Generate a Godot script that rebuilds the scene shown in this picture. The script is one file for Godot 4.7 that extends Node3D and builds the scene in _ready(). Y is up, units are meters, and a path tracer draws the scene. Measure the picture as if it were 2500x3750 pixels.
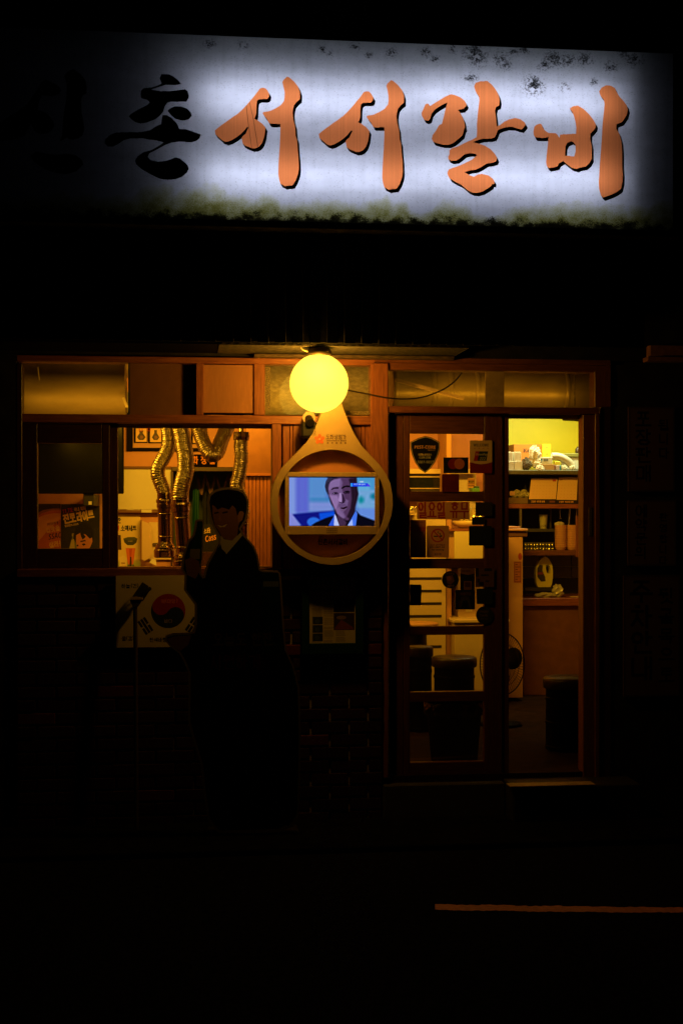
extends Node3D

# ---------------------------------------------------------------- camera model of the place
const FOCAL := 5000.0          # lens, in units of the photograph's pixels
const EYE := 1.63              # eye height above the street
const AWAY := 7.143            # metres from the lens to the shopfront along the axis
const YAW := 6.5               # the shopfront recedes a little to the right
var eye := Vector3.ZERO
var gaze := Basis.IDENTITY
var taken := {}
var mats := {}
var rng := RandomNumberGenerator.new()

# a point of the plane z, given where a sight line at (px, py) meets it
func P(px: float, py: float, z: float) -> Vector3:
	var d: Vector3 = gaze * Vector3((px - 1250.0) / FOCAL, (1875.0 - py) / FOCAL, -1.0)
	return eye + d * ((z - eye.z) / d.z)

func scale_at(px: float, z: float) -> float:      # metres per pixel there
	return absf(P(px + 50.0, 1875.0, z).x - P(px - 50.0, 1875.0, z).x) / 100.0

# an upright rectangle of the plane z
func R(x0: float, y0: float, x1: float, y1: float, z: float) -> Rect2:
	var cx := (x0 + x1) / 2.0
	var cy := (y0 + y1) / 2.0
	var l := P(x0, cy, z).x
	var r := P(x1, cy, z).x
	var t := P(cx, y0, z).y
	var b := P(cx, y1, z).y
	return Rect2(l, b, r - l, t - b)

# ---------------------------------------------------------------- nodes
func numbered(called: String) -> String:
	if not taken.has(called):
		taken[called] = 0
		return called
	taken[called] += 1
	return "%s_%03d" % [called, taken[called]]

func tag(o: Node3D, label: String, category: String, group := "") -> Node3D:
	o.set_meta("label", label)
	o.set_meta("category", category)
	if group:
		o.set_meta("group", group)
	return o

func thing(called: String, label: String, category: String, at := Vector3.ZERO, group := "") -> Node3D:
	var o := Node3D.new()
	o.name = numbered(called)
	add_child(o)
	o.position = at
	tag(o, label, category, group)
	return o

func begin() -> SurfaceTool:
	var s := SurfaceTool.new()
	s.begin(Mesh.PRIMITIVE_TRIANGLES)
	return s

func base_of(n: Node3D) -> Vector3:
	var at := Vector3.ZERO
	var k: Node = n
	while k is Node3D and k != self:
		at += (k as Node3D).position
		k = k.get_parent()
	return at

# commits what s holds (in world metres) as one named mesh under parent
func part(called: String, s: SurfaceTool, m: Material, parent: Node3D = null) -> MeshInstance3D:
	s.generate_normals()
	var raw := s.commit()
	var o := MeshInstance3D.new()
	var at := Vector3.ZERO
	if parent:
		at = base_of(parent)
	else:
		var bb := raw.get_aabb()
		at = bb.position + Vector3(bb.size.x / 2.0, 0.0, bb.size.z / 2.0)
	var moved := SurfaceTool.new()
	moved.begin(Mesh.PRIMITIVE_TRIANGLES)
	moved.append_from(raw, 0, Transform3D(Basis.IDENTITY, -at))
	var mesh := moved.commit()
	mesh.surface_set_material(0, m)
	o.mesh = mesh
	if parent:
		o.name = called
		parent.add_child(o, true)
	else:
		o.name = numbered(called)
		add_child(o)
		o.position = at
	return o

func struct(called: String, s: SurfaceTool, m: Material) -> MeshInstance3D:
	var o := part(called, s, m)
	o.set_meta("kind", "structure")
	return o

# ---------------------------------------------------------------- shapes
func tri(s: SurfaceTool, a: Vector3, b: Vector3, c: Vector3, ua := Vector2.ZERO, ub := Vector2.ZERO, uc := Vector2.ZERO) -> void:
	# a, b, c run anticlockwise as seen from outside; Godot wants clockwise
	s.set_uv(ua)
	s.add_vertex(a)
	s.set_uv(uc)
	s.add_vertex(c)
	s.set_uv(ub)
	s.add_vertex(b)

func quad(s: SurfaceTool, a: Vector3, b: Vector3, c: Vector3, d: Vector3) -> void:
	tri(s, a, b, c)
	tri(s, a, c, d)

func flat(s: SurfaceTool) -> SurfaceTool:
	s.set_smooth_group(-1)
	return s

# a box between two corners with chamfered edges
func box(s: SurfaceTool, lo: Vector3, hi: Vector3, bevel := 0.003) -> void:
	s.set_smooth_group(-1)
	var h := (hi - lo) / 2.0
	var c := (hi + lo) / 2.0
	var e: float = minf(bevel, 0.45 * minf(h.x, minf(h.y, h.z)))
	if e <= 0.00001:
		e = 0.0
	var v := func(k: int, sx: float, sy: float, sz: float) -> Vector3:
		var p := Vector3(sx * (h.x - e), sy * (h.y - e), sz * (h.z - e))
		p[k] += (e if p[k] > 0.0 else -e)
		return c + p
	for k in 3:
		for sg in [-1.0, 1.0]:
			var u := (k + 1) % 3
			var w := (k + 2) % 3
			var q := []
			for st in [[-1, -1], [1, -1], [1, 1], [-1, 1]]:
				var g := Vector3.ZERO
				g[k] = sg
				g[u] = st[0]
				g[w] = st[1]
				q.append(v.call(k, g.x, g.y, g.z))
			if sg > 0:
				quad(s, q[0], q[1], q[2], q[3])
			else:
				quad(s, q[3], q[2], q[1], q[0])
	if e == 0.0:
		return
	for k in 3:      # edges along axis k
		var u := (k + 1) % 3
		var w := (k + 2) % 3
		for su in [-1.0, 1.0]:
			for sw in [-1.0, 1.0]:
				var g0 := Vector3.ZERO
				g0[k] = -1.0
				g0[u] = su
				g0[w] = sw
				var g1 := g0
				g1[k] = 1.0
				var a: Vector3 = v.call(u, g0.x, g0.y, g0.z)
				var b: Vector3 = v.call(u, g1.x, g1.y, g1.z)
				var cc: Vector3 = v.call(w, g1.x, g1.y, g1.z)
				var d: Vector3 = v.call(w, g0.x, g0.y, g0.z)
				if su * sw > 0:
					quad(s, d, cc, b, a)
				else:
					quad(s, a, b, cc, d)
	for sx in [-1.0, 1.0]:
		for sy in [-1.0, 1.0]:
			for sz in [-1.0, 1.0]:
				var a: Vector3 = v.call(0, sx, sy, sz)
				var b: Vector3 = v.call(1, sx, sy, sz)
				var cc: Vector3 = v.call(2, sx, sy, sz)
				if sx * sy * sz > 0:
					tri(s, a, b, cc)
				else:
					tri(s, a, cc, b)

# a box whose front (at zf) is the rectangle of pixels and whose back lies at zb
func bx(s: SurfaceTool, x0: float, y0: float, x1: float, y1: float, zf: float, zb: float, bevel := 0.003) -> void:
	var r := R(x0, y0, x1, y1, zf)
	box(s, Vector3(r.position.x, r.position.y, zb), Vector3(r.end.x, r.end.y, zf), bevel)

func rect_part(called: String, x0: float, y0: float, x1: float, y1: float, zf: float, zb: float, m: Material, parent: Node3D, bevel := 0.003) -> MeshInstance3D:
	var s := begin()
	bx(s, x0, y0, x1, y1, zf, zb, bevel)
	return part(called, s, m, parent)

# a flat plate: polygon in the plane z, thickness towards the back, texture laid over uv_box
func plate(s: SurfaceTool, poly: PackedVector2Array, z: float, thick: float, uv_box: Rect2) -> void:
	s.set_smooth_group(-1)
	var pts := poly
	if Geometry2D.is_polygon_clockwise(pts):
		pts = pts.duplicate()
		pts.reverse()
	var idx := Geometry2D.triangulate_polygon(pts)
	var uv := func(p: Vector2) -> Vector2:
		return Vector2((p.x - uv_box.position.x) / uv_box.size.x, 1.0 - (p.y - uv_box.position.y) / uv_box.size.y)
	for k in range(0, idx.size(), 3):
		var a := pts[idx[k]]
		var b := pts[idx[k + 1]]
		var c := pts[idx[k + 2]]
		if (b - a).cross(c - a) < 0.0:
			var t := b
			b = c
			c = t
		tri(s, Vector3(a.x, a.y, z), Vector3(b.x, b.y, z), Vector3(c.x, c.y, z), uv.call(a), uv.call(b), uv.call(c))
		tri(s, Vector3(a.x, a.y, z - thick), Vector3(c.x, c.y, z - thick), Vector3(b.x, b.y, z - thick), uv.call(a), uv.call(c), uv.call(b))
	for k in pts.size():
		var a := pts[k]
		var b := pts[(k + 1) % pts.size()]
		var f0 := Vector3(a.x, a.y, z)
		var f1 := Vector3(b.x, b.y, z)
		var b0 := Vector3(a.x, a.y, z - thick)
		var b1 := Vector3(b.x, b.y, z - thick)
		tri(s, f0, b0, b1, uv.call(a), uv.call(a), uv.call(b))
		tri(s, f0, b1, f1, uv.call(a), uv.call(b), uv.call(b))

func rounded(r: Rect2, rad: float, n := 4) -> PackedVector2Array:
	var out := PackedVector2Array()
	var q: float = minf(rad, 0.49 * minf(r.size.x, r.size.y))
	var cs := [Vector2(r.end.x - q, r.end.y - q), Vector2(r.position.x + q, r.end.y - q), Vector2(r.position.x + q, r.position.y + q), Vector2(r.end.x - q, r.position.y + q)]
	for k in 4:
		for j in n + 1:
			var a := (k + float(j) / n) * PI / 2.0
			out.append(cs[k] + Vector2(cos(a), sin(a)) * q)
	return out

func disc(c: Vector2, rx: float, ry: float, n := 28) -> PackedVector2Array:
	var out := PackedVector2Array()
	for k in n:
		out.append(c + Vector2(cos(TAU * k / n) * rx, sin(TAU * k / n) * ry))
	return out

func px_poly(pts: Array, z: float) -> PackedVector2Array:
	var out := PackedVector2Array()
	for p in pts:
		var w := P(p[0], p[1], z)
		out.append(Vector2(w.x, w.y))
	return out

# a printed sheet on a rectangle of pixels
func sheet(called: String, x0: float, y0: float, x1: float, y1: float, z: float, m: Material, parent: Node3D = null, thick := 0.0015, rad := 0.0) -> MeshInstance3D:
	var r := R(x0, y0, x1, y1, z)
	var s := begin()
	plate(s, rounded(r, rad) if rad > 0.0 else PackedVector2Array([r.position, Vector2(r.end.x, r.position.y), r.end, Vector2(r.position.x, r.end.y)]), z, thick, r)
	return part(called, s, m, parent)

# turned shapes: profile of (radius, height), from below upwards or downwards
func lathe(s: SurfaceTool, prof: Array, at: Transform3D, segs := 24, smooth := true) -> void:
	s.set_smooth_group(0 if smooth else -1)
	for k in prof.size() - 1:
		var p: Vector2 = prof[k]
		var q: Vector2 = prof[k + 1]
		for j in segs:
			var a := TAU * j / segs
			var b := TAU * (j + 1) / segs
			var p0 := at * Vector3(cos(a) * p.x, p.y, -sin(a) * p.x)
			var p1 := at * Vector3(cos(b) * p.x, p.y, -sin(b) * p.x)
			var q0 := at * Vector3(cos(a) * q.x, q.y, -sin(a) * q.x)
			var q1 := at * Vector3(cos(b) * q.x, q.y, -sin(b) * q.x)
			if p.x > 0.00001:
				tri(s, p0, p1, q1)
			if q.x > 0.00001:
				tri(s, p0, q1, q0)

func upright(at: Vector3) -> Transform3D:
	return Transform3D(Basis.IDENTITY, at)

# points along a smooth line through the given ones
func smooth_line(pts: Array, step: float) -> PackedVector3Array:
	var c := Curve3D.new()
	for k in pts.size():
		var prev: Vector3 = pts[maxi(k - 1, 0)]
		var next: Vector3 = pts[mini(k + 1, pts.size() - 1)]
		var t := (next - prev) / 6.0
		c.add_point(pts[k], -t, t)
	c.bake_interval = step
	var n := maxi(2, int(c.get_baked_length() / step))
	var out := PackedVector3Array()
	for k in n + 1:
		out.append(c.sample_baked(c.get_baked_length() * k / n, true))
	return out

func tube(s: SurfaceTool, line: PackedVector3Array, radii: PackedFloat32Array, segs := 12, caps := true, crinkle: FastNoiseLite = null) -> void:
	s.set_smooth_group(0)
	var n := line.size()
	var rings := []
	var side := Vector3.ZERO
	for k in n:
		var dir := (line[mini(k + 1, n - 1)] - line[maxi(k - 1, 0)]).normalized()
		if k == 0:
			side = dir.cross(Vector3.UP if absf(dir.y) < 0.9 else Vector3.RIGHT).normalized()
		side = (side - dir * side.dot(dir)).normalized()
		var up := dir.cross(side)
		var ring := PackedVector3Array()
		var rad: float = radii[k] if radii.size() == n else radii[0]
		for j in segs:
			var a := TAU * j / segs
			var w := 1.0 + (0.10 * crinkle.get_noise_3d(cos(a) * 6.0, sin(a) * 6.0, k * 1.2) if crinkle else 0.0)
			ring.append(line[k] + (side * cos(a) + up * sin(a)) * rad * w)
		rings.append(ring)
	for k in n - 1:
		for j in segs:
			var i := (j + 1) % segs
			quad(s, rings[k][j], rings[k][i], rings[k + 1][i], rings[k + 1][j])
	if caps:
		s.set_smooth_group(-1)
		for j in range(1, segs - 1):
			tri(s, rings[0][0], rings[0][j + 1], rings[0][j])
			tri(s, rings[n - 1][0], rings[n - 1][j], rings[n - 1][j + 1])

func rod(s: SurfaceTool, a: Vector3, b: Vector3, rad: float, segs := 10) -> void:
	tube(s, PackedVector3Array([a, b]), PackedFloat32Array([rad]), segs)

func wire(s: SurfaceTool, pts: Array, rad: float, step := 0.02) -> void:
	tube(s, smooth_line(pts, step), PackedFloat32Array([rad]), 8)

# a bar of rectangular section from a to b, its width across the view
func bar(s: SurfaceTool, a: Vector3, b: Vector3, w: float, deep: float) -> void:
	s.set_smooth_group(-1)
	var d := (b - a).normalized()
	var u := d.cross(Vector3(0, 0, 1)).normalized() * w / 2.0
	var f := Vector3(0, 0, deep / 2.0)
	var q := [a - u - f, a + u - f, a + u + f, a - u + f, b - u - f, b + u - f, b + u + f, b - u + f]
	for k in [[3, 2, 6, 7], [1, 0, 4, 5], [2, 1, 5, 6], [0, 3, 7, 4], [0, 1, 2, 3], [7, 6, 5, 4]]:
		quad(s, q[k[0]], q[k[1]], q[k[2]], q[k[3]])

# ---------------------------------------------------------------- materials
func lin(r: float, g: float, b: float) -> Color:
	return Color(r, g, b).linear_to_srgb()

func noise_tex(freq: float, lo: Color, hi: Color, kind := FastNoiseLite.TYPE_SIMPLEX_SMOOTH, oct := 4, seed_ := 1, size := 256) -> NoiseTexture2D:
	var n := FastNoiseLite.new()
	n.noise_type = kind
	n.frequency = freq
	n.fractal_octaves = oct
	n.seed = seed_
	var g := Gradient.new()
	g.set_color(0, lo)
	g.set_color(1, hi)
	var t := NoiseTexture2D.new()
	t.width = size
	t.height = size
	t.seamless = true
	t.noise = n
	t.color_ramp = g
	return t

func plain(r: float, g: float, b: float, rough := 0.7, metal := 0.0) -> StandardMaterial3D:
	var key := "p%.3f %.3f %.3f %.2f %.2f" % [r, g, b, rough, metal]
	if not mats.has(key):
		var m := StandardMaterial3D.new()
		m.albedo_color = lin(r, g, b)
		m.roughness = rough
		m.metallic = metal
		mats[key] = m
	return mats[key]

# a colour that varies from lo to hi (linear) over noise laid in world metres
func mottled(key: String, lo: Color, hi: Color, freq: float, scale_: Vector3, rough := 0.7, metal := 0.0, relief := 0.0, oct := 4) -> StandardMaterial3D:
	if not mats.has(key):
		var m := StandardMaterial3D.new()
		m.albedo_texture = noise_tex(freq, lo.linear_to_srgb(), hi.linear_to_srgb(), FastNoiseLite.TYPE_SIMPLEX_SMOOTH, oct, hash(key) % 1000)
		m.roughness = rough
		m.metallic = metal
		m.uv1_triplanar = true
		m.uv1_world_triplanar = true
		m.uv1_scale = scale_
		if relief > 0.0:
			m.heightmap_enabled = true
			m.heightmap_scale = relief
			m.heightmap_texture = m.albedo_texture
		mats[key] = m
	return mats[key]

# the same stuff without gloss
func dull(m: StandardMaterial3D, s := 0.12) -> StandardMaterial3D:
	m.metallic_specular = s
	return m

func printed(img: Image, rough := 0.5) -> StandardMaterial3D:
	var m := StandardMaterial3D.new()
	m.albedo_texture = ImageTexture.create_from_image(img)
	m.texture_repeat = false
	m.roughness = rough
	return m

func glass(alpha := 0.05, rough := 0.02) -> StandardMaterial3D:
	var key := "g%.2f %.2f" % [alpha, rough]
	if not mats.has(key):
		var m := StandardMaterial3D.new()
		m.transparency = BaseMaterial3D.TRANSPARENCY_ALPHA
		m.albedo_color = Color(0.9, 0.92, 0.9, alpha)
		m.roughness = rough
		mats[key] = m
	return mats[key]

# ---------------------------------------------------------------- painting on an image
var pen := Transform2D.IDENTITY    # from drawing units to image pixels

func fill(img: Image, pts: PackedVector2Array, c: Color) -> void:
	var q := PackedVector2Array()
	var top := 1e9
	var low := -1e9
	for p in pts:
		var t: Vector2 = pen * p
		q.append(t)
		top = minf(top, t.y)
		low = maxf(low, t.y)
	var w := img.get_width()
	for y in range(maxi(0, int(top)), mini(img.get_height(), int(low) + 1)):
		var xs := PackedFloat32Array()
		var yy := y + 0.5
		for k in q.size():
			var a := q[k]
			var b := q[(k + 1) % q.size()]
			if (a.y <= yy) != (b.y <= yy):
				xs.append(a.x + (b.x - a.x) * (yy - a.y) / (b.y - a.y))
		xs.sort()
		for k in range(0, xs.size() - 1, 2):
			var x0 := clampi(roundi(xs[k]), 0, w)
			var x1 := clampi(roundi(xs[k + 1]), 0, w)
			if x1 > x0:
				img.fill_rect(Rect2i(x0, y, x1 - x0, 1), c)

func fill_px(img: Image, pts: Array, c: Color) -> void:
	var q := PackedVector2Array()
	for p in pts:
		q.append(Vector2(p[0], p[1]))
	fill(img, q, c)

func fill_box(img: Image, x0: float, y0: float, x1: float, y1: float, c: Color) -> void:
	fill_px(img, [[x0, y0], [x1, y0], [x1, y1], [x0, y1]], c)

func stroke(img: Image, pts: PackedVector2Array, w: float, c: Color) -> void:
	for k in pts.size() - 1:
		var a := pts[k]
		var b := pts[k + 1]
		if a.is_equal_approx(b):
			continue
		var u := (b - a).normalized() * w / 2.0
		var v := Vector2(-u.y, u.x)
		fill(img, PackedVector2Array([a - u * 0.9 - v, b + u * 0.9 - v, b + u * 0.9 + v, a - u * 0.9 + v]), c)

func blurred(img: Image, by: float) -> Image:
	var w := img.get_width()
	var h := img.get_height()
	img.resize(maxi(2, int(w / by)), maxi(2, int(h / by)), Image.INTERPOLATE_LANCZOS)
	img.resize(w, h, Image.INTERPOLATE_CUBIC)
	return img

func canvas(w: int, h: int, c: Color, units_w := 0.0, units_h := 0.0, x0 := 0.0, y0 := 0.0) -> Image:
	var img := Image.create(w, h, false, Image.FORMAT_RGB8)
	img.fill(c)
	if units_w > 0.0:
		var sc := Vector2(w / units_w, h / units_h)
		pen = Transform2D(Vector2(sc.x, 0), Vector2(0, sc.y), Vector2(-x0 * sc.x, -y0 * sc.y))
	else:
		pen = Transform2D.IDENTITY
	return img

# ---------------------------------------------------------------- lettering
const FIRST := "ㄱㄲㄴㄷㄸㄹㅁㅂㅃㅅㅆㅇㅈㅉㅊㅋㅌㅍㅎ"
const MIDDLE := "ㅏㅐㅑㅒㅓㅔㅕㅖㅗㅘㅙㅚㅛㅜㅝㅞㅟㅠㅡㅢㅣ"
const LAST := "-ㄱㄲㄳㄴㄵㄶㄷㄹㄺㄻㄼㄽㄾㄿㅀㅁㅂㅄㅅㅆㅇㅈㅊㅋㅌㅍㅎ"
const JAMO := {
	"ㄱ": [[0, .06, .95, .06, .85, 1]], "ㄴ": [[.05, 0, .05, .92, 1, .92]], "ㄷ": [[1, .05, .05, .05, .05, .93, 1, .93]],
	"ㄹ": [[0, .03, .95, .03, .95, .48, .05, .48, .05, .96, 1, .96]], "ㅁ": [[.05, .05, .95, .05, .95, .95, .05, .95, .05, .05]],
	"ㅂ": [[.05, 0, .05, .97, .95, .97, .95, 0], [.05, .48, .95, .48]], "ㅅ": [[.52, 0, .45, .5, 0, 1], [.48, .42, 1, 1]],
	"ㅇ": [[.5, 0, .2, .1, .02, .5, .2, .9, .5, 1, .8, .9, .98, .5, .8, .1, .5, 0]], "ㅈ": [[0, .05, 1, .05], [.52, .05, .45, .5, 0, 1], [.48, .45, 1, 1]],
	"ㅊ": [[.35, -.05, .65, -.05], [0, .22, 1, .22], [.52, .22, .45, .6, 0, 1], [.48, .55, 1, 1]], "ㅋ": [[0, .06, .95, .06, .85, 1], [0, .5, .9, .5]],
	"ㅌ": [[1, .05, .05, .05, .05, .93, 1, .93], [.05, .49, .95, .49]], "ㅍ": [[0, .06, 1, .06], [0, .94, 1, .94], [.3, .06, .3, .94], [.7, .06, .7, .94]],
	"ㅎ": [[.35, 0, .65, 0], [0, .24, 1, .24], [.5, .42, .22, .5, .12, .7, .22, .92, .5, 1, .78, .92, .88, .7, .78, .5, .5, .42]],
	"ㅏ": [[.4, 0, .4, 1], [.4, .45, 1, .45]], "ㅑ": [[.4, 0, .4, 1], [.4, .32, 1, .32], [.4, .6, 1, .6]], "ㅓ": [[.75, 0, .75, 1], [0, .45, .75, .45]],
	"ㅕ": [[.75, 0, .75, 1], [0, .32, .75, .32], [0, .6, .75, .6]], "ㅣ": [[.6, 0, .6, 1]], "ㅐ": [[.3, 0, .3, 1], [.95, 0, .95, 1], [.3, .45, .95, .45]],
	"ㅒ": [[.3, 0, .3, 1], [.95, 0, .95, 1], [.3, .35, .95, .35], [.3, .6, .95, .6]], "ㅔ": [[.5, 0, .5, 1], [1, 0, 1, 1], [0, .45, .5, .45]],
	"ㅖ": [[.5, 0, .5, 1], [1, 0, 1, 1], [0, .35, .5, .35], [0, .6, .5, .6]], "ㅗ": [[0, .85, 1, .85], [.5, .2, .5, .85]],
	"ㅛ": [[0, .85, 1, .85], [.32, .2, .32, .85], [.68, .2, .68, .85]], "ㅜ": [[0, .25, 1, .25], [.5, .25, .5, 1]],
	"ㅠ": [[0, .25, 1, .25], [.32, .25, .32, 1], [.68, .25, .68, 1]], "ㅡ": [[0, .55, 1, .55]],
}
const TWIN := {"ㄲ": "ㄱㄱ", "ㄸ": "ㄷㄷ", "ㅃ": "ㅂㅂ", "ㅆ": "ㅅㅅ", "ㅉ": "ㅈㅈ", "ㅘ": "ㅗㅏ", "ㅙ": "ㅗㅐ", "ㅚ": "ㅗㅣ", "ㅝ": "ㅜㅓ", "ㅞ": "ㅜㅔ", "ㅟ": "ㅜㅣ", "ㅢ": "ㅡㅣ"}

func jamo(out: Array, j: String, x0: float, y0: float, x1: float, y1: float) -> void:
	if TWIN.has(j) and not JAMO.has(j):
		var t: String = TWIN[j]
		jamo(out, t[0], x0, y0, (x0 + x1) / 2.0 - 0.03, y1)
		jamo(out, t[1], (x0 + x1) / 2.0 + 0.03, y0, x1, y1)
		return
	if not JAMO.has(j):
		return
	for run in JAMO[j]:
		var line := PackedVector2Array()
		for k in range(0, run.size(), 2):
			line.append(Vector2(lerpf(x0, x1, run[k]), lerpf(y0, y1, run[k + 1])))
		out.append(line)

# the strokes of one Korean syllable in a unit square
func syllable(ch: String) -> Array:
	var out := []
	var code := ch.unicode_at(0) - 0xAC00
	if code < 0 or code > 11171:
		return out
	var f := FIRST[code / 588]
	var m := MIDDLE[(code % 588) / 28]
	var l := LAST[code % 28]
	var has := code % 28 > 0
	if m in "ㅏㅐㅑㅒㅓㅔㅕㅖㅣ":
		jamo(out, f, 0.06, 0.06, 0.54, 0.5 if has else 0.88)
		jamo(out, m, 0.6, 0.0, 0.95, 0.58 if has else 1.0)
		if has:
			jamo(out, l, 0.18, 0.68, 0.92, 0.98)
	elif m in "ㅗㅛㅜㅠㅡ":
		jamo(out, f, 0.18, 0.04, 0.82, 0.34 if has else 0.48)
		jamo(out, m, 0.02, 0.36 if has else 0.5, 0.98, 0.6 if has else 0.98)
		if has:
			jamo(out, l, 0.16, 0.7, 0.86, 0.98)
	else:
		var t: String = TWIN[m]
		jamo(out, f, 0.1, 0.04, 0.52, 0.32 if has else 0.46)
		jamo(out, t[0], 0.02, 0.34 if has else 0.5, 0.6, 0.58 if has else 0.86)
		jamo(out, t[1], 0.62, 0.0, 0.95, 0.6 if has else 1.0)
		if has:
			jamo(out, l, 0.18, 0.7, 0.9, 0.98)
	return out

# all strokes of a Korean line: x, y is its upper left corner, h the height, wide the width of a syllable
func korean(text: String, x: float, y: float, h: float, wide := 1.0, gap := 0.12) -> Array:
	var out := []
	var at := x
	for k in text.length():
		var ch := text[k]
		if ch == " ":
			at += h * wide * 0.45
			continue
		for run in syllable(ch):
			var line := PackedVector2Array()
			for p in run:
				line.append(Vector2(at + p.x * h * wide, y + p.y * h))
			out.append(line)
		at += h * wide * (1.0 + gap)
	return out

func write_ko(img: Image, text: String, x: float, y: float, h: float, c: Color, weight := 0.12, wide := 1.0, gap := 0.12) -> void:
	for run in korean(text, x, y, h, wide, gap):
		stroke(img, run, h * weight, c)

# triangles of a Latin line, its left end at x = 0, base line at 0, capital height 1
func latin(text: String, bold := true, serif := false) -> PackedVector2Array:
	var f := SystemFont.new()
	f.font_names = PackedStringArray(["Droid Serif" if serif else "Droid Sans"])
	f.font_weight = 700 if bold else 400
	var t := TextMesh.new()
	t.text = text
	t.font = f
	t.font_size = 64
	t.pixel_size = 1.0 / 46.0
	t.depth = 0.0
	t.horizontal_alignment = HORIZONTAL_ALIGNMENT_LEFT
	t.vertical_alignment = VERTICAL_ALIGNMENT_BOTTOM
	var out := PackedVector2Array()
	for n in t.get_surface_count():
		var a := t.surface_get_arrays(n)
		var v: PackedVector3Array = a[Mesh.ARRAY_VERTEX]
		var i: PackedInt32Array = a[Mesh.ARRAY_INDEX]
		for k in i:
			out.append(Vector2(v[k].x, v[k].y))
	var lo := Vector2(1e9, 1e9)
	for p in out:
		lo = lo.min(p)
	for k in out.size():
		out[k] -= lo
	return out

func latin_width(t: PackedVector2Array) -> float:
	var hi := 0.0
	for p in t:
		hi = maxf(hi, p.x)
	return hi

# Latin lettering: (x, y) is its lower left corner; w > 0 stretches it to that width
func write(img: Image, text: String, x: float, y: float, h: float, c: Color, w := 0.0, bold := true, slant := 0.0, serif := false) -> void:
	var t := latin(text, bold, serif)
	var sx := h
	if w > 0.0:
		sx = w / maxf(0.01, latin_width(t))
	for k in range(0, t.size(), 3):
		var q := PackedVector2Array()
		for j in 3:
			q.append(Vector2(x + t[k + j].x * sx + t[k + j].y * slant * h, y - t[k + j].y * h))
		fill(img, q, c)

# lettering as thin geometry on the plane z: strokes given in metres, each a hair proud of the one before
func ink(s: SurfaceTool, runs: Array, w: float, z: float) -> void:
	s.set_smooth_group(-1)
	var n := 0
	for run in runs:
		for k in run.size() - 1:
			var a: Vector2 = run[k]
			var b: Vector2 = run[k + 1]
			var u := (b - a).normalized() * w / 2.0
			var v := Vector2(-u.y, u.x)
			var zz := z + 0.00006 * (n % 12)
			n += 1
			var q := [a - u - v, b + u - v, b + u + v, a - u + v]
			quad(s, Vector3(q[0].x, q[0].y, zz), Vector3(q[1].x, q[1].y, zz), Vector3(q[2].x, q[2].y, zz), Vector3(q[3].x, q[3].y, zz))

# strokes laid out in pixels, brought to metres on the plane z
func runs_at(runs: Array, z: float) -> Array:
	var out := []
	for run in runs:
		var line := PackedVector2Array()
		for p in run:
			var w := P(p.x, p.y, z)
			line.append(Vector2(w.x, w.y))
		out.append(line)
	return out

func rgb8(r: int, g: int, b: int) -> Color:
	return Color(r / 255.0, g / 255.0, b / 255.0)

# ---------------------------------------------------------------- the backlit sign
const SIGN_Z := 0.5
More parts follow.
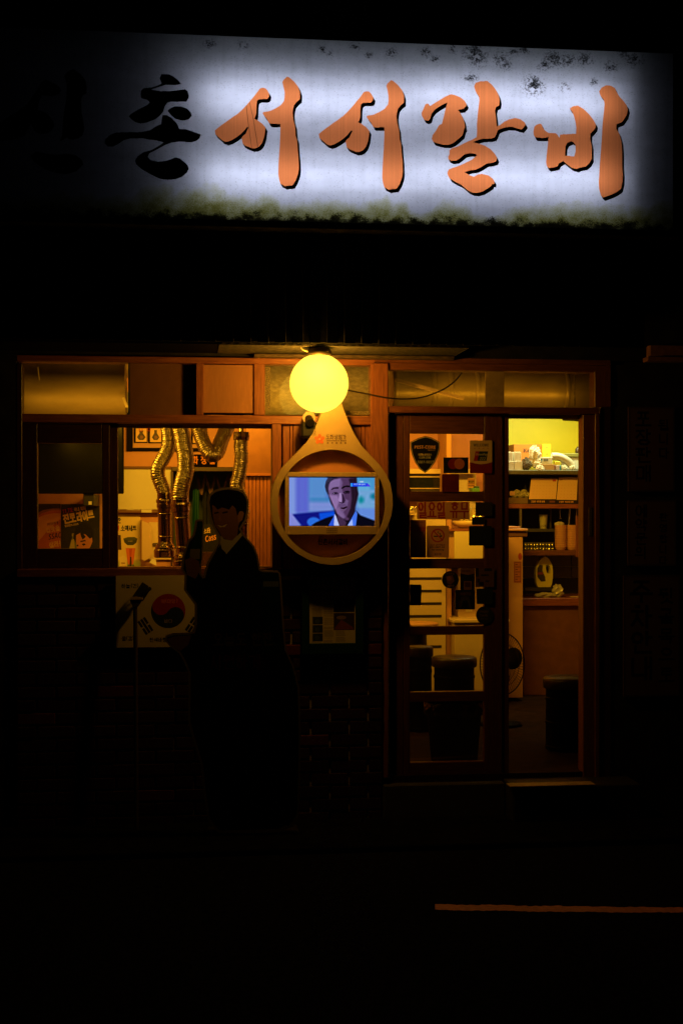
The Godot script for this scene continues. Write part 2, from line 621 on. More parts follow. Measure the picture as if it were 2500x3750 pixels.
# outlines of the painted characters: [pixel origin, pixels per unit, outlines...]
func sign_letters() -> Array:
	var seo_a := [[105,855],[150,815],[300,705],[450,600],[560,490],[640,395],[710,310],[750,250],[790,240],[830,247],[860,280],[885,325],[880,375],[855,402],[740,405],[712,425],[703,480],[700,610],[685,660],[668,682],[720,710],[785,755],[832,810],[815,940],[785,1030],[740,1085],[690,1108],[640,1110],[590,1090],[540,1070],[525,1055],[508,1050],[495,990],[490,960],[510,930],[545,905],[570,850],[590,810],[568,803],[530,850],[470,910],[400,960],[330,1000],[270,1018],[220,1000],[150,940],[115,910]]
	var seo_b := [[790,605],[800,590],[850,583],[900,572],[980,535],[1050,490],[1095,430],[1105,380],[1105,300],[1090,230],[1075,160],[1090,125],[1115,105],[1140,80],[1170,90],[1240,150],[1300,225],[1325,300],[1325,405],[1280,440],[1240,490],[1225,550],[1220,600],[1230,700],[1255,790],[1265,930],[1285,990],[1290,1100],[1305,1250],[1310,1400],[1300,1470],[1265,1570],[1220,1640],[1150,1645],[1112,1655],[1080,1635],[1045,1620],[1030,1570],[1015,1480],[1020,1300],[1035,1080],[1045,860],[1045,757],[900,758],[880,745],[855,690],[815,645]]
	var gal_a := [[80,510],[105,460],[130,400],[160,388],[178,400],[185,425],[280,365],[380,305],[460,268],[520,280],[590,310],[640,350],[668,395],[660,425],[620,460],[555,470],[590,520],[625,590],[640,640],[648,700],[630,740],[615,800],[560,850],[500,900],[440,925],[360,925],[280,905],[235,890],[212,850],[225,800],[270,740],[310,670],[345,655],[370,560],[395,450],[418,378],[360,400],[310,430],[250,470],[210,520],[195,580],[175,608],[140,612],[110,595],[85,550]]
	var gal_b := [[765,165],[785,120],[850,98],[940,95],[1000,145],[1050,210],[1085,280],[1098,350],[1090,415],[1050,435],[1038,480],[1050,570],[1060,690],[1110,665],[1160,625],[1220,595],[1300,578],[1370,595],[1425,635],[1438,665],[1410,705],[1385,728],[1330,715],[1270,695],[1190,695],[1120,715],[1075,735],[1060,780],[1030,835],[980,845],[880,848],[830,860],[750,893],[800,905],[900,935],[980,985],[1040,1050],[1065,1105],[1050,1145],[990,1165],[930,1170],[860,1215],[790,1250],[720,1257],[640,1282],[700,1320],[760,1345],[820,1312],[870,1308],[950,1325],[1010,1370],[1030,1405],[1025,1440],[998,1435],[995,1460],[950,1490],[880,1535],[800,1555],[740,1550],[680,1520],[600,1450],[520,1410],[450,1370],[425,1330],[417,1295],[435,1250],[480,1230],[560,1205],[650,1165],[740,1120],[790,1075],[803,1060],[780,1045],[720,1035],[640,1050],[590,1095],[540,1130],[470,1135],[430,1115],[428,1080],[445,1050],[445,1000],[470,975],[560,945],[640,905],[740,860],[800,825],[803,760],[803,640],[815,500],[835,350],[830,300],[790,240]]
	var bi_a := [[118,720],[130,650],[165,620],[205,608],[228,615],[245,660],[275,700],[320,732],[420,738],[445,755],[472,800],[485,757],[600,750],[700,745],[703,660],[690,570],[670,500],[645,440],[612,403],[660,370],[725,360],[800,405],[880,480],[940,560],[972,620],[965,665],[930,710],[895,745],[893,820],[915,920],[915,1090],[880,1150],[830,1195],[745,1210],[710,1228],[640,1210],[580,1165],[525,1118],[465,1150],[450,1190],[400,1205],[330,1217],[300,1190],[290,1130],[305,980],[325,790],[250,803],[140,795],[125,765]]
	var bi_hole := [[552,1045],[555,920],[580,870],[635,848],[670,865],[692,900],[695,985],[675,1055]]
	var bi_b := [[1015,165],[1050,115],[1110,83],[1180,90],[1230,120],[1255,175],[1295,240],[1350,300],[1395,360],[1408,420],[1390,490],[1330,585],[1252,615],[1250,680],[1290,740],[1320,850],[1330,1000],[1330,1180],[1338,1300],[1335,1400],[1315,1495],[1250,1545],[1180,1580],[1070,1618],[1040,1590],[1015,1500],[1012,1400],[1025,1150],[1050,850],[1060,650],[1080,450],[1090,330],[1080,280],[1030,220]]
	var chon_a := [[840,175],[865,118],[960,120],[1030,150],[1090,200],[1130,245],[1080,265],[920,265],[840,290],[720,330],[850,350],[1000,348],[1120,335],[1185,325],[1220,350],[1240,410],[1235,445],[1200,495],[1000,493],[950,505],[910,560],[890,630],[840,690],[780,735],[660,780],[580,793],[510,775],[450,730],[420,695],[450,660],[540,605],[670,540],[705,500],[670,470],[590,445],[580,390],[590,340],[625,310],[730,300],[820,270],[870,245]]
	var chon_b := [[950,620],[980,590],[1050,557],[1130,560],[1210,590],[1265,640],[1280,685],[1240,735],[1180,750],[1110,745],[1050,725],[1000,680]]
	var chon_c := [[870,740],[880,680],[940,680],[1000,715],[1060,775],[1095,830],[1105,868],[1200,872],[1300,905],[1400,940],[1388,990],[1340,1030],[1280,1048],[1100,1040],[1000,1055],[920,1085],[800,1150],[700,1200],[675,1250],[720,1295],[820,1315],[920,1305],[1000,1280],[1055,1255],[1120,1275],[1190,1330],[1225,1370],[1238,1410],[1215,1460],[1150,1520],[1060,1555],[950,1562],[850,1550],[720,1490],[600,1420],[520,1350],[505,1300],[540,1240],[620,1185],[730,1155],[850,1085],[895,1050],[790,1022],[690,1012],[610,995],[430,998],[350,1020],[280,1070],[200,1110],[130,1105],[90,1065],[95,1010],[160,950],[250,915],[400,912],[580,910],[710,885],[790,830],[860,800]]
	var sin_a := [[-100,1000],[0,900],[150,800],[280,720],[380,650],[440,570],[520,450],[590,330],[640,280],[740,310],[840,370],[885,430],[850,490],[760,520],[610,505],[575,560],[555,640],[545,715],[640,745],[720,810],[770,880],[782,950],[740,1020],[680,1055],[600,1060],[530,1045],[490,1000],[450,910],[410,990],[360,1080],[260,1130],[150,1150],[0,1160],[-100,1150]]
	var sin_b := [[925,230],[980,160],[1060,130],[1160,200],[1230,290],[1250,400],[1245,480],[1190,510],[1170,560],[1175,760],[1205,900],[1215,1000],[1190,1080],[1130,1125],[1040,1145],[990,1130],[965,1112],[900,1150],[855,1170],[895,1090],[905,950],[920,760],[955,580],[967,380],[950,290]]
	var sin_c := [[430,1380],[520,1310],[640,1340],[800,1362],[950,1345],[1080,1360],[1180,1430],[1200,1500],[1100,1600],[950,1640],[800,1620],[650,1570],[500,1470]]
	return [
		[0, 220, 3.92, [sin_a, sin_b, sin_c], "black"], [360, 240, 3.7333, [chon_a, chon_b, chon_c], "black"],
		[760, 260, 3.92, [seo_a, seo_b], "orange"], [1140, 273, 3.92, [seo_a, seo_b], "orange"],
		[1520, 270, 3.5636, [gal_a, gal_b], "orange"], [1920, 290, 3.7333, [bi_a, bi_hole, bi_b], "orange"],
	]

# where the line y crosses the outlines (even-odd), as sorted pairs
func spans(polys: Array, y: float, shift := Vector2.ZERO) -> Array:
	var out := []
	for poly in polys:
		if y < poly[1] + shift.y or y > poly[2] + shift.y:
			continue
		var pts: PackedVector2Array = poly[0]
		var n := pts.size()
		for k in n:
			var a := pts[k] + shift
			var b := pts[(k + 1) % n] + shift
			if (a.y <= y) != (b.y <= y):
				out.append(a.x + (b.x - a.x) * (y - a.y) / (b.y - a.y))
	out.sort()
	var pairs := []
	for k in range(0, out.size() - 1, 2):
		pairs.append([out[k], out[k + 1]])
	return pairs

func union_of(list: Array) -> Array:
	list.sort_custom(func(p, q): return p[0] < q[0])
	var out := []
	for p in list:
		if out.size() and p[0] <= out[-1][1]:
			out[-1][1] = maxf(out[-1][1], p[1])
		else:
			out.append([p[0], p[1]])
	return out

func without(list: Array, cut: Array) -> Array:
	var out := []
	for p in list:
		var at: float = p[0]
		for c in cut:
			if c[1] <= at or c[0] >= p[1]:
				continue
			if c[0] > at:
				out.append([at, c[0]])
			at = maxf(at, c[1])
		if at < p[1]:
			out.append([at, p[1]])
	return out

func strip(s: SurfaceTool, x0: float, x1: float, y0: float, y1: float, z: float, r: Rect2) -> void:
	var q := [Vector2(x0, y0), Vector2(x1, y0), Vector2(x1, y1), Vector2(x0, y1)]
	var u := []
	for p in q:
		u.append(Vector2((p.x - r.position.x) / r.size.x, (r.end.y - p.y) / r.size.y))
	tri(s, Vector3(q[0].x, q[0].y, z), Vector3(q[1].x, q[1].y, z), Vector3(q[2].x, q[2].y, z), u[0], u[1], u[2])
	tri(s, Vector3(q[0].x, q[0].y, z), Vector3(q[2].x, q[2].y, z), Vector3(q[3].x, q[3].y, z), u[0], u[2], u[3])

# weathered flex face: mould along the top, algae along the bottom
func sign_grime(r: Rect2) -> Image:
	var w := 1360
	var h := 400
	var img := Image.create(w, h, false, Image.FORMAT_RGB8)
	var fine := FastNoiseLite.new()
	fine.frequency = 0.35
	fine.fractal_octaves = 2
	fine.seed = 5
	var mid := FastNoiseLite.new()
	mid.frequency = 0.03
	mid.fractal_octaves = 4
	mid.seed = 9
	var broad := FastNoiseLite.new()
	broad.frequency = 0.008
	broad.seed = 3
	var clusters := []
	for c in [[1735,185,38],[1745,215,30],[1830,215,26],[2025,215,34],[2075,222,24],[2140,215,26],[2235,243,22],[1955,300,26],[1950,315,34],[2065,318,18],[1720,285,22],[2170,300,14],[1560,190,18],[1590,215,14],[1300,170,16],[1430,190,18],[1350,200,12],[1920,180,18],[1660,180,16],[1880,190,16],[770,160,18],[890,165,16],[1180,180,14],[1205,195,10],[1850,240,18],[1990,240,20],[2320,215,30],[2280,190,20]]:
		var p := P(c[0], c[1], SIGN_Z)
		clusters.append([(p.x - r.position.x) / r.size.x * w, (r.end.y - p.y) / r.size.y * h, c[2] * 1.36 * w / 2670.0])
	# how tall the algae stand along the bottom: pixel column -> share of the height
	var algae := Curve.new()
	for a in [[0.0,.12],[.27,.16],[.33,.2],[.38,.16],[.44,.13],[.52,.17],[.56,.1],[.6,.17],[.63,.08],[.68,.11],[.73,.06],[.78,.16],[.84,.2],[.9,.19],[.96,.15],[1.0,.15]]:
		algae.add_point(Vector2(a[0], a[1]))
	for y in h:
		var v := float(y) / h
		for x in w:
			var u := float(x) / w
			var n := mid.get_noise_2d(x, y)
			var f := fine.get_noise_2d(x, y)
			var c := Color(0.79, 0.80, 0.86)
			c = c * (1.0 + 0.05 * broad.get_noise_2d(x * 0.6, y * 3.0) + 0.03 * n)
			# grey film under the top edge
			var film := clampf((0.2 - v + 0.05 * n) / 0.2, 0.0, 1.0)
			c = c.lerp(c * Color(0.62, 0.64, 0.6), film * 0.7)
			# algae: patches that climb in streaks, dense and dark only at the very edge
			var streak := mid.get_noise_2d(x * 0.8, y * 0.7 + 400.0)
			var patch := clampf(0.55 + 1.6 * broad.get_noise_2d(x * 0.55 + 90.0, 7.0), 0.65, 1.2)
			var tall: float = algae.sample(u) * (1.0 + 0.3 * streak) * patch + 0.015 * f + 0.02
			var g := clampf((v - (1.0 - tall)) / maxf(tall, 0.01), 0.0, 1.0)
			var green := Color(0.60, 0.60, 0.24).lerp(Color(0.44, 0.43, 0.14), clampf(g * 1.1 + 0.5 * n, 0.0, 1.0))
			c = c.lerp(green, clampf(g * (1.15 + 0.7 * f + 0.6 * n), 0.0, 0.92))
			var edge := clampf((v - 0.966 + 0.04 * n + 0.03 * f) / 0.02, 0.0, 1.0)
			c = c.lerp(Color(0.05, 0.045, 0.02), edge * 0.95)
			# faint runs of dirt down the face
			c = c * (1.0 - 0.03 * clampf(mid.get_noise_2d(x * 2.2, y * 0.12 + 900.0) * 2.0, 0.0, 1.0))
			# specks over the whole face
			if f > 0.62 + 0.05 * n:
				c = c * 0.72
			img.set_pixel(x, y, c)
	rng.seed = 77
	for c in clusters:
		var rad: float = c[2]
		for k in int(rad * rad * 1.3):
			var off := Vector2(rng.randfn(0.0, 0.55), rng.randfn(0.0, 0.5)) * rad
			var at := Vector2(c[0], c[1]) + off
			var deep := clampf(1.0 - off.length() / (rad * 1.5), 0.0, 1.0)
			if mid.get_noise_2d(at.x * 1.5, at.y * 1.5) < -0.25:
				continue
			var size := 0.4 + 1.3 * rng.randf() * rng.randf() * (0.4 + deep)
			for y in range(maxi(0, int(at.y - size)), mini(h, int(at.y + size) + 1)):
				for x in range(maxi(0, int(at.x - size)), mini(w, int(at.x + size) + 1)):
					if Vector2(x - at.x, y - at.y).length() <= size:
						img.set_pixel(x, y, img.get_pixel(x, y) * lerpf(0.86, 0.6, deep))
	return blurred(img, 1.35)

func build_sign() -> void:
	var lo := P(-150.0, 818.0, SIGN_Z)
	var hi := P(2462.0, 818.0, SIGN_Z)
	# the face: its edges level, so that it narrows with the distance as a real one does
	var top := P(1480.0, 158.0, SIGN_Z).y
	var low := P(1480.0, 822.0, SIGN_Z).y
	var r := Rect2(lo.x, low, hi.x - lo.x, top - low)
	var o := thing("shop_sign", "long backlit white sign box with orange brush lettering, mouldy and green with algae", "sign", Vector3(r.get_center().x, low, 0.2))
	var face := StandardMaterial3D.new()
	face.albedo_texture = ImageTexture.create_from_image(sign_grime(r))
	face.texture_repeat = false
	face.roughness = 0.55
	face.backlight_enabled = true
	face.backlight = Color(1, 1, 1)
	var film := StandardMaterial3D.new()
	var fi := Image.create(512, 64, false, Image.FORMAT_RGB8)
	var nn := FastNoiseLite.new()
	nn.frequency = 0.9
	for x in 512:
		var v := 1.0 + 0.10 * nn.get_noise_2d(x * 3.0, 0.0)
		for y in 64:
			var k := v * (1.0 + 0.05 * nn.get_noise_2d(x * 1.0, y * 1.0))
			fi.set_pixel(x, y, Color(0.85 * k, 0.48 * k, 0.275 * k))
	film.albedo_texture = ImageTexture.create_from_image(fi)
	film.uv1_scale = Vector3(5, 5, 1)
	film.roughness = 0.5
	film.backlight_enabled = true
	film.backlight = Color(1, 1, 1)
	var black := plain(0.008, 0.007, 0.009, 0.6)
	var groups := []
	for g in sign_letters():
		var polys := []
		for outline in g[3]:
			var q := PackedVector2Array()
			var y0 := 1e9
			var y1 := -1e9
			for p in outline:
				var w := P(g[0] + p[0] / g[2], g[1] + p[1] / g[2], SIGN_Z)
				q.append(Vector2(w.x, w.y))
				y0 = minf(y0, w.y)
				y1 = maxf(y1, w.y)
			polys.append([q, y0, y1])
		groups.append({"polys": polys, "orange": g[4] == "orange", "letter": flat(begin()), "shade": flat(begin())})
	var sp := flat(begin())
	var mm := scale_at(1400.0, SIGN_Z)
	var step := 0.002
	var rows := int(ceil(r.size.y / step))
	for k in rows:
		var y0 := r.position.y + k * step
		var y1 := minf(r.end.y, y0 + step)
		var y := (y0 + y1) / 2.0
		var all := []
		for g in groups:
			var ls := spans(g.polys, y)
			for p in ls:
				p[0] = maxf(p[0], r.position.x)
				strip(g.letter, p[0], p[1], y0, y1, SIGN_Z, r)
			if g.orange:
				var sh := []
				for t in [0.25, 0.5, 0.75, 1.0]:
					sh.append_array(spans(g.polys, y, Vector2(7.6, -12.7) * mm * t))
				var dark := without(union_of(sh), ls)
				for p in dark:
					strip(g.shade, p[0], p[1], y0, y1, SIGN_Z, r)
				all.append_array(dark)
			all.append_array(ls)
		for p in without([[r.position.x, r.end.x]], union_of(all)):
			strip(sp, p[0], p[1], y0, y1, SIGN_Z, r)
	part("face_panel", sp, face, o)
	for g in groups:
		part("letter", g.letter, film if g.orange else black, o)
		if g.orange:
			part("letter_shadow", g.shade, black, o)
	# the box round it: painted sheet metal, dark with dirt
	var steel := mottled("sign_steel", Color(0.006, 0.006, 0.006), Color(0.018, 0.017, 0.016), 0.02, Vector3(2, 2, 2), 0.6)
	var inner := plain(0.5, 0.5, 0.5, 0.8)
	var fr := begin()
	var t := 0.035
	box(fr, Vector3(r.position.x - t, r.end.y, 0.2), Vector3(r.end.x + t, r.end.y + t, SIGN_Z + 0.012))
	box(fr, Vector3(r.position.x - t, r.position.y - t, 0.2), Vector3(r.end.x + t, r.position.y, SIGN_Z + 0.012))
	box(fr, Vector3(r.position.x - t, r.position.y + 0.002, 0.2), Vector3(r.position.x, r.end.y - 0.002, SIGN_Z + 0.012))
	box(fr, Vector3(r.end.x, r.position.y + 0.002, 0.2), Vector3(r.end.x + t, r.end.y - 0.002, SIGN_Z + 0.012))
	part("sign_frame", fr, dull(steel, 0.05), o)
	var bk := begin()
	box(bk, Vector3(r.position.x, r.position.y, 0.21), Vector3(r.end.x, r.end.y, 0.225), 0.0)
	part("back_sheet", bk, plain(0.04, 0.04, 0.04, 0.9), o)
	bk = begin()
	for px in [700.0, 2284.0]:  # unseen plates added to cut off the tube light at both ends
		var bafx := P(px, 480.0, SIGN_Z).x
		bk = begin()
		box(bk, Vector3(bafx, r.position.y, 0.226), Vector3(bafx + 0.004, r.end.y, 0.412 if px < 1000.0 else 0.445), 0.0)
		part("added_baffle", bk, plain(0.02, 0.02, 0.02, 0.9), o)
	# two creases in the film of the first lit letter
	for cr in [[[556, 490], [585, 760], [636, 1112]], [[604, 452], [660, 700], [722, 1090]]]:
		bk = flat(begin())
		for k in 2:
			var a := P(760.0 + cr[k][0] / 3.92, 260.0 + cr[k][1] / 3.92, SIGN_Z)
			var b := P(760.0 + cr[k + 1][0] / 3.92, 260.0 + cr[k + 1][1] / 3.92, SIGN_Z)
			bar(bk, a + Vector3(0, 0, 0.0008), b + Vector3(0, 0, 0.0008), 0.0022, 0.0008)
		part("film_crease", bk, plain(0.2, 0.05, 0.02, 0.6), o)
	# fluorescent tubes inside: two rows, only over the lettering that still lights
	var glow := StandardMaterial3D.new()
	glow.albedo_color = Color(0.9, 0.9, 0.95)
	glow.emission_enabled = true
	glow.emission = Color(0.9, 0.93, 1.0)
	glow.emission_energy_multiplier = 0.5
	for py in [352.0, 636.0]:
		for run in [[752.0, 1500.0], [1520.0, 2238.0]]:
			var a := P(run[0], py, SIGN_Z)
			var b := P(run[1], py, SIGN_Z)
			a.z = TUBE_Z
			b.z = TUBE_Z
			b.y = a.y
			var s := begin()
			rod(s, a, b, 0.014)
			part("fluorescent_tube", s, glow, o)
			var l := AreaLight3D.new()
			l.name = "tube_light"
			l.area_size = Vector2(a.distance_to(b), 0.028)
			l.area_normalize_energy = true
			l.light_energy = TUBE_ENERGY
			l.light_color = Color(0.925, 0.945, 1.0)
			l.shadow_enabled = true
			l.area_range = 8.0
			add_child(l, true)
			l.position = (a + b) / 2.0 + Vector3(0, 0, 0.016)
			l.rotation = Vector3(0, PI, 0)

const TUBE_Z := 0.347
const TUBE_ENERGY := 0.24

# ---------------------------------------------------------------- materials of the shop
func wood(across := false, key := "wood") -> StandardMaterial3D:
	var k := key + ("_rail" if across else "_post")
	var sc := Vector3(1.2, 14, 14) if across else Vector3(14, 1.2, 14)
	var dim := 0.38 if key == "door_wood" else 0.6 if key == "jamb_wood" else 0.92  # door and jamb copies darkened in place of fading lamp light
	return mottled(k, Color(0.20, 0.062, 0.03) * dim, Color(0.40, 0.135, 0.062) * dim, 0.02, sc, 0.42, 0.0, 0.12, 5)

func dark_wood(across := false) -> StandardMaterial3D:  # brown deepened to imitate the lamp light falling off
	var sc := Vector3(1.2, 14, 14) if across else Vector3(14, 1.2, 14)
	return mottled("dark_wood" + str(across), Color(0.028, 0.009, 0.005), Color(0.07, 0.022, 0.011), 0.02, sc, 0.4, 0.0, 0.1, 5)

const FLOOR := 0.237
const BACK := -3.1
const ROOM_L := -2.15
const ROOM_R := 2.9
const CEIL := 2.62

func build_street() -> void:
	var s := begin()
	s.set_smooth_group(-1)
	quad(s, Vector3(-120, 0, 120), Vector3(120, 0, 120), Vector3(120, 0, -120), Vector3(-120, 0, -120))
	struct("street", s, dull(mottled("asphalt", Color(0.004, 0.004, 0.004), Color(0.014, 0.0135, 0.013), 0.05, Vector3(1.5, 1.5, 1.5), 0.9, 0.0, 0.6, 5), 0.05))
	# concrete apron along the shopfront
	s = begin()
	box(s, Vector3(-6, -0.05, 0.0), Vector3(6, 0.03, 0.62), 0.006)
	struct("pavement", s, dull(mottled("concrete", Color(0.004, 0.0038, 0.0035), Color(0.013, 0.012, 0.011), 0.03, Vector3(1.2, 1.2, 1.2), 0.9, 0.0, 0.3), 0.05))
	# painted edge line, worn, that starts in front of the door
	var a := P(1592.0, 3318.0, 0.0)
	var line := []
	var z_at := func(px: float, py: float) -> Vector3:
		var d: Vector3 = gaze * Vector3((px - 1250.0) / FOCAL, (1875.0 - py) / FOCAL, -1.0)
		return eye + d * ((0.004 - eye.y) / d.y)
	var up := [[1590, 3311], [1660, 3313], [1750, 3314], [1850, 3314], [1930, 3318], [2030, 3317], [2150, 3319], [2260, 3321], [2380, 3322], [2520, 3323], [2700, 3325], [3100, 3330]]
	var dn := [[1604, 3331], [1660, 3333], [1750, 3335], [1850, 3334], [1930, 3338], [2030, 3339], [2150, 3339], [2260, 3341], [2380, 3341], [2520, 3342], [2700, 3345], [3100, 3352]]
	s = begin()
	s.set_smooth_group(-1)
	var wob := FastNoiseLite.new()
	wob.frequency = 0.03
	wob.fractal_octaves = 3
	var edge := func(list: Array, px: float, add: float) -> Vector3:
		var k := 0
		while k < list.size() - 2 and list[k + 1][0] < px:
			k += 1
		var t: float = (px - list[k][0]) / (list[k + 1][0] - list[k][0])
		return z_at.call(px, lerpf(list[k][1], list[k + 1][1], t) + add)
	var x := 1592.0
	while x < 3080.0:
		var n := x + 9.0
		quad(s, edge.call(dn, x, 3.0 * wob.get_noise_2d(x, 0.0)), edge.call(dn, n, 3.0 * wob.get_noise_2d(n, 0.0)), edge.call(up, n, 3.0 * wob.get_noise_2d(n, 90.0)), edge.call(up, x, 3.0 * wob.get_noise_2d(x, 90.0)))
		x = n
	var paint := mottled("edge_paint", Color(0.36, 0.13, 0.03), Color(0.62, 0.24, 0.05), 0.06, Vector3(2, 2, 2), 0.6)
	var o := part("road_edge_line", s, paint)
	tag(o, "worn yellow line painted on the dark street before the door", "road marking")

# ---------------------------------------------------------------- the house itself
func build_house() -> void:
	var o := thing("restaurant_building", "dark low restaurant building holding the sign, the lit window and the open door", "building", Vector3(0.3, 0, -2))
	var dark_render := dull(mottled("render_wall", Color(0.015, 0.014, 0.0135), Color(0.036, 0.033, 0.031), 0.03, Vector3(0.8, 0.8, 0.8), 0.9, 0.0, 0.3), 0.05)  # near-black matt colour of the outer walls
	var left := P(62.0, 1900.0, 0.0).x
	var right := P(2236.0, 1900.0, 0.0).x
	var head := P(1200.0, 1308.0, 0.0).y
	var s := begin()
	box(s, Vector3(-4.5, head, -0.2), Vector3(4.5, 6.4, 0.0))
	part("upper_wall", s, dark_render, o)
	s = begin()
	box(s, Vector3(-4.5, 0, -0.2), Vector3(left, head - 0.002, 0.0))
	part("left_wall", s, dark_render, o)
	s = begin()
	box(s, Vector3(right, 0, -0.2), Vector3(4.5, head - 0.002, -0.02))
	part("right_wall", s, dark_render, o)
	s = begin()
	box(s, Vector3(-4.5, 6.402, -5.2), Vector3(4.5, 6.6, 0.1))
	part("roof", s, dark_render, o)
	# canopy of ribbed sheet between the sign and the shopfront, with a flaking plastered soffit
	var rib := mottled("canopy_sheet", Color(0.008, 0.008, 0.008), Color(0.02, 0.019, 0.018), 0.03, Vector3(2, 2, 2), 0.7)
	var soff_y := 2.45
	var can_x1 := P(2362.0, 1268.0, 0.42).x
	s = begin()
	box(s, Vector3(-3.2, soff_y + 0.012, 0.385), Vector3(can_x1, P(1400.0, 850.0, 0.42).y, 0.405))
	part("canopy_backing", s, rib, o)
	var x := -3.18
	while x < can_x1 - 0.05:
		s = begin()
		box(s, Vector3(x, soff_y + 0.008, 0.407), Vector3(x + 0.055, P(1400.0, 850.0, 0.42).y, 0.42), 0.006)
		part("canopy_rib", s, dull(rib, 0.05), o)
		x += 0.085
	var flake := mottled("flaking_plaster", Color(0.0, 0.0, 0.0), Color(0.17, 0.14, 0.10), 0.035, Vector3(3.2, 3.2, 9), 0.85, 0.0, 0.5, 5)
	var split := P(1690.0, 1300.0, 0.2).x
	s = begin()
	var start := P(800.0, 1300.0, 0.2).x
	box(s, Vector3(start, soff_y, 0.004), Vector3(split, soff_y + 0.01, 0.384), 0.0)
	part("soffit", s, flake, o)
	s = begin()
	box(s, Vector3(-3.2, soff_y + 0.002, 0.004), Vector3(start - 0.002, soff_y + 0.011, 0.384), 0.0)
	part("darkened_soffit", s, dull(plain(0.012, 0.010, 0.009, 0.93), 0.05), o)  # left run of soffit coloured near black to stand in for shade
	s = begin()
	bx(s, 930, 1299, 1664, 1312, 0.06, 0.002)
	part("soffit_moulding", s, mottled("moulding", Color(0.02, 0.012, 0.007), Color(0.16, 0.10, 0.06), 0.04, Vector3(1.5, 10, 10), 0.7), o)
	# rooms behind
	var paint := mottled("salmon_wall", Color(0.60, 0.285, 0.20), Color(0.70, 0.36, 0.26), 0.01, Vector3(0.9, 0.9, 0.9), 0.75, 0.0, 0.08)
	s = begin()
	box(s, Vector3(ROOM_L - 0.15, FLOOR - 0.1, -4.3), Vector3(ROOM_R + 0.15, FLOOR, -0.03), 0.0)
	part("floor", s, dull(mottled("floor_tiles", Color(0.014, 0.007, 0.004), Color(0.036, 0.018, 0.010), 0.02, Vector3(1.6, 1.6, 1.6), 0.6)), o)
	s = begin()
	box(s, Vector3(ROOM_L - 0.15, CEIL, -4.3), Vector3(ROOM_R + 0.15, CEIL + 0.1, -0.2), 0.0)
	part("ceiling", s, plain(0.35, 0.28, 0.22, 0.9), o)
	s = begin()
	box(s, Vector3(ROOM_L - 0.15, FLOOR, -4.3), Vector3(ROOM_L, CEIL, -0.2), 0.0)
	part("side_wall", s, paint, o)
	s = begin()
	box(s, Vector3(ROOM_R, FLOOR, -4.3), Vector3(ROOM_R + 0.15, CEIL, -0.2), 0.0)
	part("side_wall", s, paint, o)
	# back wall with an opening to the restroom passage and one to the kitchen
	var pa := P(632.0, 1900.0, BACK).x
	var pb := P(893.0, 1900.0, BACK).x
	var pt := P(760.0, 1722.0, BACK).y
	var ka := P(1838.0, 1900.0, BACK).x
	var kt := P(2000.0, 1455.0, -2.9).y
	for q in [[ROOM_L, pa, FLOOR, CEIL], [pa, pb, pt, CEIL], [pb, ka, FLOOR, CEIL]]:
		s = begin()
		box(s, Vector3(q[0], q[2], BACK - 0.1), Vector3(q[1], q[3], BACK), 0.0)
		part("back_wall", s, paint, o)
	s = begin()
	box(s, Vector3(ka - 0.2, kt, -2.94), Vector3(ROOM_R, CEIL, -2.9), 0.0)
	part("kitchen_header", s, paint, o)
	s = begin()
	box(s, Vector3(ka - 0.03, 1.5, BACK + 0.002), Vector3(ka, CEIL, -2.942), 0.0)  # hidden block added to keep kitchen light off the back wall
	part("kitchen_light_block", s, paint, o)
	# beyond: greenish passage, yellow kitchen wall
	s = begin()
	box(s, Vector3(pa - 0.2, FLOOR, -4.06), Vector3(pb + 0.2, CEIL, -4.0), 0.0)
	part("passage_wall", s, mottled("passage_green", Color(0.14, 0.22, 0.10), Color(0.22, 0.32, 0.14), 0.02, Vector3(1, 1, 1), 0.6), o)
	for q in [[pa - 0.25, pa - 0.2], [pb + 0.2, pb + 0.25], [ka - 0.08, ka - 0.03]]:
		s = begin()
		box(s, Vector3(q[0], FLOOR, -4.0), Vector3(q[1], CEIL, BACK - 0.1), 0.0)
		part("partition", s, plain(0.25, 0.2, 0.15, 0.8), o)
	s = begin()
	box(s, Vector3(ka - 0.03, FLOOR, -4.2), Vector3(ROOM_R, CEIL, -4.0), 0.0)
	part("kitchen_wall", s, mottled("kitchen_yellow", Color(0.66, 0.60, 0.008), Color(0.76, 0.70, 0.015), 0.006, Vector3(0.8, 0.8, 0.8), 0.5), o)
	# plastered pier that edges out further along the street, to the right of the canopy
	var nb := thing("neighbouring_ledge", "short stone ledge catching the lamp light at the far right", "ledge", P(2440.0, 1326.0, 0.15))
	var st := mottled("ledge_stone", Color(0.22, 0.09, 0.055), Color(0.36, 0.16, 0.10), 0.05, Vector3(2, 2, 2), 0.85, 0.0, 0.3)
	rect_part("ledge_block", 2378, 1265, 2700, 1305, 0.06, 0.0, st, nb)
	rect_part("ledge_lip", 2370, 1307, 2700, 1324, 0.08, 0.0, st, nb)

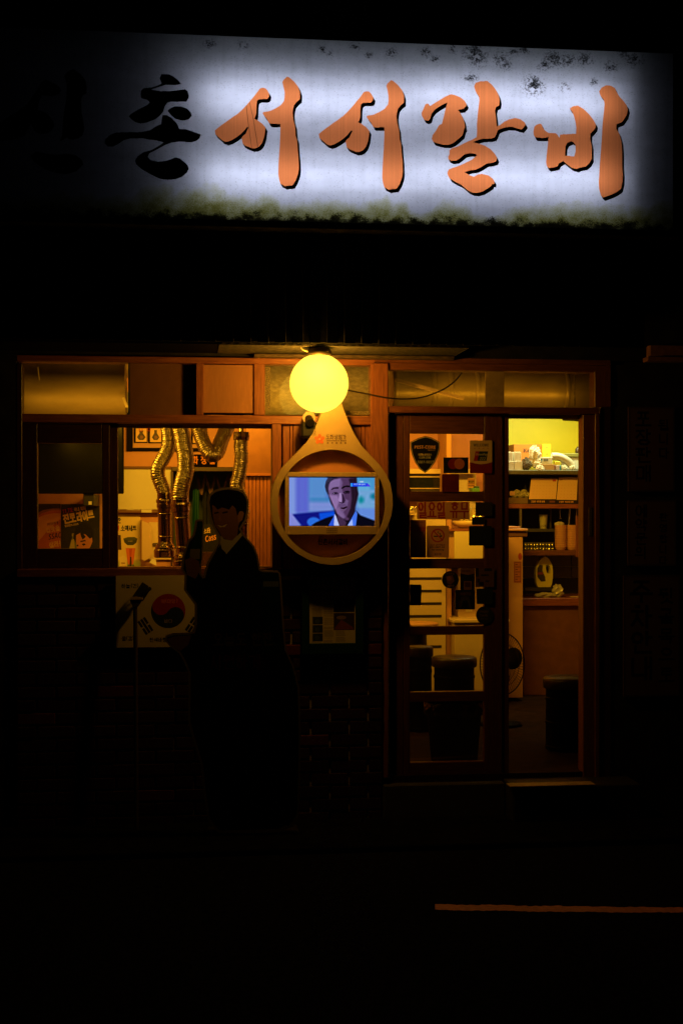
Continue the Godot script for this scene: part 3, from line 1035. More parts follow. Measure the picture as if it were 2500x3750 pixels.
func build_brick_wall() -> void:
	var o := thing("brick_wall", "low dark brick wall with pale joints under the windows", "wall", Vector3(-0.6, 0, 0.0))
	var l := P(64.0, 2400.0, 0.02).x
	var r := P(1398.0, 2400.0, 0.02).x
	var top := P(700.0, 2112.0, 0.0).y
	var s := begin()
	box(s, Vector3(l, 0, -0.12), Vector3(r, top, 0.010), 0.0)
	part("mortar", s, dull(mottled("mortar", Color(0.30, 0.24, 0.19), Color(0.48, 0.41, 0.33), 0.06, Vector3(2, 2, 2), 0.9, 0.0, 0.2)), o)
	var tones := []
	var clay := mottled("brick", Color(0.55, 0.55, 0.55), Color(0.98, 0.98, 0.98), 0.06, Vector3(2.4, 2.4, 2.4), 0.75, 0.0, 0.25)
	for k in 6:
		var v := 0.8 + 0.12 * k
		var m: StandardMaterial3D = clay.duplicate()
		m.albedo_color = lin(0.05 * v, 0.021 * v, 0.016 * v) if k < 5 else lin(0.13, 0.032, 0.02)
		m.metallic_specular = 0.12
		tones.append(m)
	var shapes := []
	for k in 3:
		var b := begin()
		box(b, Vector3(-0.095, -0.0285, -0.03), Vector3(0.095, 0.0285, 0.0), 0.003 + 0.001 * k)
		b.generate_normals()
		shapes.append(b.commit())
	var row := 0
	var y := 0.01
	rng.seed = 11
	while y + 0.057 < top:
		var x := l - (0.1 if row % 2 else 0.0)
		while x < r - 0.03:
			var x0: float = maxf(x, l)
			var x1: float = minf(x + 0.19, r)
			if x1 - x0 > 0.03:
				var b := MeshInstance3D.new()
				b.name = "brick"
				b.mesh = shapes[rng.randi() % 3]
				b.material_override = tones[5] if rng.randf() < 0.025 else tones[rng.randi() % 5]
				b.scale.x = (x1 - x0) / 0.19
				b.position = Vector3((x0 + x1) / 2.0, y + 0.0285, 0.017 + rng.randf() * 0.005) - o.position
				o.add_child(b, true)
			x += 0.2
		y += 0.0672
		row += 1

# ---------------------------------------------------------------- timber shopfront
func build_shopfront() -> void:
	var o := thing("timber_shopfront", "reddish brown timber shopfront of posts, rails, glazed top lights and panels", "shopfront", Vector3(0, 0, -0.05))
	var V := wood()
	var H := wood(true)
	var DV := dark_wood()
	var DH := dark_wood(true)
	var gap := plain(0.012, 0.008, 0.006, 0.8)  # near-black filler put over dark gaps to seal in room light
	# rails
	rect_part("head_rail", 62, 1308, 1372, 1330, 0.0, -0.1, H, o)
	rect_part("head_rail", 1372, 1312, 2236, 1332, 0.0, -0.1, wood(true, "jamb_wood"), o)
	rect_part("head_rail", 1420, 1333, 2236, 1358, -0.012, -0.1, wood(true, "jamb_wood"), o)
	rect_part("middle_rail", 80, 1520, 1372, 1551, 0.0, -0.1, H, o)
	rect_part("middle_rail", 1424, 1490, 2190, 1514, -0.004, -0.1, wood(true, "jamb_wood"), o)
	rect_part("sill_rail", 62, 2082, 1000, 2112, 0.035, -0.12, wood(true, "jamb_wood"), o)
	# posts
	rect_part("post", 62, 1330, 82, 2082, 0.002, -0.1, DV, o)
	rect_part("post", 718, 1330, 746, 1520, -0.002, -0.1, V, o)
	rect_part("post", 930, 1330, 970, 1520, -0.016, -0.1, V, o)
	rect_part("post", 1358, 1330, 1421, 2850, 0.004, -0.11, V, o)
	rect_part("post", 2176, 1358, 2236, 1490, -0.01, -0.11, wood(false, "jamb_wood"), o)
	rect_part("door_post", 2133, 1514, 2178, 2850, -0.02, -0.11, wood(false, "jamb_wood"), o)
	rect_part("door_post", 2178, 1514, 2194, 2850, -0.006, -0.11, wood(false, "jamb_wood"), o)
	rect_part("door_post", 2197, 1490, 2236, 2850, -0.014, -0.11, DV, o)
	rect_part("door_post", 1424, 1514, 1447, 2850, -0.075, -0.11, gap, o)  # no post: near-black strip filling the dark gap
	rect_part("gap_strip", 470, 1322, 476, 1520, -0.03, -0.09, gap, o)
	# left fixed sash frame and the window
	var sash := Node3D.new()
	sash.name = "window_sash"
	o.add_child(sash)
	rect_part("sash_stile", 84, 1551, 138, 2082, -0.02, -0.07, DV, sash)
	rect_part("sash_stile", 375, 1551, 402, 2082, -0.02, -0.07, DV, sash)
	rect_part("sash_rail", 138, 1551, 375, 1622, -0.021, -0.07, DH, sash)
	rect_part("sash_rail", 138, 2009, 375, 2082, -0.021, -0.07, DH, sash)
	rect_part("window_stile", 402, 1551, 432, 2082, -0.045, -0.1, DV, o)
	sheet("window_pane", 136, 1620, 377, 2011, -0.045, glass(0.01), sash, 0.004)
	rect_part("window_sill", 430, 2076, 1000, 2082, -0.01, -0.12, H, o)
	# boards right of the window
	rect_part("post", 996, 1551, 1030, 2082, -0.004, -0.1, V, o)
	rect_part("gap_strip", 1030, 1551, 1036, 2082, -0.05, -0.1, gap, o)
	for q in [[1036, 1060], [1062, 1072], [1074, 1100], [1102, 1200], [1202, 1322], [1324, 1337], [1339, 1357]]:
		rect_part("wall_board", q[0], 1551, q[1], 2082, -0.02 - 0.004 * (int(q[0]) % 3), -0.1, V, o, 0.002)
	rect_part("skirting_rail", 1000, 2083, 1357, 2112, 0.0, -0.1, DH, o)
	# low panel behind the door leaf to the post
	# top lights: dusty panes
	var dusty := glass(0.015, 0.06)
	for q in [[82, 1322, 470, 1520], [970, 1330, 1358, 1520], [1424, 1358, 1776, 1490], [1845, 1358, 2176, 1490]]:
		sheet("top_light_pane", q[0], q[1], q[2], q[3], -0.05, dusty, o, 0.004)
	var card := mottled("cardboard", Color(0.36, 0.155, 0.085), Color(0.44, 0.195, 0.11), 0.05, Vector3(6, 0.6, 2), 0.85)
	var card2 := mottled("cardboard_dark", Color(0.17, 0.07, 0.04), Color(0.21, 0.088, 0.05), 0.03, Vector3(1.5, 1.5, 2), 0.85)
	rect_part("cardboard_or_gap_sheet", 476, 1331, 672, 1520, -0.055, -0.062, card2, o)
	rect_part("cardboard_or_gap_sheet", 672, 1331, 718, 1520, -0.09, -0.098, gap, o)  # near-black sheet standing in for a dark gap
	rect_part("cardboard_or_gap_sheet", 745, 1336, 930, 1512, -0.028, -0.036, card, o)
	rect_part("cardboard_or_gap_sheet", 745, 1331, 932, 1520, -0.085, -0.095, gap, o)  # near-black backing added to stop room light
	rect_part("top_light_panel", 1776, 1358, 1845, 1490, -0.05, -0.06, mottled("dusty_panel", Color(0.30, 0.21, 0.12), Color(0.42, 0.30, 0.18), 0.03, Vector3(3, 3, 3), 0.7), o)
	# strip of torn film and the tape on the glass by the lamp
	var foil := mottled("foil", Color(0.06, 0.045, 0.025), Color(0.5, 0.4, 0.24), 0.06, Vector3(8, 8, 8), 0.6, 0.0, 1.2)
	rect_part("tape_strip", 972, 1345, 990, 1500, -0.042, -0.0435, foil, o, 0.0)
	rect_part("tape_strip", 1352, 1388, 1356, 1512, -0.042, -0.0435, foil, o, 0.0)
	rect_part("tape_strip", 1268, 1505, 1358, 1519, -0.042, -0.0435, foil, o, 0.0)
	rect_part("tape_strip", 2102, 1370, 2105, 1488, -0.042, -0.0435, foil, o, 0.0)
	# worn latch plate on the door post
	var brass := mottled("worn_brass", Color(0.15, 0.10, 0.05), Color(0.7, 0.55, 0.35), 0.09, Vector3(9, 9, 9), 0.4, 0.8)
	rect_part("latch_plate", 2154, 1858, 2166, 1962, -0.017, -0.021, brass, o, 0.001)
	# threshold and outer step
	rect_part("threshold", 1424, 2850, 2236, 2866, -0.03, -0.12, DH, o)
	var s := begin()
	var a := P(1845.0, 2890.0, 0.0).x
	var b := P(2300.0, 2890.0, 0.0).x
	box(s, Vector3(a, 0.0, -0.03), Vector3(b, 0.212, 0.2), 0.006)
	part("doorstep", s, mottled("step_stone", Color(0.012, 0.009, 0.007), Color(0.03, 0.022, 0.017), 0.04, Vector3(2, 2, 2), 0.6), o)
	s = begin()
	box(s, Vector3(a - 0.02, 0.2125, 0.13), Vector3(P(2135.0, 2890.0, 0.0).x, 0.2185, 0.215), 0.002)
	part("step_nosing", s, mottled("nosing", Color(0.3, 0.22, 0.13), Color(0.5, 0.38, 0.24), 0.04, Vector3(2, 6, 6), 0.45), o)
	s = begin()
	box(s, Vector3(P(1400.0, 2890.0, 0.0).x, 0.0, -0.12), Vector3(a - 0.003, 0.20, 0.03), 0.006)
	part("plinth", s, plain(0.05, 0.045, 0.04, 0.9), o)

func build_door() -> void:
	var o := thing("sliding_door", "dark brown sliding door leaf with four glass panes, left of the opening", "door", P(1655.0, 2850.0, -0.08))
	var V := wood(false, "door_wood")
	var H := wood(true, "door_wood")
	var zf := -0.05
	var zb := -0.088
	rect_part("stile", 1449, 1515, 1476, 2850, zf - 0.004, zb, V, o)
	rect_part("stile", 1477, 1515, 1500, 2850, zf, zb, V, o)
	rect_part("stile", 1772, 1515, 1838, 2850, zf, zb, V, o)
	rect_part("stile", 1839, 1515, 1862, 2850, zf - 0.008, zb, V, o)
	var edge := [1515, 1588, 1800, 1836, 2046, 2082, 2293, 2325, 2533, 2570, 2790, 2850]
	for k in range(0, 12, 2):
		rect_part("rail", 1500, edge[k], 1772, edge[k + 1], zf - 0.001, zb, H, o)
	for k in range(1, 10, 2):
		sheet("pane", 1497, edge[k] - 3, 1775, edge[k + 1] + 3, -0.066, glass(0.01), o, 0.004)
	# rounded beads in the corners of the panes
	for k in range(1, 8, 2):
		var s := begin()
		for c in [[1500, edge[k + 1], 1, -1], [1772, edge[k + 1], -1, -1]]:
			var pts := [[c[0], c[1]]]
			for j in 5:
				var t := j / 4.0 * PI / 2.0
				pts.append([c[0] + c[2] * 12.0 * (1.0 - sin(t)), c[1] + c[3] * 12.0 * (1.0 - cos(t))])
			plate(s, px_poly(pts, zf - 0.006), zf - 0.006, 0.008, Rect2(0, 0, 1, 1))
		part("corner_bead", s, V, o)

# ---------------------------------------------------------------- globe lamp
func build_lamp() -> void:
	var c := P(1168.0, 1404.0, LAMP_Z)
	var rad := 107.0 * scale_at(1168.0, LAMP_Z)
	var o := thing("globe_lamp", "glowing yellow glass globe lamp hanging under the canopy", "lamp", Vector3(c.x, c.y - rad, c.z))
	var s := begin()
	var prof := []
	for k in 33:
		var a := -PI / 2.0 + PI * k / 32.0
		prof.append(Vector2(cos(a) * rad, sin(a) * rad))
	lathe(s, prof, upright(c), 48)
	var m := StandardMaterial3D.new()
	m.albedo_color = Color(0.95, 0.93, 0.85)
	m.roughness = 0.25
	m.emission_enabled = true
	m.emission = lin(1.0, 0.93, 0.11)
	m.emission_energy_multiplier = 0.62
	m.backlight_enabled = true
	m.backlight = Color(0.40, 0.42, 0.40)
	part("globe_glass", s, m, o)
	s = begin()
	lathe(s, [Vector2(0.001, rad * 0.93), Vector2(0.062, rad * 0.93), Vector2(0.064, rad + 0.012), Vector2(0.05, rad + 0.03), Vector2(0.03, rad + 0.045), Vector2(0.001, rad + 0.045)], upright(c), 24)
	part("fitter", s, plain(0.05, 0.035, 0.02, 0.5, 0.6), o)
	s = begin()
	wire(s, [c + Vector3(-0.045, rad + 0.01, 0.02), c + Vector3(-0.075, rad + 0.012, 0.03), c + Vector3(-0.1, rad + 0.035, 0.03), c + Vector3(-0.112, rad + 0.08, 0.0)], 0.004)
	part("supply_cable", s, plain(0.5, 0.4, 0.25, 0.5), o)
	var l := OmniLight3D.new()
	l.name = "globe_light"
	l.light_color = lin(1.0, 0.44, 0.03)
	l.light_energy = LAMP_ENERGY
	l.light_size = 0.035
	l.omni_range = 12.0
	l.omni_attenuation = 2.0
	l.shadow_enabled = true
	add_child(l)
	l.position = c + Vector3(-0.01, 0.022, 0.07)

const LAMP_Z := 0.33
const LAMP_ENERGY := 0.37

# ---------------------------------------------------------------- screen in its drop-shaped frame
func paint_screen() -> Image:
	var img := canvas(480, 268, rgb8(78, 120, 200), 1432, 800, 45, 50)
	fill_box(img, 45, 50, 160, 860, rgb8(125, 150, 222))
	fill_box(img, 150, 50, 360, 640, rgb8(92, 104, 208))
	fill_box(img, 370, 50, 660, 420, rgb8(86, 140, 206))
	fill_box(img, 400, 400, 720, 450, rgb8(58, 128, 188))
	fill_box(img, 370, 450, 760, 610, rgb8(120, 142, 214))
	fill_box(img, 1150, 50, 1480, 300, rgb8(70, 150, 205))
	fill_box(img, 1200, 120, 1400, 250, rgb8(96, 175, 218))
	fill_box(img, 1180, 250, 1480, 560, rgb8(110, 165, 214))
	fill(img, disc(Vector2(1250, 420), 50, 60), rgb8(24, 140, 160))
	fill(img, disc(Vector2(1450, 360), 45, 50), rgb8(20, 120, 150))
	fill_box(img, 1200, 560, 1480, 760, rgb8(98, 140, 222))
	fill_px(img, [[45, 640], [100, 650], [240, 860], [45, 860]], rgb8(132, 138, 218))
	img = blurred(img, 14.0)
	fill_px(img, [[95, 660], [500, 622], [800, 600], [830, 760], [420, 850], [250, 850]], rgb8(14, 20, 128))
	fill_px(img, [[540, 640], [800, 610], [800, 740], [560, 790]], rgb8(10, 78, 220))
	fill(img, disc(Vector2(450, 790), 110, 80), rgb8(40, 110, 225))
	img = blurred(img, 7.0)
	# head and shoulders of a man in a dark suit
	var skin := [[690,215],[702,160],[725,112],[790,72],[900,54],[1060,54],[1085,150],[1110,300],[1100,450],[1070,575],[1020,690],[960,742],[900,705],[840,650],[800,560],[760,470],[705,345]]
	fill_px(img, [[410, 850], [480, 800], [640, 730], [760, 690], [850, 700], [1000, 800], [1120, 690], [1160, 600], [1240, 680], [1400, 740], [1480, 770], [1480, 860]], rgb8(5, 5, 20))
	fill_px(img, [[648, 200], [662, 115], [694, 52], [1175, 50], [1190, 240], [1205, 320], [1190, 390], [1160, 430], [1148, 600], [1120, 700], [1040, 790], [1000, 860], [870, 860], [820, 700], [790, 560], [740, 480], [700, 350], [660, 270]], rgb8(20, 10, 24))
	fill_px(img, skin, rgb8(112, 84, 132))
	fill_px(img, [[700,250],[730,120],[800,80],[900,62],[890,190],[760,215],[720,260]], rgb8(132, 104, 158))
	fill_px(img, [[712,330],[760,345],[850,350],[878,420],[850,520],[820,600],[790,540],[750,440]], rgb8(144, 112, 168))
	fill_px(img, [[835,560],[880,545],[900,600],[960,690],[940,725],[880,690],[840,640]], rgb8(126, 96, 146))
	fill_px(img, [[905,60],[1175,52],[1185,400],[1130,620],[1040,760],[975,760],[985,690],[950,620],[1010,560],[1040,430],[975,400],[945,300],[920,220],[940,130]], rgb8(80, 52, 90))
	fill_px(img, [[1040,70],[1175,52],[1190,400],[1130,620],[1050,740],[1010,700],[1070,560],[1090,400],[1080,250],[1060,150]], rgb8(34, 18, 36))
	fill_px(img, [[838,668],[962,748],[1000,800],[985,850],[875,850]], rgb8(66, 42, 74))
	img = blurred(img, 7.0)
	fill_px(img, [[742,250],[775,216],[850,204],[872,214],[866,236],[800,234],[755,256]], rgb8(40, 24, 46))
	fill_px(img, [[912,226],[950,190],[1010,176],[1062,182],[1062,210],[990,206],[930,236]], rgb8(16, 8, 18))
	fill_px(img, [[755,318],[785,288],[835,284],[872,304],[862,334],[800,336]], rgb8(92, 66, 108))
	fill_px(img, [[942,300],[975,270],[1030,262],[1066,280],[1050,316],[975,318]], rgb8(44, 24, 50))
	fill_px(img, [[885,310],[912,300],[926,420],[915,462],[880,452],[868,430]], rgb8(166, 134, 190))
	fill_px(img, [[926,320],[948,330],[985,430],[960,470],[930,470]], rgb8(48, 26, 56))
	fill_px(img, [[862,500],[920,478],[985,490],[1010,520],[930,540],[880,540]], rgb8(100, 72, 118))
	img = blurred(img, 2.6)
	fill_px(img, [[640, 190], [655, 115], [696, 55], [800, 55], [742, 100], [706, 160], [694, 230], [694, 330], [655, 260]], rgb8(38, 34, 58))
	for k in 9:
		stroke(img, PackedVector2Array([Vector2(650 + k * 12, 60 + (k % 3) * 10 + 90 - k * 10), Vector2(690 + k * 10, 52)]), 4.0, rgb8(86, 82, 120) if k % 2 else rgb8(26, 22, 40))
	fill_px(img, [[768,312],[792,294],[840,294],[864,312],[820,322],[788,322]], rgb8(22, 12, 30))
	fill_px(img, [[782,304],[792,300],[796,314],[786,316]], rgb8(190, 170, 215))
	fill_px(img, [[960,292],[990,272],[1036,274],[1052,290],[990,302]], rgb8(10, 5, 14))
	fill_px(img, [[978,288],[986,284],[988,294],[980,296]], rgb8(120, 100, 140))
	fill_px(img, [[876,448],[905,458],[930,470],[972,450],[980,456],[934,480],[898,470]], rgb8(22, 9, 26))
	fill_px(img, [[890,556],[920,545],[940,548],[1010,524],[1016,548],[960,578],[925,572]], rgb8(30, 10, 26))
	fill_px(img, [[905,584],[940,590],[990,572],[970,600],[930,604]], rgb8(110, 78, 118))
	fill_px(img, [[800, 655], [825, 690], [880, 850], [785, 850]], rgb8(190, 200, 250))
	fill_px(img, [[790, 690], [800, 660], [790, 850], [700, 850]], rgb8(40, 84, 220))
	fill_px(img, [[1160, 600], [1185, 650], [1160, 850], [1110, 850], [1080, 810], [1020, 850]], rgb8(66, 116, 240))
	fill_px(img, [[1100, 740], [1110, 850], [1020, 850]], rgb8(170, 190, 250))
	img = blurred(img, 1.7)
	# station mark and the title strip
	fill_box(img, 1072, 140, 1360, 195, rgb8(16, 60, 232))
	fill_px(img, [[1360, 140], [1412, 195], [1340, 195]], rgb8(80, 60, 235))
	fill_box(img, 1072, 140, 1105, 195, rgb8(40, 150, 255))
	write_ko(img, "이번엔 진짜 끝일까요", 1122, 148, 24, rgb8(190, 215, 255), 0.14, 0.8, 0.1)
	write(img, "MBC", 1228, 128, 24, rgb8(235, 240, 255), 66)
	write(img, "DRAMA", 1308, 128, 20, rgb8(70, 150, 210), 96, false)
	return blurred(img, 1.5)

func build_screen() -> void:
	var K := 2.6133
	var pz := 0.12
	var back := -0.004
	var o := thing("drop_shaped_display", "cream drop-shaped frame with a lit television screen set in its ring", "display", P(1215.0, 2068.0, 0.0))
	var cream := mottled("cream_paint", Color(0.42, 0.29, 0.155), Color(0.47, 0.33, 0.18), 0.02, Vector3(1.5, 1.5, 1.5), 0.5)
	var cm := Vector2(822, 1687)
	var outline := [[915,725],[945,810],[985,910],[1040,1025],[1110,1135],[1200,1230],[1280,1315],[1340,1400],[1380,1490],[1400,1600],[1405,1700],[1390,1800],[1350,1910],[1290,2010],[1200,2110],[1100,2190],[1000,2240],[900,2265],[815,2270],[700,2255],[600,2220],[500,2165],[400,2080],[320,1970],[270,1870],[250,1780],[245,1680],[250,1590],[270,1500],[300,1420],[350,1340],[420,1265],[500,1185],[580,1100],[640,1010],[690,900],[722,815],[752,735],[780,640],[880,640]]
	var outer := PackedVector2Array()
	for p in outline:
		outer.append(Vector2(p[0], p[1]))
	# resample the outline by angle about the centre of the ring
	var ring_out := PackedVector2Array()
	var ring_in := PackedVector2Array()
	var angles := []
	for k in 160:
		angles.append(TAU * k / 160.0)
	for p in outer:
		angles.append(fposmod((p - cm).angle(), TAU))
	angles.sort()
	var last := -1.0
	for a in angles:
		if a - last < 0.004:
			continue
		last = a
		var d := Vector2(cos(a), sin(a))
		var best := 0.0
		for k in outer.size():
			var hit = Geometry2D.segment_intersects_segment(cm, cm + d * 3000.0, outer[k], outer[(k + 1) % outer.size()])
			if hit != null:
				best = maxf(best, (hit - cm).length())
		ring_out.append(cm + d * best)
		ring_in.append(cm + Vector2(d.x * 517.0, d.y * 520.0))
	var to := func(p: Vector2, z: float) -> Vector3:
		var w := P(900.0 + p.x / K, 1200.0 + p.y / K, pz)
		return Vector3(w.x, w.y, z)
	var s := flat(begin())
	var n := ring_out.size()
	for k in n:
		var j := (k + 1) % n
		quad(s, to.call(ring_out[j], pz), to.call(ring_out[k], pz), to.call(ring_in[k], pz), to.call(ring_in[j], pz))
		quad(s, to.call(ring_out[k], pz), to.call(ring_out[j], pz), to.call(ring_out[j], back), to.call(ring_out[k], back))
		quad(s, to.call(ring_in[j], pz), to.call(ring_in[k], pz), to.call(ring_in[k], 0.05), to.call(ring_in[j], 0.05))
	part("ring_frame", s, cream, o)
	# the recessed back board
	s = begin()
	var disc_pts := PackedVector2Array()
	for k in n:
		var w: Vector3 = to.call(cm + (ring_in[k] - cm) * 1.02, 0.0)
		disc_pts.append(Vector2(w.x, w.y))
	plate(s, disc_pts, 0.062, 0.06, Rect2(0, 0, 1, 1))
	part("back_board", s, plain(0.50, 0.21, 0.10, 0.75), o)
	# bars that carry the screen
	var bar_px := func(called: String, x0: float, y0: float, x1: float, y1: float, zf: float, m: Material):
		return rect_part(called, 900.0 + x0 / K, 1200.0 + y0 / K, 900.0 + x1 / K, 1200.0 + y1 / K, zf, 0.064, m, o, 0.002)
	bar_px.call("screen_bar", 395, 1383, 1258, 1428, 0.117, cream)
	bar_px.call("screen_bar", 395, 1900, 1258, 1980, 0.117, cream)
	bar_px.call("screen_bar", 375, 1383, 414, 1980, 0.115, cream)
	bar_px.call("screen_bar", 1234, 1383, 1277, 1980, 0.115, cream)
	bar_px.call("screen_bezel", 410, 1424, 1238, 1904, 0.098, plain(0.015, 0.015, 0.015, 0.4))
	var pic := StandardMaterial3D.new()
	var tex := ImageTexture.create_from_image(paint_screen())
	pic.albedo_color = Color(0.02, 0.02, 0.02)
	pic.roughness = 0.2
	pic.emission_enabled = true
	pic.emission = Color.BLACK
	pic.emission_texture = tex
	pic.emission_energy_multiplier = 0.95
	pic.texture_repeat = false
	var scr := sheet("screen", 900.0 + 417 / K, 1200.0 + 1436 / K, 900.0 + 1231 / K, 1200.0 + 1894 / K, 0.101, pic, o, 0.002)
	var l := AreaLight3D.new()
	l.name = "screen_light"
	var r := R(900.0 + 417 / K, 1200.0 + 1436 / K, 900.0 + 1231 / K, 1200.0 + 1894 / K, 0.101)
	l.area_size = r.size
	l.light_color = Color(0.45, 0.6, 1.0)
	l.light_energy = 0.004
	l.area_normalize_energy = true
	l.area_range = 8.0
	l.shadow_enabled = true
	add_child(l)
	l.position = Vector3(r.get_center().x, r.get_center().y, 0.11)
	l.rotation = Vector3(0, PI, 0)
	# speaker holes under the screen
	var dark := plain(0.03, 0.012, 0.006, 0.8)
	for row in 3:
		for col in 6:
			var c := P(900.0 + (780 + col * 17.5) / K, 1200.0 + (1922 + row * 18) / K, 0.118)
			s = begin()
			plate(s, disc(Vector2(c.x, c.y), 0.0026, 0.0026, 10), 0.1185, 0.001, Rect2(0, 0, 1, 1))
			part("speaker_hole", s, dark, o)
	# flower emblem and the lettering beside it
	var petal := mottled("petal", Color(0.62, 0.10, 0.035), Color(0.75, 0.2, 0.08), 0.03, Vector3(9, 9, 9), 0.5)
	var fc := Vector2(706, 1066)
	for k in 5:
		var a := -PI / 2.0 + TAU * k / 5.0
		var c := fc + Vector2(cos(a), sin(a)) * 30.0
		var pts := PackedVector2Array()
		for j in 14:
			var e := TAU * j / 14.0
			var loc := Vector2(cos(e) * 21.0, sin(e) * 17.0).rotated(a)
			var w: Vector3 = to.call(c + loc, pz)
			pts.append(Vector2(w.x, w.y))
		s = begin()
		plate(s, pts, pz + 0.0012 + 0.0002 * k, 0.001, Rect2(0, 0, 1, 1))
		part("emblem_petal", s, petal, o)
	s = begin()
	var cc: Vector3 = to.call(fc, pz)
	plate(s, disc(Vector2(cc.x, cc.y), 0.003, 0.003, 10), pz + 0.0026, 0.001, Rect2(0, 0, 1, 1))
	part("emblem_heart", s, plain(0.8, 0.65, 0.4), o)
	var ink_m := plain(0.05, 0.012, 0.015, 0.6)
	s = begin()
	ink(s, runs_at(scaled(korean("도화상점가", 0, 0, 44, 0.8, 0.12), Vector2(766, 1024), K), pz), 0.0022, pz + 0.0012)
	part("emblem_lettering", s, ink_m, o)
	s = begin()
	latin_plate(s, "DOHWA'S BEST", Vector2(776, 1088), 12.0, 186.0, K, pz, pz + 0.0012)
	part("emblem_lettering", s, ink_m, o)
	s = begin()
	ink(s, runs_at(scaled(hanja_row(), Vector2(776, 1096), K), pz), 0.0012, pz + 0.0012)
	part("emblem_lettering", s, ink_m, o)
	# name of the house on the back board under the screen
	s = begin()
	ink(s, runs_at(scaled(korean("신촌서서갈비", 0, 0, 54, 0.8, 0.12), Vector2(690, 2022), K), 0.062), 0.0042, 0.063)
	part("board_lettering", s, plain(0.02, 0.008, 0.004, 0.7), o)

func scaled(runs: Array, at: Vector2, k: float) -> Array:
	var out := []
	for run in runs:
		var line := PackedVector2Array()
		for p in run:
			line.append(Vector2(900, 1200) + (at + p) / k)
		out.append(line)
	return out

# five tiny characters, 桃花商店街, as plain strokes
func hanja_row() -> Array:
	var out := []
	var chars := [
		[[0,.3,.4,.3],[.2,0,.2,1],[.2,.4,0,.8],[.6,0,.55,.7,.4,1],[.8,0,.8,.9,1,.9],[.45,.4,.6,.5],[.95,.3,.8,.5]],
		[[0,.15,1,.15],[.3,0,.3,.3],[.7,0,.7,.3],[.35,.35,.05,.7],[.2,.5,.2,1],[.9,.45,.6,.65],[.6,.35,.6,.95,1,.95]],
		[[0,.15,1,.15],[.5,0,.5,.15],[.1,.35,.1,1],[.1,.35,.9,.35,.9,1],[.3,.6,.7,.6,.7,.9,.3,.9,.3,.6]],
		[[.1,.15,1,.15],[.5,0,.5,.15],[.1,.15,0,1],[.5,.25,.5,.55],[.5,.4,.85,.4],[.3,.6,.85,.6,.85,.95,.3,.95,.3,.6]],
		[[.2,0,0,.3],[.15,.4,.15,1],[.3,.2,.65,.2],[.48,0,.48,.45],[.3,.45,.65,.45],[.3,.8,.65,.8],[.48,.55,.48,1],[.75,.15,1,.15],[.7,.4,1,.4],[.88,.4,.88,1]],
	]
	for k in 5:
		for run in chars[k]:
			var line := PackedVector2Array()
			for j in range(0, run.size(), 2):
				line.append(Vector2(k * 42.0 + run[j] * 15.0, run[j + 1] * 15.0))
			out.append(line)
	return out

func latin_plate(s: SurfaceTool, text: String, at: Vector2, h: float, w: float, k: float, zp: float, z: float) -> void:
	s.set_smooth_group(-1)
	var t := latin(text, true)
	var sx := w / maxf(0.01, latin_width(t))
	for j in range(0, t.size(), 3):
		var q := []
		for i in 3:
			var p := Vector2(900, 1200) + (at + Vector2(t[j + i].x * sx, -t[j + i].y * h)) / k
			var v := P(p.x, p.y, zp)
			q.append(Vector3(v.x, v.y, z))
		if ((q[1] - q[0]).cross(q[2] - q[0])).z < 0.0:
			tri(s, q[0], q[2], q[1])
		else:
			tri(s, q[0], q[1], q[2])

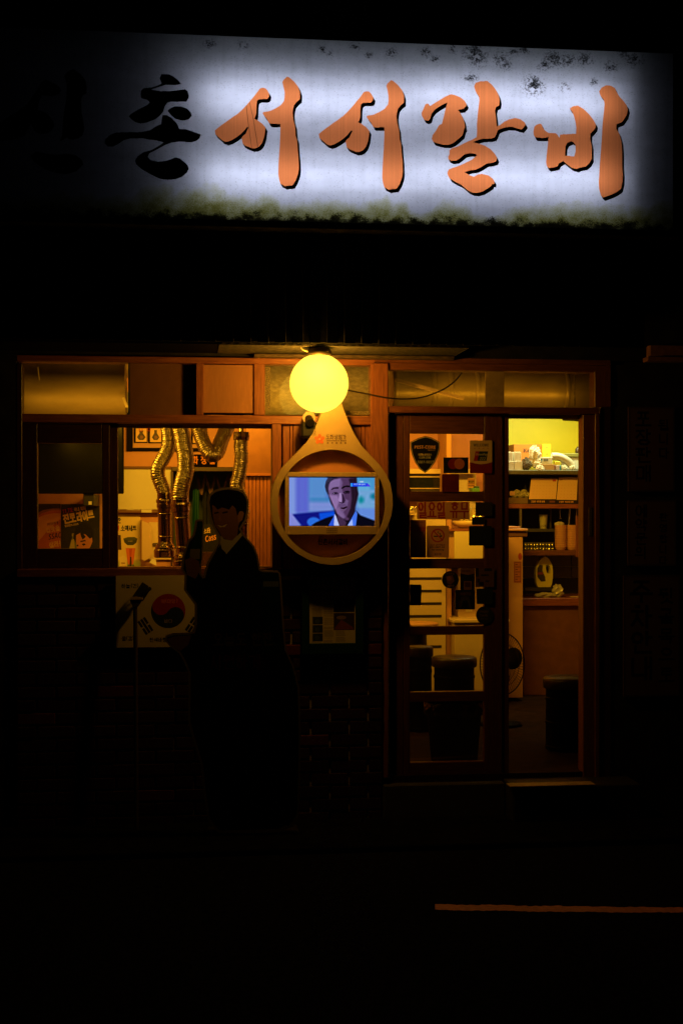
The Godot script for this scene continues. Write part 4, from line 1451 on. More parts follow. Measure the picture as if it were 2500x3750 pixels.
# ---------------------------------------------------------------- things before the wall
func build_front_things() -> void:
	# cardboard figure
	var z := 0.335
	var outline := [[715,1906],[722,1902],[742,1902],[748,1906],[744,1940],[745,1991],[740,2050],[737,2100],[744,2110],[757,2062],[780,2020],[797,1995],[804,1973],[790,1950],[776,1925],[766,1893],[758,1839],[764,1812],[784,1795],[810,1787],[837,1784],[873,1790],[893,1800],[905,1818],[911,1839],[909,1870],[902,1905],[882,1937],[895,1960],[914,1980],[931,2000],[945,2035],[953,2085],[965,2089],[1015,2090],[1027,2098],[1031,2137],[1036,2220],[1040,2286],[1049,2381],[1076,2440],[1097,2524],[1102,2700],[1098,2906],[1094,2990],[1075,3025],[1025,3048],[934,3051],[800,3050],[760,3000],[746,2906],[735,2800],[705,2700],[689,2643],[690,2540],[690,2464],[672,2420],[655,2392],[624,2369],[604,2345],[607,2327],[636,2318],[690,2316],[707,2312],[713,2286],[713,2214],[674,2161],[676,2107],[664,2085],[668,2036],[686,1982],[704,1960],[710,1940]]
	var lo := P(760.0, 3058.0, z)
	var hi := P(760.0, 1780.0, z)
	var x0 := P(598.0, 2400.0, z).x
	var x1 := P(1106.0, 2400.0, z).x
	var box_uv := Rect2(x0, lo.y, x1 - x0, hi.y - lo.y)
	var img := canvas(420, 1056, rgb8(156, 140, 112), 508, 1278, 598, 1780)
	var inner: Array = Geometry2D.offset_polygon(to_v2(outline), -8.0)
	for q in inner:
		fill(img, q, rgb8(26, 27, 34))
	var skin := rgb8(150, 104, 78)
	# bottle in the raised hand
	fill_px(img, [[722,1912],[741,1912],[738,1985],[737,2050],[728,2075],[700,2075],[690,2030],[706,1985],[718,1960]], rgb8(30, 62, 40))
	fill_px(img, [[696,2010],[732,2010],[731,2048],[694,2048]], rgb8(150, 140, 110))
	fill_px(img, [[676,2050],[700,2040],[728,2055],[732,2090],[715,2120],[684,2105]], skin)
	for k in 4:
		stroke(img, PackedVector2Array([Vector2(682, 2058 + k * 13), Vector2(722, 2062 + k * 12)]), 2.0, rgb8(140, 95, 70))
	# head
	fill_px(img, [[776,1850],[790,1835],[850,1830],[885,1850],[889,1880],[872,1925],[868,1960],[845,1985],[812,1968],[800,1945],[786,1925],[778,1890]], skin)
	fill_px(img, [[868,1880],[884,1868],[893,1880],[886,1905],[872,1915]], rgb8(186, 134, 102))
	fill_px(img, [[770,1845],[772,1818],[795,1800],[835,1793],[872,1800],[896,1825],[900,1850],[890,1872],[876,1872],[868,1890],[862,1862],[850,1850],[838,1866],[812,1858],[796,1866],[783,1852]], rgb8(18, 15, 15))
	fill_px(img, [[783,1877],[800,1874],[800,1879],[784,1882]], rgb8(40, 28, 24))
	fill_px(img, [[812,1876],[832,1872],[834,1877],[814,1881]], rgb8(40, 28, 24))
	fill_px(img, [[803,1882],[799,1906],[808,1908],[809,1902]], rgb8(168, 118, 88))
	fill_px(img, [[792,1920],[815,1924],[832,1917],[822,1930],[804,1931]], rgb8(235, 220, 205))
	stroke(img, PackedVector2Array([Vector2(790, 1919), Vector2(812, 1925), Vector2(834, 1915)]), 2.5, rgb8(120, 60, 50))
	# collar, tie, lapels
	fill_px(img, [[808,1962],[820,1975],[848,1980],[880,1950],[886,1962],[828,2030],[812,2015],[806,1990]], rgb8(212, 204, 190))
	fill_px(img, [[812,2012],[826,2026],[818,2070],[806,2110],[800,2060]], rgb8(20, 20, 30))
	stroke(img, PackedVector2Array([Vector2(890, 1966), Vector2(850, 2070), Vector2(822, 2230)]), 3.0, rgb8(12, 12, 16))
	stroke(img, PackedVector2Array([Vector2(800, 1995), Vector2(770, 2080), Vector2(790, 2200)]), 3.0, rgb8(12, 12, 16))
	# crate he leans on, hand below
	fill_px(img, [[958,2098],[1018,2100],[1026,2300],[1036,2400],[960,2400]], rgb8(22, 46, 36))
	fill_box(img, 962, 2130, 1020, 2150, rgb8(110, 120, 100))
	fill_px(img, [[612,2338],[640,2328],[700,2326],[690,2360],[660,2384],[630,2364]], skin)
	write_ko(img, "오늘도 한잔", 780, 2320, 46, rgb8(92, 74, 44), 0.13, 0.8)
	write_ko(img, "시원하게", 770, 2400, 52, rgb8(90, 34, 30), 0.13, 0.8)
	fill_px(img, [[740,2480],[1080,2480],[1090,2960],[770,2960]], rgb8(30, 32, 44))
	stroke(img, PackedVector2Array([Vector2(905, 2560), Vector2(915, 2960)]), 6.0, rgb8(16, 16, 20))
	fill_px(img, [[770,2960],[1092,2960],[1060,3030],[800,3035]], rgb8(40, 25, 18))
	var s := begin()
	plate(s, px_poly(outline, z), z, 0.008, box_uv)
	var fig := thing("cardboard_standee", "life-size cardboard cutout of a smiling dark-haired figure in a dark suit raising a bottle", "cardboard cutout", Vector3((x0 + x1) / 2.0, 0.03, z))
	part("printed_board", s, dull(printed(blurred(img, 1.7), 0.8)), fig)
	s = begin()
	var bx0 := P(800.0, 3000.0, z).x
	bar(s, Vector3(bx0 + 0.15, 0.9, z - 0.012), Vector3(bx0 + 0.15, 0.035, z - 0.12), 0.12, 0.006)
	box(s, Vector3(bx0 - 0.05, 0.03, z - 0.16), Vector3(bx0 + 0.4, 0.04, z + 0.0))
	part("stand_strut", s, dull(plain(0.03, 0.022, 0.015, 0.95)), fig)

	# board with the flag and its explanation
	img = canvas(384, 336, rgb8(196, 180, 156), 300, 262, 425, 2108)
	write_ko(img, "하늘", 445, 2138, 15, rgb8(25, 25, 30), 0.16)
	write(img, "(", 480, 2152, 13, rgb8(25, 25, 30), 5)
	write_ko(img, "건", 486, 2138, 15, rgb8(25, 25, 30), 0.16)
	write(img, ")", 502, 2152, 13, rgb8(25, 25, 30), 5)
	trigram(img, Vector2(525, 2168), deg_to_rad(-57), [1, 1, 1])
	trigram(img, Vector2(533, 2292), deg_to_rad(57), [0, 1, 0])
	trigram(img, Vector2(706, 2168), deg_to_rad(57), [0, 1, 0])
	trigram(img, Vector2(706, 2292), deg_to_rad(-57), [0, 0, 0])
	var c := Vector2(616, 2238)
	var rr := 63.0
	fill(img, disc(c, rr, rr, 48), rgb8(28, 40, 86))
	var red := PackedVector2Array()
	var tilt := deg_to_rad(33)
	for k in 25:
		red.append(c + Vector2(cos(PI + PI * k / 24.0), sin(PI + PI * k / 24.0)).rotated(tilt) * rr)
	fill(img, red, rgb8(150, 28, 30))
	fill(img, disc(c + Vector2(-rr / 2.0, 0).rotated(tilt), rr / 2.0, rr / 2.0, 32), rgb8(150, 28, 30))
	fill(img, disc(c + Vector2(rr / 2.0, 0).rotated(tilt), rr / 2.0, rr / 2.0, 32), rgb8(28, 40, 86))
	write_ko(img, "해", 590, 2195, 14, rgb8(214, 120, 90), 0.13)
	write(img, "(", 606, 2208, 13, rgb8(214, 120, 90), 5)
	write_ko(img, "태양", 612, 2195, 14, rgb8(214, 120, 90), 0.13)
	write(img, ")", 645, 2208, 13, rgb8(214, 120, 90), 5)
	write_ko(img, "바다", 602, 2268, 14, rgb8(170, 150, 120), 0.13)
	write_ko(img, "물", 447, 2330, 15, rgb8(25, 25, 30), 0.16)
	write(img, "(", 463, 2344, 13, rgb8(25, 25, 30), 5)
	write_ko(img, "감", 469, 2330, 15, rgb8(25, 25, 30), 0.16)
	write(img, ")", 485, 2344, 13, rgb8(25, 25, 30), 5)
	write_ko(img, "흰색바탕", 548, 2336, 15, rgb8(25, 25, 30), 0.16, 0.95)
	var fb := sheet("flag_board", 425, 2108, 725, 2370, 0.05, printed(img, 0.5), null, 0.012)
	tag(fb, "cream board with a red and blue circle flag and black bars, on the brick wall", "information board")

	# broom stood head up
	var bm := thing("broom", "dark broom standing head up before the flag board", "broom", P(500.0, 3020.0, 0.1))
	s = begin()
	rod(s, Vector3(P(502.0, 3016.0, 0.12).x, 0.02, 0.14), P(496.0, 2195.0, 0.09), 0.0115)
	part("handle", s, plain(0.05, 0.03, 0.02, 0.5), bm)
	s = begin()
	plate(s, px_poly([[476, 2198], [486, 2222], [506, 2222], [524, 2196], [520, 2188], [500, 2186]], 0.105), 0.105, 0.03, Rect2(0, 0, 1, 1))
	part("broom_head", s, plain(0.035, 0.025, 0.02, 0.5), bm)
	s = begin()
	plate(s, px_poly([[478, 2188], [499, 2184], [522, 2190], [524, 2195], [478, 2197]], 0.11), 0.11, 0.038, Rect2(0, 0, 1, 1))
	part("broom_band", s, plain(0.35, 0.25, 0.15, 0.5), bm)
	s = begin()
	rng.seed = 4
	for k in 60:
		var t := k / 59.0
		var a := P(lerpf(484, 520, t), 2186.0 + rng.randf() * 3.0, 0.105)
		var b := P(lerpf(522, 556, t) + rng.randf_range(-2, 2), lerpf(2134, 2158, t) + rng.randf_range(-3, 3), 0.105)
		a.z = 0.075 + rng.randf() * 0.03
		b.z = a.z + rng.randf_range(-0.008, 0.008)
		rod(s, a, b, 0.0016, 5)
	var br := part("bristles", s, plain(0.02, 0.018, 0.016, 0.8), bm)
	br.set_meta("kind", "stuff")

	# framed newspaper page
	var nf := thing("framed_newspaper", "newspaper cutting in a dark green frame on the brick wall below the drop-shaped display", "notice frame", P(1218.0, 2395.0, 0.03))
	var green := dull(plain(0.008, 0.03, 0.022, 0.55))
	rect_part("frame", 1105, 2092, 1133, 2396, 0.06, 0.02, green, nf)
	rect_part("frame", 1302, 2092, 1332, 2396, 0.06, 0.02, green, nf)
	rect_part("frame", 1133, 2092, 1302, 2112, 0.06, 0.02, green, nf)
	rect_part("frame", 1133, 2356, 1302, 2396, 0.06, 0.02, green, nf)
	img = canvas(256, 372, rgb8(188, 172, 140), 168, 244, 1134, 2112)
	for col in 3:
		for row in 60:
			if rng.randf() < 0.85:
				fill_box(img, 1143 + col * 43, 2180 + row * 2.9, 1143 + col * 43 + 30 + rng.randf() * 8, 2181.3 + row * 2.9, rgb8(120, 108, 86))
	write_ko(img, "서서 먹는 갈비집", 1142, 2122, 22, rgb8(30, 28, 26), 0.15, 0.75)
	write_ko(img, "저녁마다 줄을 선다", 1142, 2152, 14, rgb8(40, 36, 34), 0.14, 0.75)
	fill_box(img, 1222, 2196, 1298, 2242, rgb8(16, 16, 18))
	fill_box(img, 1222, 2246, 1298, 2308, rgb8(40, 22, 26))
	fill_px(img, [[1226, 2300], [1250, 2270], [1290, 2296], [1296, 2306], [1226, 2306]], rgb8(110, 40, 36))
	fill(img, disc(Vector2(1250, 2262), 18, 7), rgb8(120, 96, 84))
	for k in 3:
		fill_box(img, 1145, 2258 + k * 31, 1182, 2286 + k * 31, rgb8(24, 34, 38))
		fill(img, disc(Vector2(1162, 2274 + k * 31), 9, 8), rgb8(50, 64, 60))
	sheet("page", 1133.5, 2112.5, 1301.5, 2355.5, 0.045, printed(img, 0.7), nf, 0.003)

	# small camera on the wall left of the drop
	var cam := thing("security_camera", "small black camera on a bracket under the globe lamp", "camera", P(1125.0, 1600.0, 0.0))
	var blk := plain(0.012, 0.01, 0.009, 0.45)
	s = begin()
	box(s, P(1098, 1606, 0.05) - Vector3(0, 0, 0.02), P(1160, 1548, 0.05) + Vector3(0, 0, 0.07), 0.012)
	part("camera_body", s, blk, cam)
	s = begin()
	var cc := P(1128, 1532, 0.06)
	rod(s, cc + Vector3(0, -0.02, -0.05), cc + Vector3(0, 0.0, 0.05), 0.033, 20)
	part("camera_hood", s, plain(0.30, 0.2, 0.1, 0.5), cam)
	s = begin()
	rod(s, cc + Vector3(0, -0.005, 0.045), cc + Vector3(0.004, -0.03, 0.085), 0.022, 18)
	part("lens_tube", s, blk, cam)
	s = begin()
	wire(s, [P(1162, 1560, 0.05), P(1172, 1530, 0.06), P(1176, 1505, 0.03), P(1178, 1490, 0.0)], 0.004)
	part("camera_cable", s, blk, cam)

	# notice boards on the wall to the right of the door
	var words := [["포장판매", "됩니다"], ["예약문의", "환영합니다"], ["주차안내", "뒷골목으로"]]
	var rects := [[2300, 1490, 2468, 1800], [2298, 1832, 2474, 2072], [2282, 2108, 2488, 2550]]
	var labels := ["topmost of the three faint notice boards on the dark wall right of the door", "middle one of three faint notice boards on the dark wall right of the door", "lowest and tallest of three faint notice boards on the wall right of the door"]
	for k in 3:
		var q: Array = rects[k]
		img = canvas(168, 300, rgb8(70, 52, 38), q[2] - q[0], q[3] - q[1], q[0], q[1])
		fill_box(img, q[0] + 6, q[1] + 6, q[2] - 6, q[3] - 6, rgb8(92, 68, 50))
		for col in 2:
			var t: String = words[k][col]
			var hh: float = (q[3] - q[1]) / (5.4 + col * 1.6)
			for j in t.length():
				write_ko(img, t[j], q[0] + 26 + col * (q[2] - q[0]) * 0.5, q[1] + 18 + col * 30 + j * hh * 1.15, hh * (0.95 - 0.1 * col), rgb8(26, 12, 10), 0.14)
		var nb := sheet("notice_board", q[0], q[1], q[2], q[3], 0.0, dull(printed(img, 0.8)), null, 0.018)
		tag(nb, labels[k], "notice board", "notice boards on the neighbouring wall")

	# cables across the top lights
	var cb := thing("hanging_cable", "thin dark cable sagging from the globe lamp across the right top light", "cable", P(1420.0, 1470.0, 0.0))
	s = begin()
	wire(s, [P(1270, 1428, 0.02), P(1330, 1440, 0.012), P(1420, 1457, 0.012), P(1480, 1461, -0.02), P(1540, 1456, -0.03), P(1610, 1432, -0.03), P(1660, 1400, -0.03), P(1690, 1366, -0.03)], 0.0042)
	part("cable", s, plain(0.03, 0.018, 0.01, 0.5), cb)

func to_v2(a: Array) -> PackedVector2Array:
	var out := PackedVector2Array()
	for p in a:
		out.append(Vector2(p[0], p[1]))
	return out

# three bars of the flag; 1 is whole, 0 broken
func trigram(img: Image, c: Vector2, a: float, kinds: Array) -> void:
	var keep := pen
	pen = pen * Transform2D(a, c)
	for k in 3:
		var y := -16.0 + 12.0 * k
		if kinds[k]:
			fill_box(img, -29, y, 29, y + 9, rgb8(22, 22, 26))
		else:
			fill_box(img, -29, y, -3, y + 9, rgb8(22, 22, 26))
			fill_box(img, 3, y, 29, y + 9, rgb8(22, 22, 26))
	pen = keep

# ---------------------------------------------------------------- stickers on the door glass
func sticker(called: String, poly: Array, z: float, m: Material, label: String, category := "sticker", uv := []) -> MeshInstance3D:
	var s := begin()
	var pts := px_poly(poly, z)
	var lo := Vector2(1e9, 1e9)
	var hi := -lo
	for p in pts:
		lo = lo.min(p)
		hi = hi.max(p)
	plate(s, pts, z, 0.001, Rect2(lo, hi - lo))
	var o := part(called, s, m)
	tag(o, label, category, "stickers on the door panes" if category == "sticker" else "")
	return o

func round_rect(x0: float, y0: float, x1: float, y1: float, q := 6.0) -> Array:
	var out := []
	for p in rounded(Rect2(x0, y0, x1 - x0, y1 - y0), q, 4):
		out.append([p.x, p.y])
	return out

func circle_px(cx: float, cy: float, rx: float, ry: float) -> Array:
	var out := []
	for p in disc(Vector2(cx, cy), rx, ry, 30):
		out.append([p.x, p.y])
	return out

func build_stickers() -> void:
	var z := -0.046
	# shield
	var pts := [[1556,1597],[1580,1603],[1609,1619],[1610,1640],[1604,1665],[1592,1692],[1575,1716],[1556,1732],[1536,1718],[1520,1695],[1507,1665],[1502,1640],[1501,1619],[1530,1605]]
	var img := canvas(220, 270, rgb8(10, 10, 16), 109, 135, 1501, 1597)
	var ins: Array = Geometry2D.offset_polygon(to_v2(pts), -2.2)
	fill(img, to_v2(pts), rgb8(70, 20, 16))
	fill(img, ins[0], rgb8(190, 180, 150))
	ins = Geometry2D.offset_polygon(to_v2(pts), -4.2)
	fill(img, ins[0], rgb8(10, 10, 16))
	write(img, "PEST-CORE", 1517, 1643, 11, rgb8(240, 170, 90), 77)
	write_ko(img, "페스트코어", 1565, 1645.5, 5.2, rgb8(190, 150, 100), 0.14)
	write_ko(img, "해충", 1530, 1661, 8, rgb8(200, 180, 140), 0.14)
	write(img, "&", 1547, 1669, 7, rgb8(200, 180, 140), 5)
	write_ko(img, "바이러스", 1553, 1661, 8, rgb8(200, 180, 140), 0.14, 0.78)
	write(img, "CLEAN ZONE", 1534, 1679, 7.5, rgb8(190, 185, 165), 42)
	write(img, "1661-9855", 1526, 1697, 10, rgb8(210, 205, 190), 60, false, 0.2)
	sticker("shield_sticker", pts, z, printed(img), "black shield sticker with pale lettering in the top door pane")
	# two overlapping circles on black
	img = canvas(182, 116, rgb8(10, 9, 12), 91, 58, 1623, 1675)
	fill(img, disc(Vector2(1658, 1699), 19, 19.5), rgb8(120, 18, 20))
	fill(img, disc(Vector2(1681, 1699), 19, 19.5), rgb8(170, 92, 40))
	write(img, "mastercard", 1640, 1730, 6, rgb8(90, 60, 40), 56, false)
	sticker("card_sticker", round_rect(1623, 1675, 1714, 1733, 1.0), z, printed(img), "black sticker with two overlapping dark red and orange circles")
	# welcome card
	img = canvas(164, 240, rgb8(200, 170, 130), 82, 120, 1719, 1613)
	fill_px(img, [[1719,1692],[1740,1698],[1760,1700],[1780,1698],[1801,1692],[1801,1733],[1719,1733]], rgb8(120, 22, 24))
	write(img, "WELCOME", 1732, 1635, 10, rgb8(40, 36, 70), 56)
	for k in 4:
		fill(img, disc(Vector2(1737 + k * 16, 1642), 2, 2, 8), rgb8(150, 50, 40))
	fill_px(img, [[1740,1653],[1786,1653],[1780,1688],[1733,1688]], rgb8(14, 36, 44))
	fill_px(img, [[1740,1653],[1754,1653],[1747,1688],[1733,1688]], rgb8(150, 24, 30))
	write(img, "UnionPay", 1740, 1671, 8, rgb8(190, 180, 160), 43, true, 0.15)
	for q in [[1756,1676,1762,1685],[1764,1676,1768,1685],[1771,1676,1777,1685]]:
		stroke(img, PackedVector2Array([Vector2(q[0], q[1]), Vector2(q[2], q[1]), Vector2(q[0], q[3]), Vector2(q[2], q[3])]), 1.4, rgb8(190, 180, 160))
	sticker("welcome_sticker", round_rect(1719, 1613, 1801, 1733, 4.0), -0.043, printed(img), "cream and red sticker that says welcome, at the right of the top pane")
	# dark red card
	img = canvas(126, 132, rgb8(92, 18, 18), 63, 66, 1617, 1736)
	write_ko(img, "카드", 1640, 1750, 12, rgb8(120, 34, 30), 0.1)
	sticker("red_sticker", round_rect(1617, 1736, 1680, 1802, 4.0), z, printed(img), "plain dark red square sticker below the black sticker with circles")
	# sunday closed
	img = canvas(386, 132, rgb8(206, 150, 92), 193, 66, 1525, 1838)
	var x := 1531.0
	for ch in ["일", "요", "일"]:
		for run in syllable(ch):
			var line := PackedVector2Array()
			for p in run:
				line.append(Vector2(x + p.x * 30.0, 1840 + p.y * 58.0))
			stroke(img, line, 6.5, rgb8(150, 20, 18))
		x += 34.0
	x = 1648.0
	for ch in ["휴", "무"]:
		for run in syllable(ch):
			var line := PackedVector2Array()
			for p in run:
				line.append(Vector2(x + p.x * 32.0, 1837 + p.y * 60.0))
			stroke(img, line, 6.0, rgb8(150, 20, 18))
		x += 35.0
	var o := sticker("closing_day_notice", [[1525,1838],[1718,1838],[1718,1903],[1526,1901]], z, printed(img, 0.7), "paper notice with big red Korean letters at the top of the second door pane", "notice")
	# poster whose code has been left out
	img = canvas(116, 276, rgb8(186, 112, 62), 58, 138, 1500, 1904)
	fill_box(img, 1500, 1930, 1558, 1946, rgb8(190, 70, 36))
	fill_box(img, 1500, 1952, 1550, 2028, rgb8(196, 128, 76))
	fill_box(img, 1500, 1910, 1548, 1914, rgb8(140, 80, 40))
	sticker("payment_poster", [[1500,1904],[1559,1904],[1559,2042],[1500,2042]], z, printed(img, 0.7), "orange brown poster at the left of the second pane, with a pale empty square", "poster")
	# no smoking
	img = canvas(164, 234, rgb8(206, 150, 96), 82, 117, 1561, 1925)
	var cpt := Vector2(1602, 1961)
	fill(img, disc(cpt, 25, 25, 40), rgb8(176, 40, 22))
	fill(img, disc(cpt, 20, 20, 40), rgb8(206, 150, 96))
	fill_box(img, 1587, 1962, 1603, 1966, rgb8(20, 16, 16))
	fill_box(img, 1605, 1962, 1617, 1966, rgb8(20, 16, 16))
	stroke(img, PackedVector2Array([Vector2(1604, 1946), Vector2(1601, 1951), Vector2(1612, 1954), Vector2(1609, 1959), Vector2(1617, 1961)]), 1.8, rgb8(20, 16, 16))
	stroke(img, PackedVector2Array([Vector2(1586, 1944), Vector2(1619, 1978)]), 4.5, rgb8(176, 40, 22))
	write_ko(img, "이곳은 금연구역입니다", 1575, 1993, 5.5, rgb8(90, 30, 20), 0.14, 0.85)
	write_ko(img, "흡연시 과태료가 부과", 1573, 2001, 5.5, rgb8(60, 24, 18), 0.16, 0.9)
	write(img, "No Smoking", 1581, 2018, 6, rgb8(40, 22, 18), 43)
	write_ko(img, "마포구청", 1590, 2026, 7, rgb8(90, 50, 30), 0.14, 0.8)
	sticker("no_smoking_sign", round_rect(1561, 1925, 1643, 2042, 4.0), -0.044, printed(img), "orange no smoking card with a crossed red ring in the second pane", "sign")
	# dark stickers that straddle the right stile
	var darks := [
		[round_rect(1740, 1839, 1802, 1890, 3.0), "uppermost dark square sticker at the right edge of the second pane", Color(0.03, 0.025, 0.025)],
		[round_rect(1727, 1893, 1772, 1922, 2.0), "small black sticker second from the top at the right of the second pane", Color(0.015, 0.02, 0.022)],
		[round_rect(1716, 1926, 1800, 1998, 4.0), "large black rounded sticker over the corner of the pale board in the second pane", Color(0.012, 0.016, 0.02)],
		[round_rect(1744, 2156, 1802, 2212, 2.0), "dark blue-black square sticker at the right of the third pane", Color(0.016, 0.024, 0.028)],
	]
	for d in darks:
		var c: Color = d[2]
		sticker("dark_sticker", d[0], -0.042, plain(c.r, c.g, c.b, 0.4), d[1])
	# third pane: round, tall, square, plan, green round
	img = canvas(126, 130, rgb8(26, 20, 18), 63, 66, 1617, 2090)
	fill_px(img, [[1632,2110],[1656,2106],[1664,2128],[1650,2142],[1636,2136]], rgb8(110, 70, 40))
	fill(img, disc(Vector2(1644, 2118), 8, 9), rgb8(150, 90, 60))
	write_ko(img, "맛있는집", 1633, 2096, 7, rgb8(120, 80, 40), 0.14)
	write(img, "2019", 1636, 2150, 7, rgb8(150, 110, 60), 26)
	sticker("round_sticker", circle_px(1648, 2123, 31, 32), z, printed(img), "round dark sticker at the top of the third door pane")
	img = canvas(108, 156, rgb8(18, 15, 16), 52, 78, 1685, 2082)
	fill_px(img, [[1685,2082],[1737,2082],[1737,2100],[1712,2106],[1685,2100]], rgb8(120, 84, 56))
	fill_box(img, 1697, 2128, 1726, 2160, rgb8(120, 84, 56))
	fill_box(img, 1702, 2132, 1721, 2150, rgb8(70, 30, 22))
	write(img, "GUIDE", 1691, 2094, 6, rgb8(60, 20, 16), 30)
	sticker("tall_sticker", round_rect(1685, 2082, 1737, 2160, 3.0), z, printed(img), "tall dark sticker with a pale top, right of the round one in the third pane")
	img = canvas(144, 148, rgb8(18, 18, 20), 71, 73, 1667, 2160)
	fill(img, disc(Vector2(1702, 2176), 26, 9), rgb8(46, 40, 26))
	fill_px(img, [[1688,2186],[1716,2186],[1720,2204],[1724,2226],[1716,2226],[1710,2200],[1694,2200],[1688,2226],[1680,2226],[1684,2204]], rgb8(60, 52, 30))
	fill_box(img, 1676, 2200, 1684, 2224, rgb8(60, 26, 20))
	write_ko(img, "숯불구이", 1684, 2170, 9, rgb8(100, 60, 40), 0.14)
	sticker("square_sticker", round_rect(1667, 2160, 1738, 2232, 3.0), z, printed(img), "square dark sticker with a grill drawing, lowest left of its cluster in the third pane")
	img = canvas(136, 140, rgb8(96, 66, 44), 68, 70, 1740, 2081)
	for q in [[1740,2081,1752,2112],[1772,2081,1800,2092],[1746,2120,1756,2134],[1760,2104,1788,2110],[1752,2132,1770,2146],[1776,2126,1790,2132]]:
		fill_box(img, q[0], q[1], q[2], q[3], rgb8(30, 20, 16))
	sticker("pale_sticker", round_rect(1740, 2081, 1808, 2150, 2.0), -0.043, printed(img), "brownish grey patterned sticker at the top right of the third pane")
	img = canvas(120, 132, rgb8(36, 38, 24), 60, 66, 1742, 2220)
	write(img, "Happy", 1756, 2246, 9, rgb8(120, 96, 60), 30)
	write(img, "Smile", 1756, 2258, 9, rgb8(120, 96, 60), 28)
	write(img, "We are", 1757, 2269, 7, rgb8(100, 80, 50), 26)
	sticker("green_round_sticker", circle_px(1773, 2253, 31, 33), z, printed(img), "round dark green sticker at the lower right of the third pane")
	sticker("brown_card", [[1500,2140],[1541,2141],[1543,2150],[1541,2217],[1500,2217]], -0.071, mottled("brown_card", Color(0.035, 0.02, 0.012), Color(0.075, 0.04, 0.022), 0.03, Vector3(3, 3, 3), 0.8), "brown card hanging at the left of the third pane", "card")

# ---------------------------------------------------------------- lamps inside
const ROOM_ENERGY := 1.85
const KITCHEN_ENERGY := 1.35

func strip_lamp(label: String, c: Vector3, size: Vector2, tint: Color, energy: float, look: float, tilt: float, yaw := 0.0) -> void:
	# a flat fitting whose face looks down (tilt 0) or towards the back wall (tilt 90)
	var o := thing("strip_lamp", label, "lamp", c, "strip lamps inside")
	var turn := Basis(Vector3.UP, deg_to_rad(yaw)) * Basis(Vector3.RIGHT, deg_to_rad(tilt))
	var place := func(called: String, lo: Vector3, hi: Vector3, m: Material) -> void:
		var s := begin()
		box(s, lo, hi, 0.003)
		s.generate_normals()
		var k := MeshInstance3D.new()
		k.name = called
		k.mesh = s.commit()
		k.material_override = m
		k.basis = turn
		o.add_child(k, true)
	place.call("housing", Vector3(-size.x / 2.0 - 0.02, 0.012, -size.y / 2.0 - 0.015), Vector3(size.x / 2.0 + 0.02, 0.05, size.y / 2.0 + 0.015), plain(0.5, 0.48, 0.4, 0.5))
	var m := StandardMaterial3D.new()
	m.albedo_color = Color(0.8, 0.8, 0.75)
	m.emission_enabled = true
	m.emission = tint.linear_to_srgb()
	m.emission_energy_multiplier = look
	place.call("lamp_diffuser", Vector3(-size.x / 2.0, 0.0, -size.y / 2.0), Vector3(size.x / 2.0, 0.0115, size.y / 2.0), m)
	var s := begin()
	rod(s, c + turn * Vector3(0, 0.05, 0), Vector3(c.x, CEIL, c.z + 0.05), 0.006)
	part("hanger", s, plain(0.3, 0.3, 0.28, 0.5), o)
	var l := AreaLight3D.new()
	l.name = "strip_light"
	l.area_size = size
	l.area_normalize_energy = true
	l.light_energy = energy
	l.light_color = tint.linear_to_srgb()
	l.area_range = 9.0
	l.shadow_enabled = true
	add_child(l, true)
	l.basis = turn * Basis(Vector3.RIGHT, -PI / 2.0)
	l.position = c + turn * Vector3(0, -0.006, 0)

func build_interior_lamps() -> void:
	var warm := Color(1.0, 0.465, 0.018)
	strip_lamp("warm strip lamp hanging behind the hoses over the left window", Vector3(-0.75, 2.31, -1.6), Vector2(1.1, 0.1), warm, ROOM_ENERGY * 1.0, 1.2, 72.0)
	strip_lamp("warm strip lamp hanging behind the round duct over the door", Vector3(0.95, 2.36, -1.5), Vector2(0.9, 0.1), warm, ROOM_ENERGY * 1.15, 1.2, 72.0)
	strip_lamp("greenish white strip lamp over the kitchen shelves at the back", Vector3(1.95, 2.50, -3.06), Vector2(0.9, 0.06), Color(1.0, 0.95, 0.42), KITCHEN_ENERGY, 0.8, 34.0)
	strip_lamp("added unseen warm strip lamp high behind the left sash, turned towards the hoses", Vector3(-1.72, 2.2, -1.0), Vector2(0.6, 0.08), warm, 0.45, 1.0, 78.0, -90.0)  # unseen lamp added to brighten the hoses from the left
	var a := P(780, 1537, -0.14)
	strip_lamp("added unseen warm strip lamp along the back of the rail under the left top lights", Vector3(P(620, 1537, -0.14).x, a.y, a.z), Vector2(1.5, 0.02), warm, 0.15, 1.0, 125.0)  # unseen lamp added to brighten the duct above the rail
	a = P(1800, 1503, -0.14)
	strip_lamp("added unseen warm strip lamp along the back of the rail over the door", Vector3(a.x, a.y, a.z), Vector2(0.95, 0.016), warm, 0.075, 1.0, 125.0)  # also added, to brighten the round duct

# ---------------------------------------------------------------- ducts behind the glass
func hose(called: String, label: String, pts: Array, rad_px: float) -> Node3D:
	var line := []
	for p in pts:
		line.append(P(p[0], p[1], p[2]))
	var sc := scale_at(pts[0][0], pts[0][2])
	var o := thing(called, label, "exhaust hose", line[-1], "exhaust hoses over the tables")
	var path := smooth_line(line, 0.004)
	var rad := PackedFloat32Array()
	var nz := FastNoiseLite.new()
	nz.frequency = 0.35
	nz.seed = int(pts[0][0])
	for k in path.size():
		rad.append(rad_px * sc * (1.0 + 0.05 * sin(TAU * k / 3.3) + 0.03 * nz.get_noise_1d(k)))
	var s := begin()
	tube(s, path, rad, 26, true, nz)
	part("flexible_hose", s, foil_metal(), o)
	return o

func foil_metal() -> StandardMaterial3D:
	return mottled("hose_foil", Color(0.52, 0.46, 0.38), Color(0.95, 0.86, 0.70), 0.11, Vector3(9, 9, 9), 0.28, 1.0, 0.35, 3)

